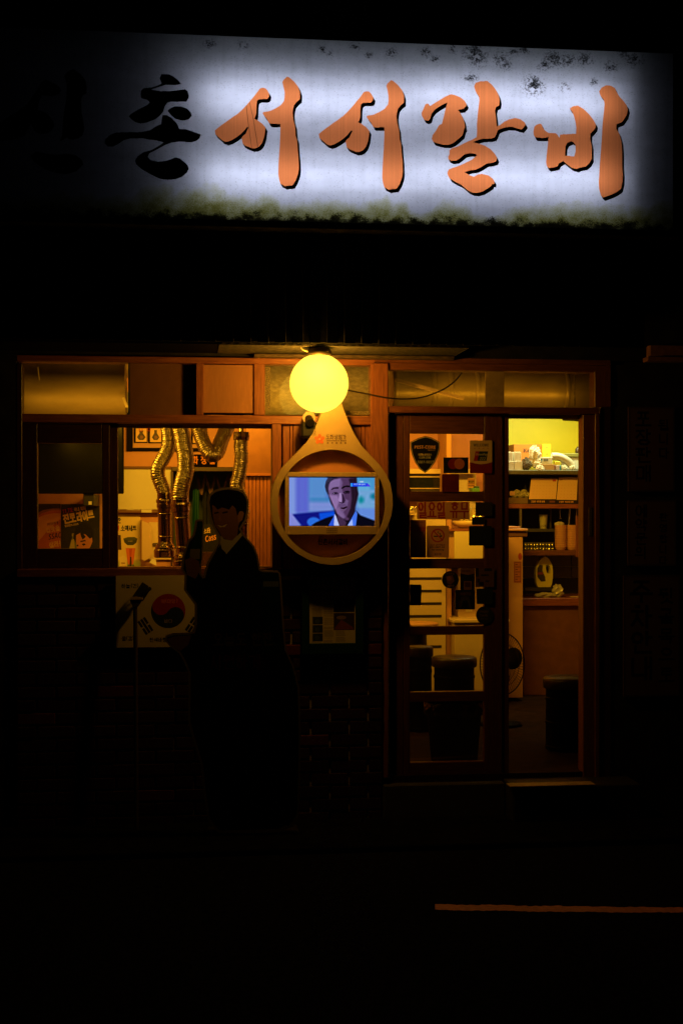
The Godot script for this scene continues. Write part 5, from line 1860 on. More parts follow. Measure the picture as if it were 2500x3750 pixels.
func polished() -> StandardMaterial3D:
	return plain(0.62, 0.50, 0.42, 0.16, 1.0)

# telescopic pipe and bell under a hose: a and b are the top and bottom of its axis
func pipe(o: Node3D, a: Vector3, b: Vector3, r: float, bell := true) -> void:
	var y := (a - b).normalized()
	var x := y.cross(Vector3(0, 0, 1)).normalized()
	var t := Transform3D(Basis(x, y, x.cross(y)), b)
	var h := a.distance_to(b)
	var s := begin()
	lathe(s, [Vector2(r * 1.08, h), Vector2(r * 1.08, h - 0.035), Vector2(r * 1.22, h - 0.037), Vector2(r * 1.26, h - 0.047), Vector2(r * 1.22, h - 0.057), Vector2(r * 1.1, h - 0.06), Vector2(r * 1.16, h - 0.064), Vector2(r * 1.16, h - 0.086), Vector2(r * 1.04, h - 0.09), Vector2(r * 1.04, h - 0.112), Vector2(r, h - 0.114)], t, 32, false)
	part("collar", s, polished(), o)
	s = begin()
	lathe(s, [Vector2(r, h - 0.113), Vector2(r, 0.12)], t, 32)
	part("pipe", s, polished(), o)
	s = begin()
	lathe(s, [Vector2(r * 0.98, h - 0.118), Vector2(r * 1.06, h - 0.121), Vector2(r * 1.06, h - 0.127), Vector2(r * 0.98, h - 0.13)], t, 32)
	lathe(s, [Vector2(r * 0.98, 0.13), Vector2(r * 1.06, 0.127), Vector2(r * 1.06, 0.12), Vector2(r * 0.98, 0.117)], t, 32)
	part("pipe_ring", s, polished(), o)
	if bell:
		s = begin()
		lathe(s, [Vector2(r, 0.117), Vector2(r, 0.095), Vector2(r * 1.12, 0.082), Vector2(r * 1.3, 0.078), Vector2(r * 1.36, 0.07), Vector2(r * 1.44, 0.062), Vector2(r * 1.5, 0.05), Vector2(r * 1.62, 0.044), Vector2(r * 1.64, 0.034), Vector2(r * 1.62, 0.004), Vector2(r * 1.5, 0.0)], t, 36, false)
		part("bell", s, polished(), o)

func build_ducts() -> void:
	var h1 := hose("exhaust_hose", "leftmost bulging foil hose with a steel bell below, in the left window", [[613,1480,-1.12],[613,1551,-1.12],[619,1600,-1.12],[616,1640,-1.12],[601,1673,-1.11],[583,1707,-1.1],[578,1735,-1.1],[588,1768,-1.1],[602,1800,-1.1],[603,1815,-1.1]], 26.0)
	pipe(h1, P(603, 1806, -1.1), P(605, 2042, -1.1), 25.0 * scale_at(600, -1.1))
	var h2 := hose("exhaust_hose", "second foil hose from the left, ending in a tilted steel pipe", [[658,1480,-1.0],[659,1551,-1.0],[668,1600,-1.0],[677,1654,-0.98],[681,1692,-0.97],[679,1730,-0.96],[669,1767,-0.95],[662,1802,-0.95],[661,1830,-0.95]], 30.0)
	pipe(h2, P(661, 1820, -0.95), P(679, 2082, -0.93), 28.0 * scale_at(665, -0.95))
	hose("exhaust_hose", "foil hose bent into a deep V between the two straight drops", [[700,1470,-1.35],[722,1553,-1.35],[742,1612,-1.35],[760,1650,-1.34],[780,1667,-1.33],[798,1652,-1.35],[812,1610,-1.4],[838,1553,-1.45],[868,1480,-1.5]], 27.0)
	var h4 := hose("exhaust_hose", "rightmost foil hose, dropping behind the cardboard figure's head", [[884,1596,-1.25],[882,1640,-1.25],[884,1679,-1.25],[876,1741,-1.25],[867,1772,-1.25],[874,1804,-1.25],[884,1835,-1.25],[888,1860,-1.25]], 25.0)
	pipe(h4, P(888, 1846, -1.25), P(890, 2090, -1.25), 22.0 * scale_at(888, -1.25), false)
	var s := begin()
	var top := P(884, 1600, -1.25)
	var r := 26.0 * scale_at(884, -1.25)
	lathe(s, [Vector2(r * 1.1, -0.02), Vector2(r * 1.18, 0.0), Vector2(r * 1.1, 0.03), Vector2(r * 0.3, 0.032), Vector2(r * 0.3, 0.16)], upright(top), 28, false)
	part("ceiling_collar", s, polished(), h4)
	hose("exhaust_hose", "sliver of a foil hose at the left edge of the window, behind the black screen", [[395,1480,-2.9],[408,1560,-2.9],[424,1620,-2.9],[428,1660,-2.9],[415,1720,-2.9],[400,1800,-2.9]], 13.0)
	# big ducts behind the top lights
	var foil := mottled("duct_foil", Color(0.30, 0.22, 0.13), Color(0.56, 0.41, 0.24), 0.008, Vector3(0.8, 2.5, 2.5), 0.55, 0.1, 0.15)
	var dl := thing("wrapped_duct", "dusty foil wrapped duct behind the left top light", "duct", P(275, 1500, -0.42))
	s = begin()
	tube(s, PackedVector3Array([P(-200, 1428, -0.42), P(462, 1428, -0.42)]), PackedFloat32Array([0.155]), 40)
	part("duct_pipe", s, foil, dl)
	s = begin()
	bar(s, P(452, 1455, -0.24), P(466, 1492, -0.24), 0.014, 0.003)
	bar(s, P(140, 1345, -0.24), P(146, 1392, -0.24), 0.004, 0.003)
	part("duct_tape", s, plain(0.75, 0.62, 0.4, 0.5), dl)
	var dm := thing("sheet_duct", "dull sheet metal duct behind the glass by the globe lamp", "duct", P(1160, 1510, -0.45))
	s = begin()
	tube(s, PackedVector3Array([P(940, 1425, -0.45), P(1362, 1425, -0.45)]), PackedFloat32Array([0.15]), 40)
	part("duct_pipe", s, mottled("duct_steel", Color(0.26, 0.21, 0.13), Color(0.58, 0.49, 0.33), 0.02, Vector3(4, 9, 9), 0.7, 0.0, 0.2), dm)
	var dr := thing("round_duct", "round galvanised duct with ring joints behind the right top light", "duct", P(1700, 1480, -0.4))
	var steel := mottled("duct_zinc", Color(0.30, 0.22, 0.12), Color(0.48, 0.36, 0.20), 0.01, Vector3(1, 2.5, 2.5), 0.42, 0.35, 0.1)
	s = begin()
	var cy := P(1560, 1424, -0.42)
	tube(s, PackedVector3Array([P(1430, 1424, -0.42), Vector3(P(2300, 1424, -0.42).x, cy.y, -0.42)]), PackedFloat32Array([0.118]), 40)
	part("duct_pipe", s, steel, dr)
	for px in [1440, 1578, 1640, 1735, 2060]:
		var c := P(px, 1424, -0.42)
		s = begin()
		tube(s, PackedVector3Array([Vector3(c.x - 0.012, cy.y, -0.42), Vector3(c.x, cy.y, -0.42), Vector3(c.x + 0.012, cy.y, -0.42)]), PackedFloat32Array([0.121, 0.126, 0.121]), 40)
		part("duct_joint", s, steel, dr)
	var lath := thing("wooden_lath", "pale wooden lath leaning across the right top light", "lath", P(1575, 1460, -0.2))
	s = begin()
	bar(s, P(1446, 1391, -0.2), P(1698, 1460, -0.17), 0.018, 0.012)
	part("lath", s, mottled("lath_wood", Color(0.5, 0.34, 0.2), Color(0.66, 0.46, 0.28), 0.03, Vector3(2, 12, 12), 0.7), lath)

# ---------------------------------------------------------------- room behind the left window
func build_left_room() -> void:
	var img: Image
	var s: SurfaceTool
	# black television seen through the fixed sash
	var tv := thing("television", "large black television hanging inside behind the left sash", "television", P(290, 1812, -2.45))
	rect_part("television_body", 120, 1530, 453, 1808, -2.42, -2.5, dull(plain(0.005, 0.005, 0.005, 0.53)), tv, 0.008)
	rect_part("screen_glass", 128, 1538, 447, 1796, -2.417, -2.4195, dull(plain(0.004, 0.004, 0.0045, 0.2), 0.25), tv, 0.0)
	rect_part("wall_bracket", 306, 1808, 344, 1852, -2.45, -3.1, plain(0.012, 0.012, 0.012, 0.5), tv)
	rect_part("bracket_tag", 325, 1836, 337, 1848, -2.448, -2.4495, plain(0.6, 0.58, 0.5, 0.6), tv, 0.0)
	# two posters under it
	var z := BACK + 0.006
	img = canvas(180, 330, rgb8(206, 112, 48), 90, 170, 136, 1845)
	fill_px(img, [[136,1845],[226,1845],[226,1866],[190,1868],[150,1880],[136,1892]], rgb8(40, 24, 14))
	fill_px(img, [[136,1880],[160,1868],[195,1862],[226,1862],[226,1868],[190,1869],[155,1880],[136,1893]], rgb8(150, 92, 50))
	fill_px(img, [[136,1898],[165,1886],[200,1880],[226,1880],[226,1900],[180,1940],[136,1990]], rgb8(236, 178, 106))
	img = blurred(img, 4.0)
	var keep := pen
	pen = pen * Transform2D(deg_to_rad(-10), Vector2(176, 1926))
	write(img, "FRESH", 0, 0, 9, rgb8(90, 36, 18), 24)
	write_ko(img, "하게", 26, -9, 9, rgb8(90, 36, 18), 0.14, 0.8)
	write_ko(img, "입맛을", -8, 6, 19, rgb8(240, 208, 120), 0.16, 0.85)
	write(img, "SSAC", -4, 52, 20, rgb8(46, 18, 12), 48, true, 0.2)
	write_ko(img, "살리는", -6, 62, 20, rgb8(240, 208, 120), 0.16, 0.85)
	pen = keep
	var p1 := sheet("beer_poster", 136, 1845, 223, 2014, z, printed(img, 0.5))
	tag(p1, "orange poster of a foaming glass, left of the two under the television", "poster")
	img = canvas(300, 344, rgb8(34, 34, 30), 150, 172, 222, 1845)
	fill_px(img, [[222,1940],[372,1930],[372,2017],[222,2017]], rgb8(44, 42, 34))
	img = blurred(img, 10.0)
	keep = pen
	pen = pen * Transform2D(deg_to_rad(-9), Vector2(229, 1881))
	write(img, "11.7", 0, 0, 16, rgb8(200, 24, 28), 28)
	write_ko(img, "도", 29, -16, 15, rgb8(200, 24, 28), 0.18, 0.75)
	write_ko(img, "국내 최저", 45, -14, 13, rgb8(240, 214, 150), 0.17, 0.75, 0.08)
	write_ko(img, "진로", 0, 5, 33, rgb8(250, 222, 150), 0.19, 0.66, 0.08)
	write_ko(img, "라이트", 52, 5, 33, rgb8(250, 222, 150), 0.19, 0.62, 0.08)
	write_ko(img, "칼로리", 0, 43, 8, rgb8(235, 210, 150), 0.16, 0.75)
	write(img, "25% DOWN", 19, 51, 7.5, rgb8(235, 210, 150), 34)
	pen = keep
	fill_px(img, [[268,1958],[282,1958],[284,1976],[300,2017],[250,2017],[262,1980]], rgb8(120, 132, 60))
	fill_px(img, [[264,1955],[280,1955],[280,1966],[264,1966]], rgb8(170, 160, 90))
	fill_px(img, [[262,1980],[272,1975],[276,2017],[254,2017]], rgb8(200, 190, 110))
	fill_px(img, [[270,1960],[284,1930],[308,1914],[332,1920],[348,1946],[348,1985],[338,2000],[300,1990],[280,1990],[270,1975]], rgb8(22, 17, 14))
	fill_px(img, [[280,1962],[298,1952],[318,1960],[334,1975],[342,1970],[344,1985],[336,2005],[326,2017],[284,2017],[280,1985]], rgb8(218, 146, 100))
	fill_px(img, [[296,1954],[304,1950],[318,1968],[306,1978],[300,1968]], rgb8(22, 17, 14))
	fill_px(img, [[296,1983],[316,1979],[318,1984],[298,1988]], rgb8(60, 34, 24))
	fill_px(img, [[302,1995],[312,1992],[318,1998],[308,2001]], rgb8(34, 20, 16))
	fill_px(img, [[282,1999],[288,1996],[290,2002],[284,2004]], rgb8(34, 20, 16))
	var p2 := sheet("drink_poster", 224.5, 1846, 366, 2014, z, printed(img, 0.5))
	tag(p2, "dark poster of a face and a green bottle under bold cream letters", "poster")

	# picture board with framed bottle pictures
	var pf := thing("picture_board", "wide black-framed board at the top of the left window holding small bottle pictures", "picture frame", P(590, 1652, BACK))
	var blk := dull(plain(0.008, 0.006, 0.005, 0.62))
	var mount := plain(0.62, 0.34, 0.22, 0.7)
	rect_part("board", 486, 1470, 735, 1640, BACK + 0.012, BACK + 0.002, mount, pf, 0.0)
	rect_part("frame", 464, 1455, 487, 1652, BACK + 0.03, BACK + 0.002, blk, pf)
	rect_part("frame", 735, 1455, 758, 1652, BACK + 0.03, BACK + 0.002, blk, pf)
	rect_part("frame", 487, 1640, 735, 1652, BACK + 0.03, BACK + 0.002, blk, pf)
	rect_part("frame", 487, 1455, 735, 1470, BACK + 0.03, BACK + 0.002, blk, pf)
	var shapes := [[[30, 20], [70, 20], [64, 45], [90, 85], [70, 112], [30, 112], [10, 85], [36, 45]], [[38, 15], [62, 15], [62, 45], [84, 85], [66, 110], [34, 110], [16, 85], [38, 45]], [[34, 22], [66, 22], [70, 50], [88, 90], [60, 112], [40, 112], [12, 90], [30, 50]]]
	var names := ["small framed bottle picture, left of the two on the black-framed board", "small framed bottle picture, second from the left on the board", "small framed bottle picture half hidden by the V-shaped hose"]
	var spots := [[491, 1565, 541, 1622], [543, 1565, 594, 1623], [700, 1566, 752, 1626]]
	for k in 3:
		var q: Array = spots[k]
		var f := thing("bottle_picture", names[k], "picture", P((q[0] + q[2]) / 2.0, q[3], BACK + 0.012), "bottle pictures on the board")
		rect_part("frame", q[0], q[1], q[2], q[3], BACK + 0.026, BACK + 0.013, blk, f)
		img = canvas(100, 130, rgb8(232, 190, 140), 100, 130)
		fill_px(img, shapes[k], rgb8(58, 32, 24))
		fill(img, disc(Vector2(50, 84), 20, 16), rgb8(120, 70, 40))
		fill_px(img, [[28, 80], [34, 66], [40, 70], [36, 100], [30, 100]], rgb8(30, 22, 20))
		sheet("print", q[0] + 7, q[1] + 4, q[2] - 3, q[3] - 4, BACK + 0.0275, printed(img), f, 0.001)
		if k < 2:
			s = begin()
			var cx: float = q[0] + 26 if k == 0 else q[0] + 3
			var a := P(cx - 5, 1556, BACK + 0.034)
			var b := P(cx + 5, 1556, BACK + 0.034)
			var d := P(cx + 5, 1578, BACK + 0.034)
			var e := P(cx - 5, 1578, BACK + 0.034)
			for pr in [[a, b], [b, d], [d, e], [e, a]]:
				rod(s, pr[0], pr[1], 0.0022, 6)
			part("hanging_clip", s, plain(0.6, 0.05, 0.03, 0.4), f)

	# whiteboard and its tray
	var wb := thing("whiteboard", "blank pale whiteboard on the salmon wall in the left window", "whiteboard", P(520, 1880, BACK))
	rect_part("board", 415, 1719, 628, 1866, BACK + 0.014, BACK + 0.002, mottled("whiteboard", Color(0.72, 0.68, 0.56), Color(0.80, 0.77, 0.66), 0.006, Vector3(1, 1, 1), 0.35), wb)
	rect_part("frame_rail", 415, 1708, 628, 1718, BACK + 0.022, BACK + 0.002, plain(0.14, 0.055, 0.03, 0.5), wb)
	rect_part("tray", 415, 1868, 628, 1878, BACK + 0.07, BACK + 0.002, plain(0.2, 0.09, 0.05, 0.5), wb)
	var er := sheet("board_eraser", 518, 1866, 556, 1877, BACK + 0.075, plain(0.75, 0.72, 0.62, 0.6), null, 0.03)
	tag(er, "white block on the tray under the whiteboard", "eraser")
	s = begin()
	var wp := []
	for k in 9:
		wp.append(P(462 + k * 6.5, 1869.5 - 2.0 * sin(k * 0.9), BACK + 0.05))
	tube(s, PackedVector3Array(wp), PackedFloat32Array([0.004, 0.008, 0.009, 0.01, 0.009, 0.01, 0.009, 0.007, 0.004]), 10)
	tag(part("rolled_cloth", s, plain(0.6, 0.58, 0.5, 0.9)), "crumpled pale cloth lying on the whiteboard tray", "cloth")
	# beer set poster
	img = canvas(190, 440, rgb8(238, 214, 150), 92, 198, 425, 1884)
	fill_box(img, 425, 2040, 517, 2082, rgb8(180, 190, 110))
	img = blurred(img, 20.0)
	write_ko(img, "한잔", 418, 1896, 17, rgb8(30, 28, 30), 0.16, 0.7)
	write_ko(img, "맥", 425, 1922, 16, rgb8(200, 40, 30), 0.16, 0.7)
	write_ko(img, "소맥세트", 444, 1922, 17, rgb8(26, 24, 30), 0.17, 0.78, 0.1)
	fill_px(img, [[453,1965],[470,1960],[495,1960],[506,1965],[502,1978],[490,1987],[468,1987],[457,1978]], rgb8(58, 62, 40))
	fill(img, disc(Vector2(479, 1966), 24, 5), rgb8(80, 86, 56))
	write(img, "TERRA", 470, 1976, 4, rgb8(190, 170, 90), 18)
	fill_px(img, [[462,1997],[498,1997],[492,2040],[490,2052],[471,2052],[468,2040]], rgb8(228, 116, 44))
	fill_px(img, [[474,1999],[486,1999],[482,2030],[477,2030]], rgb8(200, 84, 30))
	fill_px(img, [[478,2026],[483,2026],[486,2082],[474,2082]], rgb8(60, 38, 24))
	fill_px(img, [[470,2052],[476,2052],[472,2082],[464,2082]], rgb8(96, 104, 60))
	fill_px(img, [[486,2052],[492,2052],[500,2082],[488,2082]], rgb8(96, 104, 60))
	fill_px(img, [[440,2030],[452,2020],[466,2030],[466,2074],[438,2072]], rgb8(244, 224, 178))
	write(img, "TERRA", 444, 2050, 5, rgb8(120, 60, 40), 16)
	write_ko(img, "한정수량", 442, 2057, 6, rgb8(150, 90, 60), 0.14, 0.8)
	fill_px(img, [[425,1952],[443,1953],[446,2003],[425,2003]], rgb8(60, 34, 24))
	var p3 := sheet("set_menu_poster", 425, 1884, 515, 2100, z, printed(img, 0.5))
	tag(p3, "yellow green poster of a beer glass at the bottom left of the window", "poster")
	# paper towel dispenser
	var pd := thing("towel_dispenser", "open cream paper towel cabinet between the beer poster and the steel pipe", "dispenser", P(570, 2080, BACK))
	var cream := plain(0.68, 0.5, 0.34, 0.5)
	rect_part("cabinet_back", 545, 1912, 628, 2050, BACK + 0.03, BACK + 0.004, plain(0.74, 0.58, 0.4, 0.5), pd)
	s = begin()
	var lid := px_poly([[520, 1906], [552, 1920], [557, 1930], [557, 2030], [548, 2044], [530, 2054], [520, 2048]], BACK + 0.1)
	plate(s, lid, BACK + 0.1, 0.012, Rect2(0, 0, 1, 1))
	part("open_lid", s, cream, pd)
	rect_part("cabinet_edge", 514, 1904, 521, 2052, BACK + 0.1, BACK + 0.004, plain(0.25, 0.12, 0.06, 0.5), pd)
	rect_part("latch", 560, 1988, 580, 2000, BACK + 0.045, BACK + 0.031, plain(0.1, 0.06, 0.04, 0.5), pd)
	s = begin()
	tri(s, P(547, 2060, BACK + 0.06), P(574, 2072, BACK + 0.06), P(572, 2050, BACK + 0.05))
	tri(s, P(547, 2060, BACK + 0.06), P(572, 2050, BACK + 0.05), P(556, 2046, BACK + 0.05))
	part("paper_towel", s, plain(0.75, 0.7, 0.6, 0.9), pd)
	# restroom sign
	img = canvas(174, 72, rgb8(16, 11, 10), 116, 46, 680, 1664)
	write_ko(img, "화장실", 706, 1671, 28, rgb8(236, 150, 70), 0.12, 0.72, 0.5)
	var rs := sheet("restroom_sign", 680, 1664, 796, 1710, BACK + 0.03, dull(printed(img, 0.7)), null, 0.015)
	tag(rs, "black sign with orange Korean letters over the dark passage", "sign")
	# dark frame of the passage, with a fold-out peg rack and coats
	var dw := dark_wood()
	var pfm := thing("passage_door_frame", "dark timber frame round the passage behind the hoses", "door frame", P(760, 2560, BACK))
	rect_part("lintel", 628, 1710, 900, 1726, BACK + 0.03, BACK - 0.05, dark_wood(true), pfm)
	rect_part("jamb", 626, 1726, 636, 2540, BACK + 0.03, BACK - 0.05, dw, pfm)
	rect_part("jamb", 889, 1726, 899, 2540, BACK + 0.03, BACK - 0.05, dw, pfm)
	var rack := thing("folding_peg_rack", "zigzag wooden folding peg rack in the green passage", "coat rack", P(770, 1830, -3.6))
	var zz := [[722, 1738], [738, 1812], [752, 1738], [772, 1812], [790, 1738], [812, 1812], [838, 1738], [850, 1800]]
	for k in zz.size() - 1:
		s = begin()
		bar(s, P(zz[k][0], zz[k][1], -3.6 + 0.012 * (k % 2)), P(zz[k + 1][0], zz[k + 1][1], -3.6 + 0.012 * (k % 2)), 0.017, 0.01)
		part("slat", s, plain(0.22, 0.09, 0.045, 0.5), rack)
	s = begin()
	var folds := begin()
	folds.set_smooth_group(0)
	var cloth := []
	for k in 15:
		var t := k / 14.0
		var col := []
		for j in 13:
			var v := j / 12.0
			var p := P(lerpf(706, 728, t) - v * 12.0 * (1.0 - t) + 4.0 * sin(t * 15.0 + v * 2.0), lerpf(1790 + 12.0 * absf(t - 0.5), 2030, v), -3.55)
			p.z += 0.02 * sin(t * 17.0)
			col.append(p)
		cloth.append(col)
	for k in 14:
		for j in 12:
			quad(folds, cloth[k][j + 1], cloth[k + 1][j + 1], cloth[k + 1][j], cloth[k][j])
	tag(part("green_apron", folds, plain(0.008, 0.10, 0.075, 0.6)), "bright green apron hanging in the passage right of the second hose", "apron")
	folds = begin()
	folds.set_smooth_group(0)
	cloth = []
	for k in 15:
		var t := k / 14.0
		var col := []
		for j in 13:
			var v := j / 12.0
			var p := P(lerpf(742, 850, t) + 5.0 * sin(t * 20.0 + v), lerpf(1800, 2200, v), -3.66)
			p.z += 0.025 * sin(t * 21.0 + v)
			col.append(p)
		cloth.append(col)
	for k in 14:
		for j in 12:
			quad(folds, cloth[k][j + 1], cloth[k + 1][j + 1], cloth[k + 1][j], cloth[k][j])
	tag(part("dark_coats", folds, plain(0.02, 0.022, 0.02, 0.8)), "dark coats hanging in the passage under the folding rack", "coat")
	# small black beer poster by the figure's face
	img = canvas(120, 130, rgb8(14, 11, 12), 60, 70, 734, 1920)
	keep = pen
	pen = pen * Transform2D(deg_to_rad(-12), Vector2(742, 1950))
	write_ko(img, "스타", 6, -16, 13, rgb8(230, 190, 140), 0.15, 0.8)
	write(img, "Cass", 6, 18, 15, rgb8(240, 160, 90), 36, true, 0.1)
	pen = keep
	fill_px(img, [[752, 2008], [762, 1994], [766, 2002], [764, 2016]], rgb8(200, 50, 30))
	var p4 := sheet("black_beer_poster", 734, 1920, 800, 2020, -2.2, printed(img, 0.5), null, 0.003)
	tag(p4, "small black poster with orange letters beside the cardboard figure's face", "poster")
	# sideboard that the small poster stands on, hidden by the figure
	var sb := thing("sideboard", "dark wooden sideboard behind the cardboard figure", "sideboard", P(800, 2200, -2.3))
	rect_part("sideboard_body", 730, 2021, 890, 2560, -2.2, -2.6, dw, sb)
	# panelled screen at the right of the window
	var pn := thing("panelled_partition", "brown grooved timber partition at the right of the window", "partition", P(960, 2400, -2.0))
	rect_part("upper_panel", 900, 1480, 1100, 1742, -2.0, -2.06, mottled("russet_board", Color(0.14, 0.046, 0.02), Color(0.20, 0.07, 0.028), 0.02, Vector3(1.5, 1.5, 1.5), 0.6), pn)
	rect_part("cap_rail", 896, 1734, 1100, 1744, -1.97, -2.06, wood(true), pn)
	rect_part("panel_backing", 896, 1744, 1100, 2560, -2.02, -2.06, dw, pn)
	var x := 898.0
	while x < 1100.0:
		rect_part("board", x, 1746, x + 12.0, 2560, -1.995, -2.018, wood(), pn, 0.003)
		x += 13.5

# ---------------------------------------------------------------- room behind the door
func drum(label: String, cx: float, ytop: float, ybot: float, wide: float, z: float, cat := "stool") -> void:
	var c := P(cx, ybot, z)
	var sc := scale_at(cx, z)
	c.y = FLOOR
	var h := P(cx, ytop, z).y - FLOOR
	var r := wide / 2.0 * sc
	var o := thing("drum_stool", label, cat, c, "drum stools inside the door")
	var s := begin()
	lathe(s, [Vector2(r * 0.9, 0.0), Vector2(r * 0.92, 0.02), Vector2(r * 0.88, 0.03), Vector2(r * 0.88, h * 0.35), Vector2(r * 0.91, h * 0.36), Vector2(r * 0.91, h * 0.39), Vector2(r * 0.88, h * 0.4), Vector2(r * 0.88, h * 0.68), Vector2(r * 0.91, h * 0.69), Vector2(r * 0.91, h * 0.72), Vector2(r * 0.88, h * 0.73), Vector2(r * 0.88, h - 0.06)], upright(c), 36, false)
	part("drum", s, dull(plain(0.006, 0.005, 0.005, 0.41)), o)
	s = begin()
	lathe(s, [Vector2(r * 0.97, h - 0.065), Vector2(r, h - 0.055), Vector2(r, h - 0.02), Vector2(r * 0.97, h - 0.006), Vector2(r * 0.9, h), Vector2(0.0001, h + 0.004)], upright(c), 40, true)
	part("padded_lid", s, plain(0.03, 0.017, 0.011, 0.38), o)

func build_right_room() -> void:
	var img: Image
	var s: SurfaceTool
	var cream := mottled("cream_enamel", Color(0.68, 0.53, 0.34), Color(0.76, 0.61, 0.41), 0.01, Vector3(1, 1, 1), 0.4)
	# tall slotted locker
	var lk := thing("slotted_cabinet", "cream cabinet with dark horizontal slots behind the lower door panes", "cabinet", P(1560, 2500, -2.5))
	rect_part("cabinet_body", 1400, 1862, 1632, 2590, -2.5, -2.9, cream, lk)
	for y in [2118, 2164, 2210, 2256, 2302, 2368]:
		rect_part("slot", 1440, y - 4, 1616, y + 5, -2.497, -2.499, plain(0.02, 0.012, 0.008, 0.9), lk, 0.0)
	# pillar and freezer
	var pl := thing("room_pillar", "narrow salmon pillar between the cream cabinet and the freezer", "pillar", P(1645, 2560, -2.6))
	rect_part("pillar", 1634, 1560, 1652, 2590, -2.55, -2.9, plain(0.62, 0.33, 0.2, 0.7), pl)
	var fz := thing("chest_freezer", "cream chest freezer with a jutting lid behind the lower panes", "freezer", P(1750, 2560, -2.4))
	rect_part("freezer_body", 1664, 2284, 1858, 2580, -2.4, -2.95, cream, fz)
	rect_part("freezer_lid", 1656, 2268, 1866, 2282, -2.37, -2.95, cream, fz, 0.01)
	rect_part("freezer_upper", 1676, 2060, 1858, 2266, -2.6, -2.95, plain(0.62, 0.46, 0.3, 0.5), fz)
	rect_part("freezer_tag", 1704, 2232, 1728, 2240, -2.597, -2.599, plain(0.8, 0.76, 0.6, 0.6), fz, 0.0)
	# ledge with oven below it in the top pane
	var lg := thing("wall_shelf", "cream shelf board across the top door pane, over the oven", "shelf", P(1600, 1737, -3.0))
	rect_part("shelf_board", 1420, 1717, 1742, 1735, -2.78, BACK, cream, lg)
	var ov := thing("glass_oven", "black glass fronted oven under the cream shelf in the top pane", "oven", P(1560, 1805, -2.9))
	rect_part("oven_body", 1420, 1736, 1620, 1812, -2.82, BACK, plain(0.03, 0.018, 0.012, 0.4), ov)
	rect_part("oven_glass", 1430, 1750, 1610, 1785, -2.815, -2.819, plain(0.01, 0.012, 0.01, 0.1), ov, 0.0)
	for y in [1744.5, 1787.0]:
		rect_part("oven_trim", 1430, y, 1616, y + 3.5, -2.80, -2.819, plain(0.75, 0.6, 0.45, 0.3, 0.5), ov, 0.001)
	var pb := sheet("wall_panel", 1622, 1736, 1742, 1862, -2.9, mottled("cream_wall", Color(0.66, 0.56, 0.36), Color(0.74, 0.64, 0.43), 0.01, Vector3(1, 1, 1), 0.5), null, 0.02)
	tag(pb, "plain cream wall panel right of the oven in the top pane", "wall panel")
	img = canvas(84, 104, rgb8(210, 160, 90), 26, 36, 1712, 1751)
	for k in 4:
		fill_box(img, 1713, 1756 + k * 7, 1737, 1760 + k * 7, rgb8(110, 60, 34) if k != 1 else rgb8(40, 24, 20))
	write_ko(img, "원산지", 1714, 1761, 7, rgb8(30, 20, 16), 0.16)
	tag(sheet("origin_label", 1712, 1751, 1738, 1787, -2.87, printed(img, 0.6), null, 0.002), "small patterned paper label in the top pane, over the green box", "label")
	var gb := thing("green_box", "small green box in the lower right corner of the top pane", "box", P(1742, 1802, -2.8))
	rect_part("box", 1727, 1787, 1756, 1815, -2.78, -2.88, plain(0.12, 0.36, 0.06, 0.5), gb)
	rect_part("lid", 1740, 1780, 1754, 1787, -2.79, -2.87, plain(0.04, 0.12, 0.05, 0.5), gb)
	# things on the counter in the second pane
	var bd := sheet("pale_board", 1663, 1946, 1790, 2050, -2.3, plain(0.76, 0.66, 0.40, 0.5), null, 0.02, 0.008)
	tag(bd, "pale yellow board standing in the lower right of the second pane", "board")
	var dish := thing("serving_dish", "boat-shaped cream dish with glasses at the top right of the second pane", "dish", P(1705, 1935, -2.6))
	s = begin()
	var dc := P(1712, 1935, -2.6)
	lathe(s, [Vector2(0.05, 0.0), Vector2(0.1, 0.02), Vector2(0.125, 0.055), Vector2(0.118, 0.055), Vector2(0.09, 0.026), Vector2(0.0001, 0.016)], upright(dc), 28)
	part("dish", s, plain(0.78, 0.6, 0.34, 0.3), dish)
	for k in 4:
		s = begin()
		lathe(s, [Vector2(0.022, 0.02), Vector2(0.027, 0.13), Vector2(0.025, 0.13), Vector2(0.02, 0.026)], upright(dc + Vector2_3(k * 0.042 - 0.04, 0.012 * (k % 2))), 14)
		part("tumbler", s, plain(0.8, 0.7, 0.4, 0.12, 0.6), dish)
	var sb := thing("side_counter", "brown counter under the pale board in the second pane", "counter", P(1700, 2060, -2.6))
	rect_part("counter_top", 1634, 1936, 1862, 1946, -2.45, -3.0, wood(true), sb)
	rect_part("counter_body", 1640, 1946, 1858, 2060, -2.5, -3.0, plain(0.5, 0.3, 0.15, 0.6), sb)
	var jb := thing("hanging_glasses", "bright glints of hanging glasses at the upper left of the second pane", "glasses", P(1512, 1900, -2.4))
	for k in 5:
		s = begin()
		var c := P(1504 + k * 5, 1878 - 6 * (k % 2), -2.4 - 0.03 * k)
		lathe(s, [Vector2(0.001, 0.0), Vector2(0.015, 0.004), Vector2(0.019, 0.03), Vector2(0.015, 0.035)], upright(c), 12)
		part("tumbler", s, plain(0.85, 0.8, 0.55, 0.08, 0.9), jb)
	rect_part("ledge", 1480, 1882, 1530, 1886, -2.35, -2.6, cream, jb)
	# drums and table
	drum("dark drum stool with a wide lid, largest behind the bottom glass pane", 1662, 2404, 2590, 164, -1.75)
	drum("dark drum stool at the left edge of the fourth pane, taller than its neighbour", 1535, 2366, 2600, 100, -1.5)
	drum("black drum stool standing in the open doorway", 2075, 2478, 2760, 172, -0.73)
	var tb := thing("round_table", "round wooden table top at the lower left of the third pane", "table", P(1530, 2570, -2.0))
	var tc := P(1515, 2282, -2.05)
	s = begin()
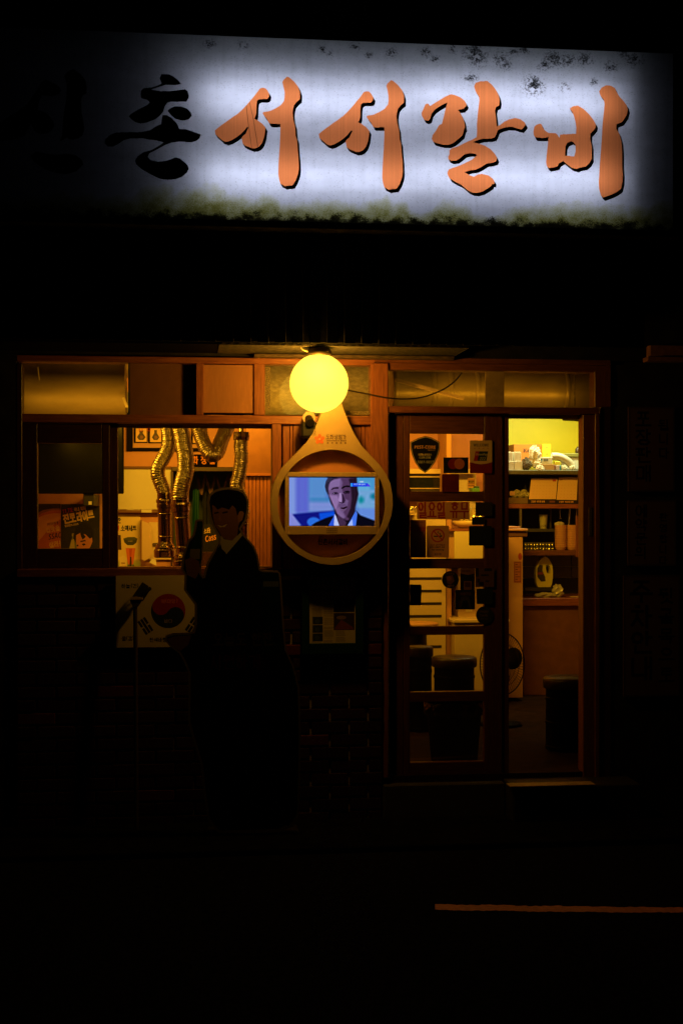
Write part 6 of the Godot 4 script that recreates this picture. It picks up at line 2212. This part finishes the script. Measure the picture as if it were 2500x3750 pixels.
	lathe(s, [Vector2(0.0001, -0.02), Vector2(0.155, -0.02), Vector2(0.165, -0.012), Vector2(0.165, 0.0), Vector2(0.16, 0.004), Vector2(0.0001, 0.004)], upright(tc), 40)
	part("table_top", s, plain(0.62, 0.33, 0.18, 0.4), tb)
	s = begin()
	lathe(s, [Vector2(0.09, FLOOR - tc.y), Vector2(0.1, FLOOR - tc.y + 0.02), Vector2(0.085, -0.022)], upright(tc), 30)
	part("table_drum", s, plain(0.025, 0.02, 0.018, 0.4), tb)
	# floor fan
	var fc := P(1838, 2432, -1.6)
	var sc := scale_at(1838, -1.6)
	var fr := 92.0 * sc
	var fan := thing("floor_fan", "dark wire caged fan seen on both sides of the door stile", "fan", Vector3(fc.x, FLOOR, fc.z))
	var wirem := plain(0.05, 0.03, 0.02, 0.35, 0.6)
	s = begin()
	for face in [-0.05, 0.05]:
		for k in 64:
			var a := TAU * k / 64.0
			rod(s, fc + Vector3(cos(a) * 0.03, sin(a) * 0.04, face * 1.3), fc + Vector3(cos(a) * fr * 0.86, sin(a) * fr * 1.2, face * 0.4), 0.0012, 5)
	var cage := part("cage_wires", s, wirem, fan)
	cage.set_meta("kind", "stuff")
	for q in [[0.88, 0.0], [0.6, 0.045], [0.6, -0.045]]:
		s = begin()
		var ring := []
		for k in 49:
			var a := TAU * k / 48.0
			ring.append(fc + Vector3(cos(a) * fr * q[0], sin(a) * fr * q[0] * 1.38, q[1]))
		tube(s, PackedVector3Array(ring), PackedFloat32Array([0.0045 if q[1] == 0.0 else 0.002]), 8)
		part("cage_ring", s, wirem, fan)
	for k in 3:
		s = begin()
		var a := TAU * k / 3.0 + 0.4
		var pts := PackedVector2Array()
		for j in 14:
			var e := TAU * j / 14.0
			var loc := Vector2(0.46 + cos(e) * 0.38, sin(e) * 0.36).rotated(a) * fr
			pts.append(Vector2(fc.x + loc.x, fc.y + loc.y * 1.2))
		plate(s, pts, fc.z - 0.004 * k, 0.003, Rect2(0, 0, 1, 1))
		part("blade", s, dull(plain(0.012, 0.012, 0.014, 0.43)), fan)
	s = begin()
	rod(s, fc - Vector3(0, 0, 0.12), fc + Vector3(0, 0, 0.03), 0.03, 18)
	part("motor", s, dull(plain(0.01, 0.01, 0.01, 0.57)), fan)
	s = begin()
	rod(s, fc + Vector3(0, -0.03, -0.09), Vector3(fc.x, FLOOR + 0.01, fc.z - 0.06), 0.012, 12)
	lathe(s, [Vector2(0.0001, 0.0), Vector2(0.14, 0.0), Vector2(0.13, 0.02), Vector2(0.0001, 0.025)], upright(Vector3(fc.x, FLOOR, fc.z - 0.05)), 30)
	part("fan_foot", s, dull(plain(0.01, 0.01, 0.01, 0.57)), fan)
	# lined waste bin behind the lowest panel glass
	var wc := P(1662, 2780, -0.38)
	wc.y = FLOOR
	var wr := 104.0 * scale_at(1662, -0.38)
	var wh := P(1662, 2582, -0.38).y - FLOOR
	var bin := thing("waste_bin", "waste bin lined with a glossy black bag behind the lowest glass pane", "bin", wc)
	s = begin()
	lathe(s, [Vector2(wr * 0.8, 0.0), Vector2(wr * 0.97, wh - 0.01)], Transform3D(Basis.from_scale(Vector3(1, 1, 0.7)), wc), 32)
	part("bin_body", s, dull(plain(0.005, 0.004, 0.004, 0.52)), bin)
	s = begin()
	var nz := FastNoiseLite.new()
	nz.frequency = 0.8
	s.set_smooth_group(0)
	for k in 60:
		for j in 5:
			var q := []
			for e in [[k, j], [k + 1, j], [k + 1, j + 1], [k, j + 1]]:
				var a: float = TAU * (e[0] % 60) / 60.0
				var t: float = e[1] / 5.0
				var wob := 0.010 * nz.get_noise_2d((e[0] % 60) * 0.9, e[1] * 3.0)
				var rad := wr * (1.03 + 0.03 * sin(t * PI)) + wob
				q.append(wc + Vector3(cos(a) * rad, wh - 0.05 + t * 0.07 + wob * 1.2, -sin(a) * rad * 0.7))
			quad(s, q[0], q[1], q[2], q[3])
	part("bag_rim", s, plain(0.012, 0.012, 0.012, 0.14), bin)

func Vector2_3(x: float, z: float) -> Vector3:
	return Vector3(x, 0.02, z)

func bag(s: SurfaceTool, c: Vector3, r: Vector3, seed_: int, rough := 0.3) -> void:
	var n := FastNoiseLite.new()
	n.seed = seed_
	n.frequency = 1.1
	n.fractal_octaves = 3
	s.set_smooth_group(-1)
	var at := func(i: int, j: int) -> Vector3:
		var a := TAU * (i % 20) / 20.0
		var b := -PI / 2.0 + PI * j / 12.0
		var d := Vector3(cos(a) * cos(b), sin(b), sin(a) * cos(b))
		var k := 1.0 + rough * n.get_noise_3d(d.x * 2.2, d.y * 2.2, d.z * 2.2) + 0.12 * sin(a * 7.0 + b * 3.0)
		return c + Vector3(d.x * r.x, d.y * r.y, d.z * r.z) * k
	for i in 20:
		for j in 12:
			quad(s, at.call(i + 1, j), at.call(i, j), at.call(i, j + 1), at.call(i + 1, j + 1))

func build_kitchen() -> void:
	var img: Image
	var s: SurfaceTool
	var zf := BACK + 0.02
	var timber := wood(true)
	var grey := mottled("grey_board", Color(0.10, 0.105, 0.085), Color(0.16, 0.165, 0.13), 0.03, Vector3(3, 3, 3), 0.5)
	# shelf unit in the opening to the kitchen
	var o := thing("kitchen_shelves", "shelves and worktop filling the opening to the kitchen, behind the open door", "shelving", P(2020, 2560, -3.3))
	rect_part("shelf_board", 1835, 1722, 2420, 1737, zf + 0.03, -3.72, grey, o)
	rect_part("shelf_board", 1835, 1846, 2420, 1862, -3.13, -3.6, timber, o)
	rect_part("shelf_board", 1835, 1936, 2420, 1948, -3.25, -3.6, plain(0.06, 0.06, 0.045, 0.6), o)
	rect_part("shelf_board", 1835, 2015, 2420, 2034, -3.13, -3.6, mottled("shelf_brown", Color(0.12, 0.05, 0.025), Color(0.22, 0.09, 0.045), 0.02, Vector3(1.5, 9, 9), 0.4), o)
	rect_part("worktop", 1905, 2190, 2420, 2218, zf + 0.04, -3.7, timber, o)
	rect_part("counter_front", 1915, 2218, 2420, 2553, zf, zf - 0.02, mottled("counter_brown", Color(0.17, 0.07, 0.032), Color(0.24, 0.10, 0.046), 0.02, Vector3(1.5, 1.5, 1.5), 0.55), o)
	rect_part("toe_board", 1850, 2553, 2420, 2566, zf - 0.015, zf - 0.04, plain(0.04, 0.025, 0.015, 0.6), o)
	rect_part("upright", 1903, 1862, 1910, 2190, zf - 0.05, zf - 0.09, plain(0.13, 0.12, 0.09, 0.5), o)
	rect_part("upright", 2011, 1738, 2018, 1936, zf - 0.3, zf - 0.34, plain(0.1, 0.1, 0.08, 0.5), o)
	# back of the lower shelves: greenish tiles
	var tile := plain(0.13, 0.14, 0.09, 0.4)
	for row in 2:
		for col in 5:
			rect_part("back_tile", 1905 + col * 93, 2034 + row * 42, 1996 + col * 93, 2074 + row * 42, -3.6, -3.62, tile, o, 0.002)
	rect_part("lower_back", 1835, 1739, 2420, 2034, -3.61, -3.63, plain(0.035, 0.035, 0.028, 0.7), o)
	rect_part("splash_back", 1905, 2117, 2420, 2190, -3.6, -3.63, plain(0.02, 0.02, 0.018, 0.4), o)
	# dark cloth along the top of the opening
	var vl := thing("hood_valance", "black sagging cloth edge along the top of the kitchen opening", "cloth", P(2000, 1530, BACK + 0.1))
	s = begin()
	plate(s, px_poly([[1838,1440],[2300,1440],[2300,1552],[2150,1548],[2106,1542],[2060,1540],[2058,1533],[2010,1534],[1965,1530],[1942,1523],[1920,1516],[1880,1508],[1838,1503]], -2.88), -2.88, 0.01, Rect2(0, 0, 1, 1))
	part("valance", s, plain(0.012, 0.012, 0.010, 0.8), vl)
	# white tall cabinet at the left of the opening
	var wc := thing("white_cabinet", "tall pale cabinet side with a red round mark, left in the doorway", "cabinet", P(1880, 2560, -2.9))
	rect_part("cabinet_side", 1800, 1968, 1913, 2556, -2.75, -3.05, mottled("cabinet_pale", Color(0.60, 0.36, 0.2), Color(0.68, 0.42, 0.24), 0.01, Vector3(1, 1, 1), 0.5), wc)
	s = begin()
	plate(s, px_poly(circle_px(1903, 2038, 7, 13), -2.747), -2.747, 0.002, Rect2(0, 0, 1, 1))
	part("round_mark", s, plain(0.4, 0.06, 0.03, 0.6), wc)
	img = canvas(60, 160, rgb8(176, 110, 60), 28, 78, 1880, 2056)
	fill_box(img, 1882, 2059, 1906, 2131, rgb8(120, 64, 34))
	fill_box(img, 1884, 2061, 1904, 2129, rgb8(182, 116, 66))
	for k in 7:
		fill_box(img, 1886, 2066 + k * 9, 1886 + 8 + 9 * (k % 2), 2069 + k * 9, rgb8(110, 60, 34))
	sheet("spec_label", 1880, 2056, 1908, 2134, -2.747, printed(img), wc, 0.001)
	var bdp := thing("chopping_boards", "stack of orange lit boards on top of the pale cabinet", "chopping board", P(1890, 1966, -2.9))
	rect_part("board", 1800, 1936, 1932, 1944, -2.72, -3.0, plain(0.7, 0.4, 0.22, 0.6), bdp, 0.006)
	rect_part("board", 1800, 1928, 1905, 1933, -2.74, -3.0, plain(0.66, 0.36, 0.2, 0.6), bdp, 0.004)
	rect_part("board", 1800, 1946, 1930, 1966, -2.75, -3.02, plain(0.16, 0.07, 0.035, 0.6), bdp, 0.004)
	# --- top shelf
	var white := plain(0.74, 0.74, 0.66, 0.45)
	for k in 2:
		var ct := thing("stacked_boxes", ["left stack of white plastic food boxes on the top shelf", "right stack of white plastic food boxes on the top shelf, by the bags"][k], "food boxes", P(1866 + k * 30, 1722, zf - 0.1), "stacks of white food boxes")
		var x0: float = [1838, 1882][k]
		var x1: float = [1881, 1912][k]
		for j in 9:
			rect_part("food_box", x0 + (j % 2), 1722 - (j + 1) * 3.6 + 0.4, x1 - (j % 2), 1722 - j * 3.6, zf - 0.02, zf - 0.16, white, ct, 0.002)
		for j in 6:
			rect_part("upended_box", x0 + 2 + j * (x1 - x0 - 6) / 6.0, 1654 + (2 if j % 2 else 0), x0 + (j + 1) * (x1 - x0 - 6) / 6.0 + 1, 1689, zf - 0.03, zf - 0.15, white, ct, 0.002)
	var kb := thing("cereal_carton", "brown and yellow printed carton against the yellow wall", "carton", P(1948, 1697, -3.5))
	rect_part("carton_side", 1880, 1627, 1983, 1697, -3.5, -3.68, plain(0.50, 0.17, 0.02, 0.7), kb)
	rect_part("carton_end", 1984, 1626, 2016, 1675, -3.48, -3.68, plain(0.85, 0.52, 0.02, 0.6), kb)
	s = begin()
	ink_latin(s, "Kell", 1914, 1656, 13, 40, -3.497)
	part("carton_lettering", s, plain(0.03, 0.015, 0.02, 0.7), kb)
	rect_part("carton_print", 1996, 1637, 2005, 1641, -3.4785, -3.4795, plain(0.5, 0.25, 0.03, 0.6), kb, 0.0)
	rect_part("carton_print", 1998, 1661, 2006, 1664, -3.4785, -3.4795, plain(0.5, 0.25, 0.03, 0.6), kb, 0.0)
	s = begin()
	bag(s, P(1956, 1662, zf - 0.05), Vector3(0.042, 0.058, 0.04), 3, 0.35)
	bag(s, P(1962, 1695, zf - 0.05), Vector3(0.045, 0.04, 0.04), 8, 0.4)
	bag(s, P(1975, 1717, zf), Vector3(0.032, 0.028, 0.03), 9, 0.4)
	tag(part("plastic_bags", s, plain(0.70, 0.69, 0.58, 0.5)), "crumpled white plastic carrier bags bunched on the top shelf", "bag")
	s = begin()
	bag(s, P(1925, 1700, zf - 0.04), Vector3(0.035, 0.045, 0.04), 21, 0.4)
	tag(part("dark_bag", s, plain(0.10, 0.085, 0.06, 0.5)), "dark grey folded bag between the white boxes and the white bags", "bag")
	var gbx := thing("glove_box", "white printed box with a blue drop on the top shelf", "box", P(1998, 1698, zf - 0.1))
	rect_part("box", 1976, 1674, 2021, 1698, zf - 0.03, zf - 0.14, plain(0.70, 0.72, 0.64, 0.5), gbx)
	rect_part("print_mark", 1979, 1680, 1984, 1690, zf - 0.0275, zf - 0.029, plain(0.05, 0.25, 0.45, 0.5), gbx, 0.0)
	for k in 3:
		rect_part("print_mark", 1989 + k * 6, 1680, 1993 + k * 6, 1689, zf - 0.0275, zf - 0.029, plain(0.12, 0.13, 0.12, 0.5), gbx, 0.0)
	var cbx := thing("brown_carton", "small brown carton under the white printed box", "carton", P(2005, 1722, zf - 0.1))
	rect_part("carton", 1978, 1699, 2027, 1722, zf - 0.02, zf - 0.15, plain(0.48, 0.31, 0.12, 0.7), cbx)
	s = begin()
	var sl := []
	for q in [[2018, 1672], [2040, 1672], [2062, 1680], [2080, 1692], [2094, 1708]]:
		sl.append(P(q[0], q[1], zf - 0.06))
	tube(s, smooth_line(sl, 0.008), PackedFloat32Array([0.030]), 18)
	tag(part("cup_sleeve", s, plain(0.62, 0.63, 0.55, 0.2)), "bent translucent sleeve of plastic cups on the top shelf", "cups")
	var pk := thing("colour_packets", "small yellow and blue packets under the bent cup sleeve", "packets", P(2040, 1722, zf - 0.05))
	rect_part("packet", 2030, 1690, 2050, 1703, zf - 0.03, zf - 0.07, plain(0.70, 0.62, 0.05, 0.5), pk)
	rect_part("packet", 2036, 1704, 2048, 1722, zf - 0.02, zf - 0.07, plain(0.55, 0.5, 0.6, 0.5), pk)
	rect_part("packet", 2048.5, 1704, 2053, 1722, zf - 0.02, zf - 0.07, plain(0.03, 0.30, 0.55, 0.5), pk)
	rect_part("packet", 2025, 1703, 2034, 1722, zf - 0.025, zf - 0.07, plain(0.3, 0.14, 0.1, 0.5), pk)
	for k in 2:
		s = begin()
		bag(s, P(2064 + k * 30, 1714, zf - 0.03), Vector3(0.024, 0.022, 0.024), 30 + k, 0.3)
		tag(part("clear_bundle", s, plain(0.55, 0.56, 0.46, 0.2)), ["left crumpled clear film bundle at the right end of the top shelf", "right crumpled clear film bundle at the right end of the top shelf"][k], "film")
	var tub := thing("white_tub", "white lidded tub at the right end of the top shelf", "tub", P(2095, 1722, zf - 0.2))
	rect_part("tub", 2072, 1674, 2130, 1722, zf - 0.14, zf - 0.3, plain(0.66, 0.68, 0.60, 0.45), tub, 0.01)
	rect_part("lid", 2052, 1660, 2130, 1673, zf - 0.13, zf - 0.31, plain(0.24, 0.24, 0.07, 0.5), tub)
	s = begin()
	lathe(s, [Vector2(0.022, 0.0), Vector2(0.026, 0.01), Vector2(0.024, 0.035), Vector2(0.014, 0.042), Vector2(0.012, 0.052), Vector2(0.0001, 0.054)], upright(P(2116, 1660, zf - 0.2)), 18)
	tag(part("dark_jar", s, plain(0.03, 0.015, 0.01, 0.3)), "dark little jar on the lid of the white tub", "jar")
	# --- second shelf: desk calendars, tray of wrapped things
	zf = BACK - 0.06
	var quads := [[[1944,1752],[2040,1753],[2034,1828],[1935,1828]], [[2044,1749],[2142,1748],[2142,1832],[2036,1830]]]
	for k in 2:
		var cal := thing("desk_calendar", ["left of two cream desk calendars on the wooden shelf, with a red square", "right of two cream desk calendars on the wooden shelf, partly behind the post"][k], "calendar", P(1990 + k * 100, 1845, zf), "desk calendars on the kitchen shelf")
		img = canvas(200, 160, rgb8(240, 205, 150), 200, 160)
		if k == 0:
			fill_box(img, 164, 8, 190, 22, rgb8(190, 60, 30))
			fill_box(img, 10, 27, 190, 28, rgb8(220, 170, 110))
		else:
			write(img, "08", 12, 20, 10, rgb8(190, 120, 60), 16)
		for row in 5:
			for col in 7:
				write(img, str(1 + (row * 7 + col) % 30), 24 + col * 24, 58 + row * 22, 6, rgb8(216, 160, 96), 7, false)
		s = begin()
		s.set_smooth_group(-1)
		var q: Array = quads[k]
		var za := zf - 0.04
		var a := P(q[0][0], q[0][1], za)
		var b := P(q[1][0], q[1][1], za)
		var c := P(q[2][0], q[2][1], zf)
		var d := P(q[3][0], q[3][1], zf)
		tri(s, d, c, b, Vector2(0, 1), Vector2(1, 1), Vector2(1, 0))
		tri(s, d, b, a, Vector2(0, 1), Vector2(1, 0), Vector2(0, 0))
		part("page", s, printed(img, 0.7), cal)
		s = begin()
		s.set_smooth_group(-1)
		var back := Vector3(0, 0, -0.07)
		quad(s, c + back, d + back, a + Vector3(0, 0, -0.003), b + Vector3(0, 0, -0.003))
		part("stand_card", s, plain(0.05, 0.03, 0.02, 0.7), cal)
		img = canvas(200, 32, rgb8(30, 18, 14), 200, 32)
		write_ko(img, "건강한 식자재 유통", 22, 8, 13, rgb8(236, 180, 60), 0.16, 0.75)
		fill_box(img, 150, 8, 190, 22, rgb8(120, 70, 36))
		sheet("foot_strip", q[3][0] - 3, 1829.5 + k * 2, q[2][0] + 2, 1845.5, zf + 0.004, printed(img, 0.6), cal, 0.003)
		for j in 22:
			s = begin()
			var t := (j + 0.5) / 22.0
			var w := a.lerp(b, t)
			rod(s, w + Vector3(0, -0.004, 0.002), w + Vector3(0, 0.006, 0.0), 0.0011, 6)
			part("wire_loop", s, plain(0.6, 0.45, 0.25, 0.3, 0.7), cal)
	var tr := thing("wrapper_tray", "tray of crumpled wrappers left of the desk calendars", "tray", P(1895, 1845, zf - 0.05))
	rect_part("tray", 1838, 1822, 1932, 1845, zf - 0.03, zf - 0.16, plain(0.22, 0.15, 0.07, 0.5), tr)
	rect_part("paper_tag", 1865, 1799, 1884, 1814, zf - 0.03, zf - 0.032, plain(0.75, 0.48, 0.25, 0.7), tr, 0.0)
	s = begin()
	for k in 5:
		bag(s, P(1880 + k * 12, 1812 - 9 * (k % 2), zf - 0.06), Vector3(0.025, 0.02, 0.025), 40 + k, 0.4)
	part("wrappers", s, plain(0.50, 0.48, 0.24, 0.25), tr)
	s = begin()
	lathe(s, [Vector2(0.024, 0.0), Vector2(0.024, 0.10), Vector2(0.01, 0.12), Vector2(0.01, 0.15), Vector2(0.0001, 0.151)], upright(P(1922, 1845, zf - 0.2)), 16)
	tag(part("dark_bottle", s, plain(0.03, 0.03, 0.025, 0.2)), "dark bottle in the shadow behind the wrapper tray", "bottle")
	# --- third shelf: paper cup and hanging ladles
	s = begin()
	lathe(s, [Vector2(0.025, 0.0), Vector2(0.033, 0.104), Vector2(0.035, 0.106), Vector2(0.033, 0.109), Vector2(0.031, 0.106), Vector2(0.024, 0.006)], upright(P(1988, 1935.5, zf - 0.15)), 28)
	var cup := thing("paper_cup", "pale paper cup with dark letters on the dark third shelf", "cup", P(1988, 1935.5, zf - 0.15))
	part("cup", s, plain(0.58, 0.58, 0.36, 0.6), cup)
	s = begin()
	ink_latin(s, "UCK", 1977, 1929, 7, 22, zf - 0.117)
	part("cup_lettering", s, plain(0.05, 0.05, 0.03, 0.6), cup)
	for k in 3:
		var u := thing("hanging_ladle", ["left hanging steel ladle above the bowl stacks", "middle hanging steel ladle above the bowl stacks", "right hanging steel ladle above the bowl stacks"][k], "ladle", P([2049, 2082, 2110][k], 1925, zf - 0.2), "ladles over the bowls")
		s = begin()
		rod(s, P([2048, 2084, 2110][k], 1863, zf - 0.2), P([2050, 2081, 2109][k], [1898, 1922, 1890][k], zf - 0.2), [0.003, 0.008, 0.003][k], 10)
		part("ladle_handle", s, plain(0.45, 0.45, 0.36, 0.2, 0.9), u)
		s = begin()
		bag(s, P([2050, 2081, 2109][k], [1898, 1922, 1890][k], zf - 0.2), Vector3(0.008, 0.006, 0.006), 70 + k, 0.1)
		part("ladle_bowl", s, plain(0.45, 0.45, 0.36, 0.2, 0.9), u)
	# --- fourth shelf: bowls in two stacks, glasses lying in rows
	for k in 2:
		var bc := P(2051.5 + k * 42, 2017, zf - 0.03)
		var st := thing("bowl_stack", ["left of two tall stacks of orange lit plastic bowls", "right of two tall stacks of orange lit plastic bowls, half behind the post"][k], "bowls", bc, "bowl stacks on the kitchen shelf")
		var r := 21.5 * scale_at(2050, zf - 0.03)
		for j in 13:
			s = begin()
			var y := j * 0.0135
			lathe(s, [Vector2(0.0001, y), Vector2(r * 0.55, y + 0.001), Vector2(r * 0.85, y + 0.016), Vector2(r * 0.96, y + 0.032), Vector2(r, y + 0.033), Vector2(r, y + 0.0365), Vector2(r * 0.95, y + 0.0365)], upright(bc), 28)
			part("bowl", s, plain(0.76, 0.43, 0.24, 0.45), st)
	s = begin()
	bag(s, P(2046, 1920, zf - 0.03), Vector3(0.035, 0.018, 0.03), 55, 0.4)
	tag(part("white_cloth", s, plain(0.6, 0.6, 0.48, 0.8)), "crumpled white cloth on the left bowl stack", "cloth")
	for row in 2:
		for k in 10:
			s = begin()
			var c := P(1922 + k * 11.0, 2014 - row * 15.0, zf - 0.05 - 0.02 * (k % 2))
			lathe(s, [Vector2(0.009, 0.0), Vector2(0.011, 0.027), Vector2(0.0098, 0.027), Vector2(0.0078, 0.003), Vector2(0.0001, 0.003)], upright(c), 12)
			var g := part("soju_glass", s, plain(0.55, 0.58, 0.30, 0.05, 0.85))
			tag(g, "small glittering drinking glass in the %s of two rows left of the bowl stacks" % ["lower", "upper"][row], "glass", "small glasses, %s row" % ["lower", "upper"][row])
	# --- detergent bottle and bag on the worktop
	var dz := zf - 0.12
	var dt := thing("detergent_bottle", "yellow detergent bottle with a handle hole on the worktop", "bottle", P(1993, 2152, dz))
	var body := [[1968,2150],[1963,2135],[1961,2100],[1963,2076],[1972,2056],[1984,2043],[1996,2038],[2008,2046],[2019,2065],[2023,2085],[2023,2110],[2019,2140],[2014,2150]]
	var hole := [[1998,2070],[2004,2068],[2012,2074],[2015,2086],[2012,2099],[2006,2102],[2000,2094],[1997,2082]]
	var cut := Geometry2D.clip_polygons(to_v2(body), to_v2(hole))
	s = begin()
	# body as two halves joined round the handle hole
	var lp := []
	for p in [[1968,2150],[1963,2135],[1961,2100],[1963,2076],[1972,2056],[1984,2043],[1996,2038],[2004,2043],[2004,2068],[1998,2070],[1997,2082],[2000,2094],[2006,2102],[2006,2150]]:
		lp.append(p)
	var rp := [[2004,2043],[2008,2046],[2019,2065],[2023,2085],[2023,2110],[2019,2140],[2014,2150],[2006,2150],[2006,2102],[2012,2099],[2015,2086],[2012,2074],[2004,2068]]
	plate(s, px_poly(lp, dz + 0.03), dz + 0.03, 0.06, Rect2(0, 0, 1, 1))
	plate(s, px_poly(rp, dz + 0.03), dz + 0.03, 0.06, Rect2(0, 0, 1, 1))
	part("bottle_body", s, plain(0.82, 0.80, 0.03, 0.4), dt)
	s = begin()
	plate(s, px_poly([[1966,2082],[1974,2068],[1986,2070],[1984,2090],[1994,2112],[1996,2128],[1980,2130],[1966,2112]], dz + 0.031), dz + 0.0315, 0.001, Rect2(0, 0, 1, 1))
	part("bottle_label", s, plain(0.06, 0.05, 0.05, 0.5), dt)
	rect_part("label_stripe", 1967, 2096, 1988, 2104, dz + 0.0325, dz + 0.0318, plain(0.3, 0.05, 0.05, 0.5), dt, 0.0)
	rect_part("bottle_stand", 1920, 2152, 2020, 2165, dz + 0.05, dz - 0.1, plain(0.04, 0.04, 0.03, 0.5), dt)
	s = begin()
	bag(s, P(2040, 2166, zf - 0.03), Vector3(0.042, 0.05, 0.04), 61, 0.45)
	bag(s, P(1995, 2180, zf), Vector3(0.075, 0.02, 0.04), 62, 0.5)
	tag(part("clear_bag", s, plain(0.46, 0.47, 0.33, 0.2)), "crumpled clear plastic bag on the worktop below the yellow bottle", "bag")
	s = begin()
	bag(s, P(2102, 2187, zf + 0.02), Vector3(0.035, 0.008, 0.03), 64, 0.3)
	tag(part("wet_cloth", s, plain(0.6, 0.5, 0.35, 0.3)), "small folded cloth at the right end of the worktop edge", "cloth")
	# inner door edge half hidden behind the post
	var db := thing("hanging_board", "dark reddish board hanging inside, right edge of the doorway", "board", P(2125, 2050, -0.5))
	s = begin()
	plate(s, px_poly([[2128,1500],[2150,1500],[2150,1832],[2112,1832],[2116,1740],[2124,1640]], -0.3), -0.3, 0.012, Rect2(0, 0, 1, 1))
	part("board", s, plain(0.05, 0.022, 0.014, 0.6), db)
	var rb := sheet("service_panel", 2109, 1888, 2170, 2040, -2.6, mottled("service_red", Color(0.17, 0.06, 0.03), Color(0.24, 0.085, 0.04), 0.02, Vector3(1, 1, 1), 0.5), null, 0.02)
	tag(rb, "reddish brown panel beside the bowl stacks at the right of the doorway", "panel")

func ink_latin(s: SurfaceTool, text: String, x: float, y: float, h: float, w: float, z: float) -> void:
	s.set_smooth_group(-1)
	var t := latin(text, true, true)
	var sx := w / maxf(0.01, latin_width(t))
	for j in range(0, t.size(), 3):
		var q := []
		for i in 3:
			q.append(P(x + t[j + i].x * sx, y - t[j + i].y * h, z))
		if ((q[1] - q[0]).cross(q[2] - q[0])).z < 0.0:
			tri(s, q[0], q[2], q[1])
		else:
			tri(s, q[0], q[1], q[2])

func _ready() -> void:
	# camera
	var cam := Camera3D.new()
	cam.name = "camera"
	add_child(cam)
	var t := deg_to_rad(YAW)
	eye = Vector3(-AWAY * sin(t), EYE, AWAY * cos(t))
	gaze = Basis(Vector3.UP, -t)
	cam.transform = Transform3D(gaze, eye)
	cam.fov = rad_to_deg(2.0 * atan(1875.0 / FOCAL))
	cam.near = 0.05
	cam.far = 400.0
	cam.current = true
	# night sky and exposure
	var sky := ProceduralSkyMaterial.new()
	sky.sky_top_color = Color(0.02, 0.022, 0.03)
	sky.sky_horizon_color = Color(0.035, 0.033, 0.035)
	sky.ground_bottom_color = Color(0.012, 0.012, 0.012)
	sky.ground_horizon_color = Color(0.03, 0.028, 0.028)
	var env := Environment.new()
	env.background_mode = Environment.BG_SKY
	env.sky = Sky.new()
	env.sky.sky_material = sky
	env.background_energy_multiplier = 0.12
	env.tonemap_mode = Environment.TONE_MAPPER_LINEAR
	env.tonemap_exposure = 1.0
	env.sdfgi_enabled = true
	env.ssao_enabled = true
	env.ssil_enabled = true
	var we := WorldEnvironment.new()
	we.name = "environment"
	we.environment = env
	add_child(we)
	# structure
	build_street()
	build_house()
	build_brick_wall()
	build_shopfront()
	build_door()
	# light of the place
	build_sign()
	build_lamp()
	build_interior_lamps()
	build_screen()
	# things
	build_ducts()
	build_left_room()
	build_right_room()
	build_kitchen()
	build_front_things()
	build_stickers()
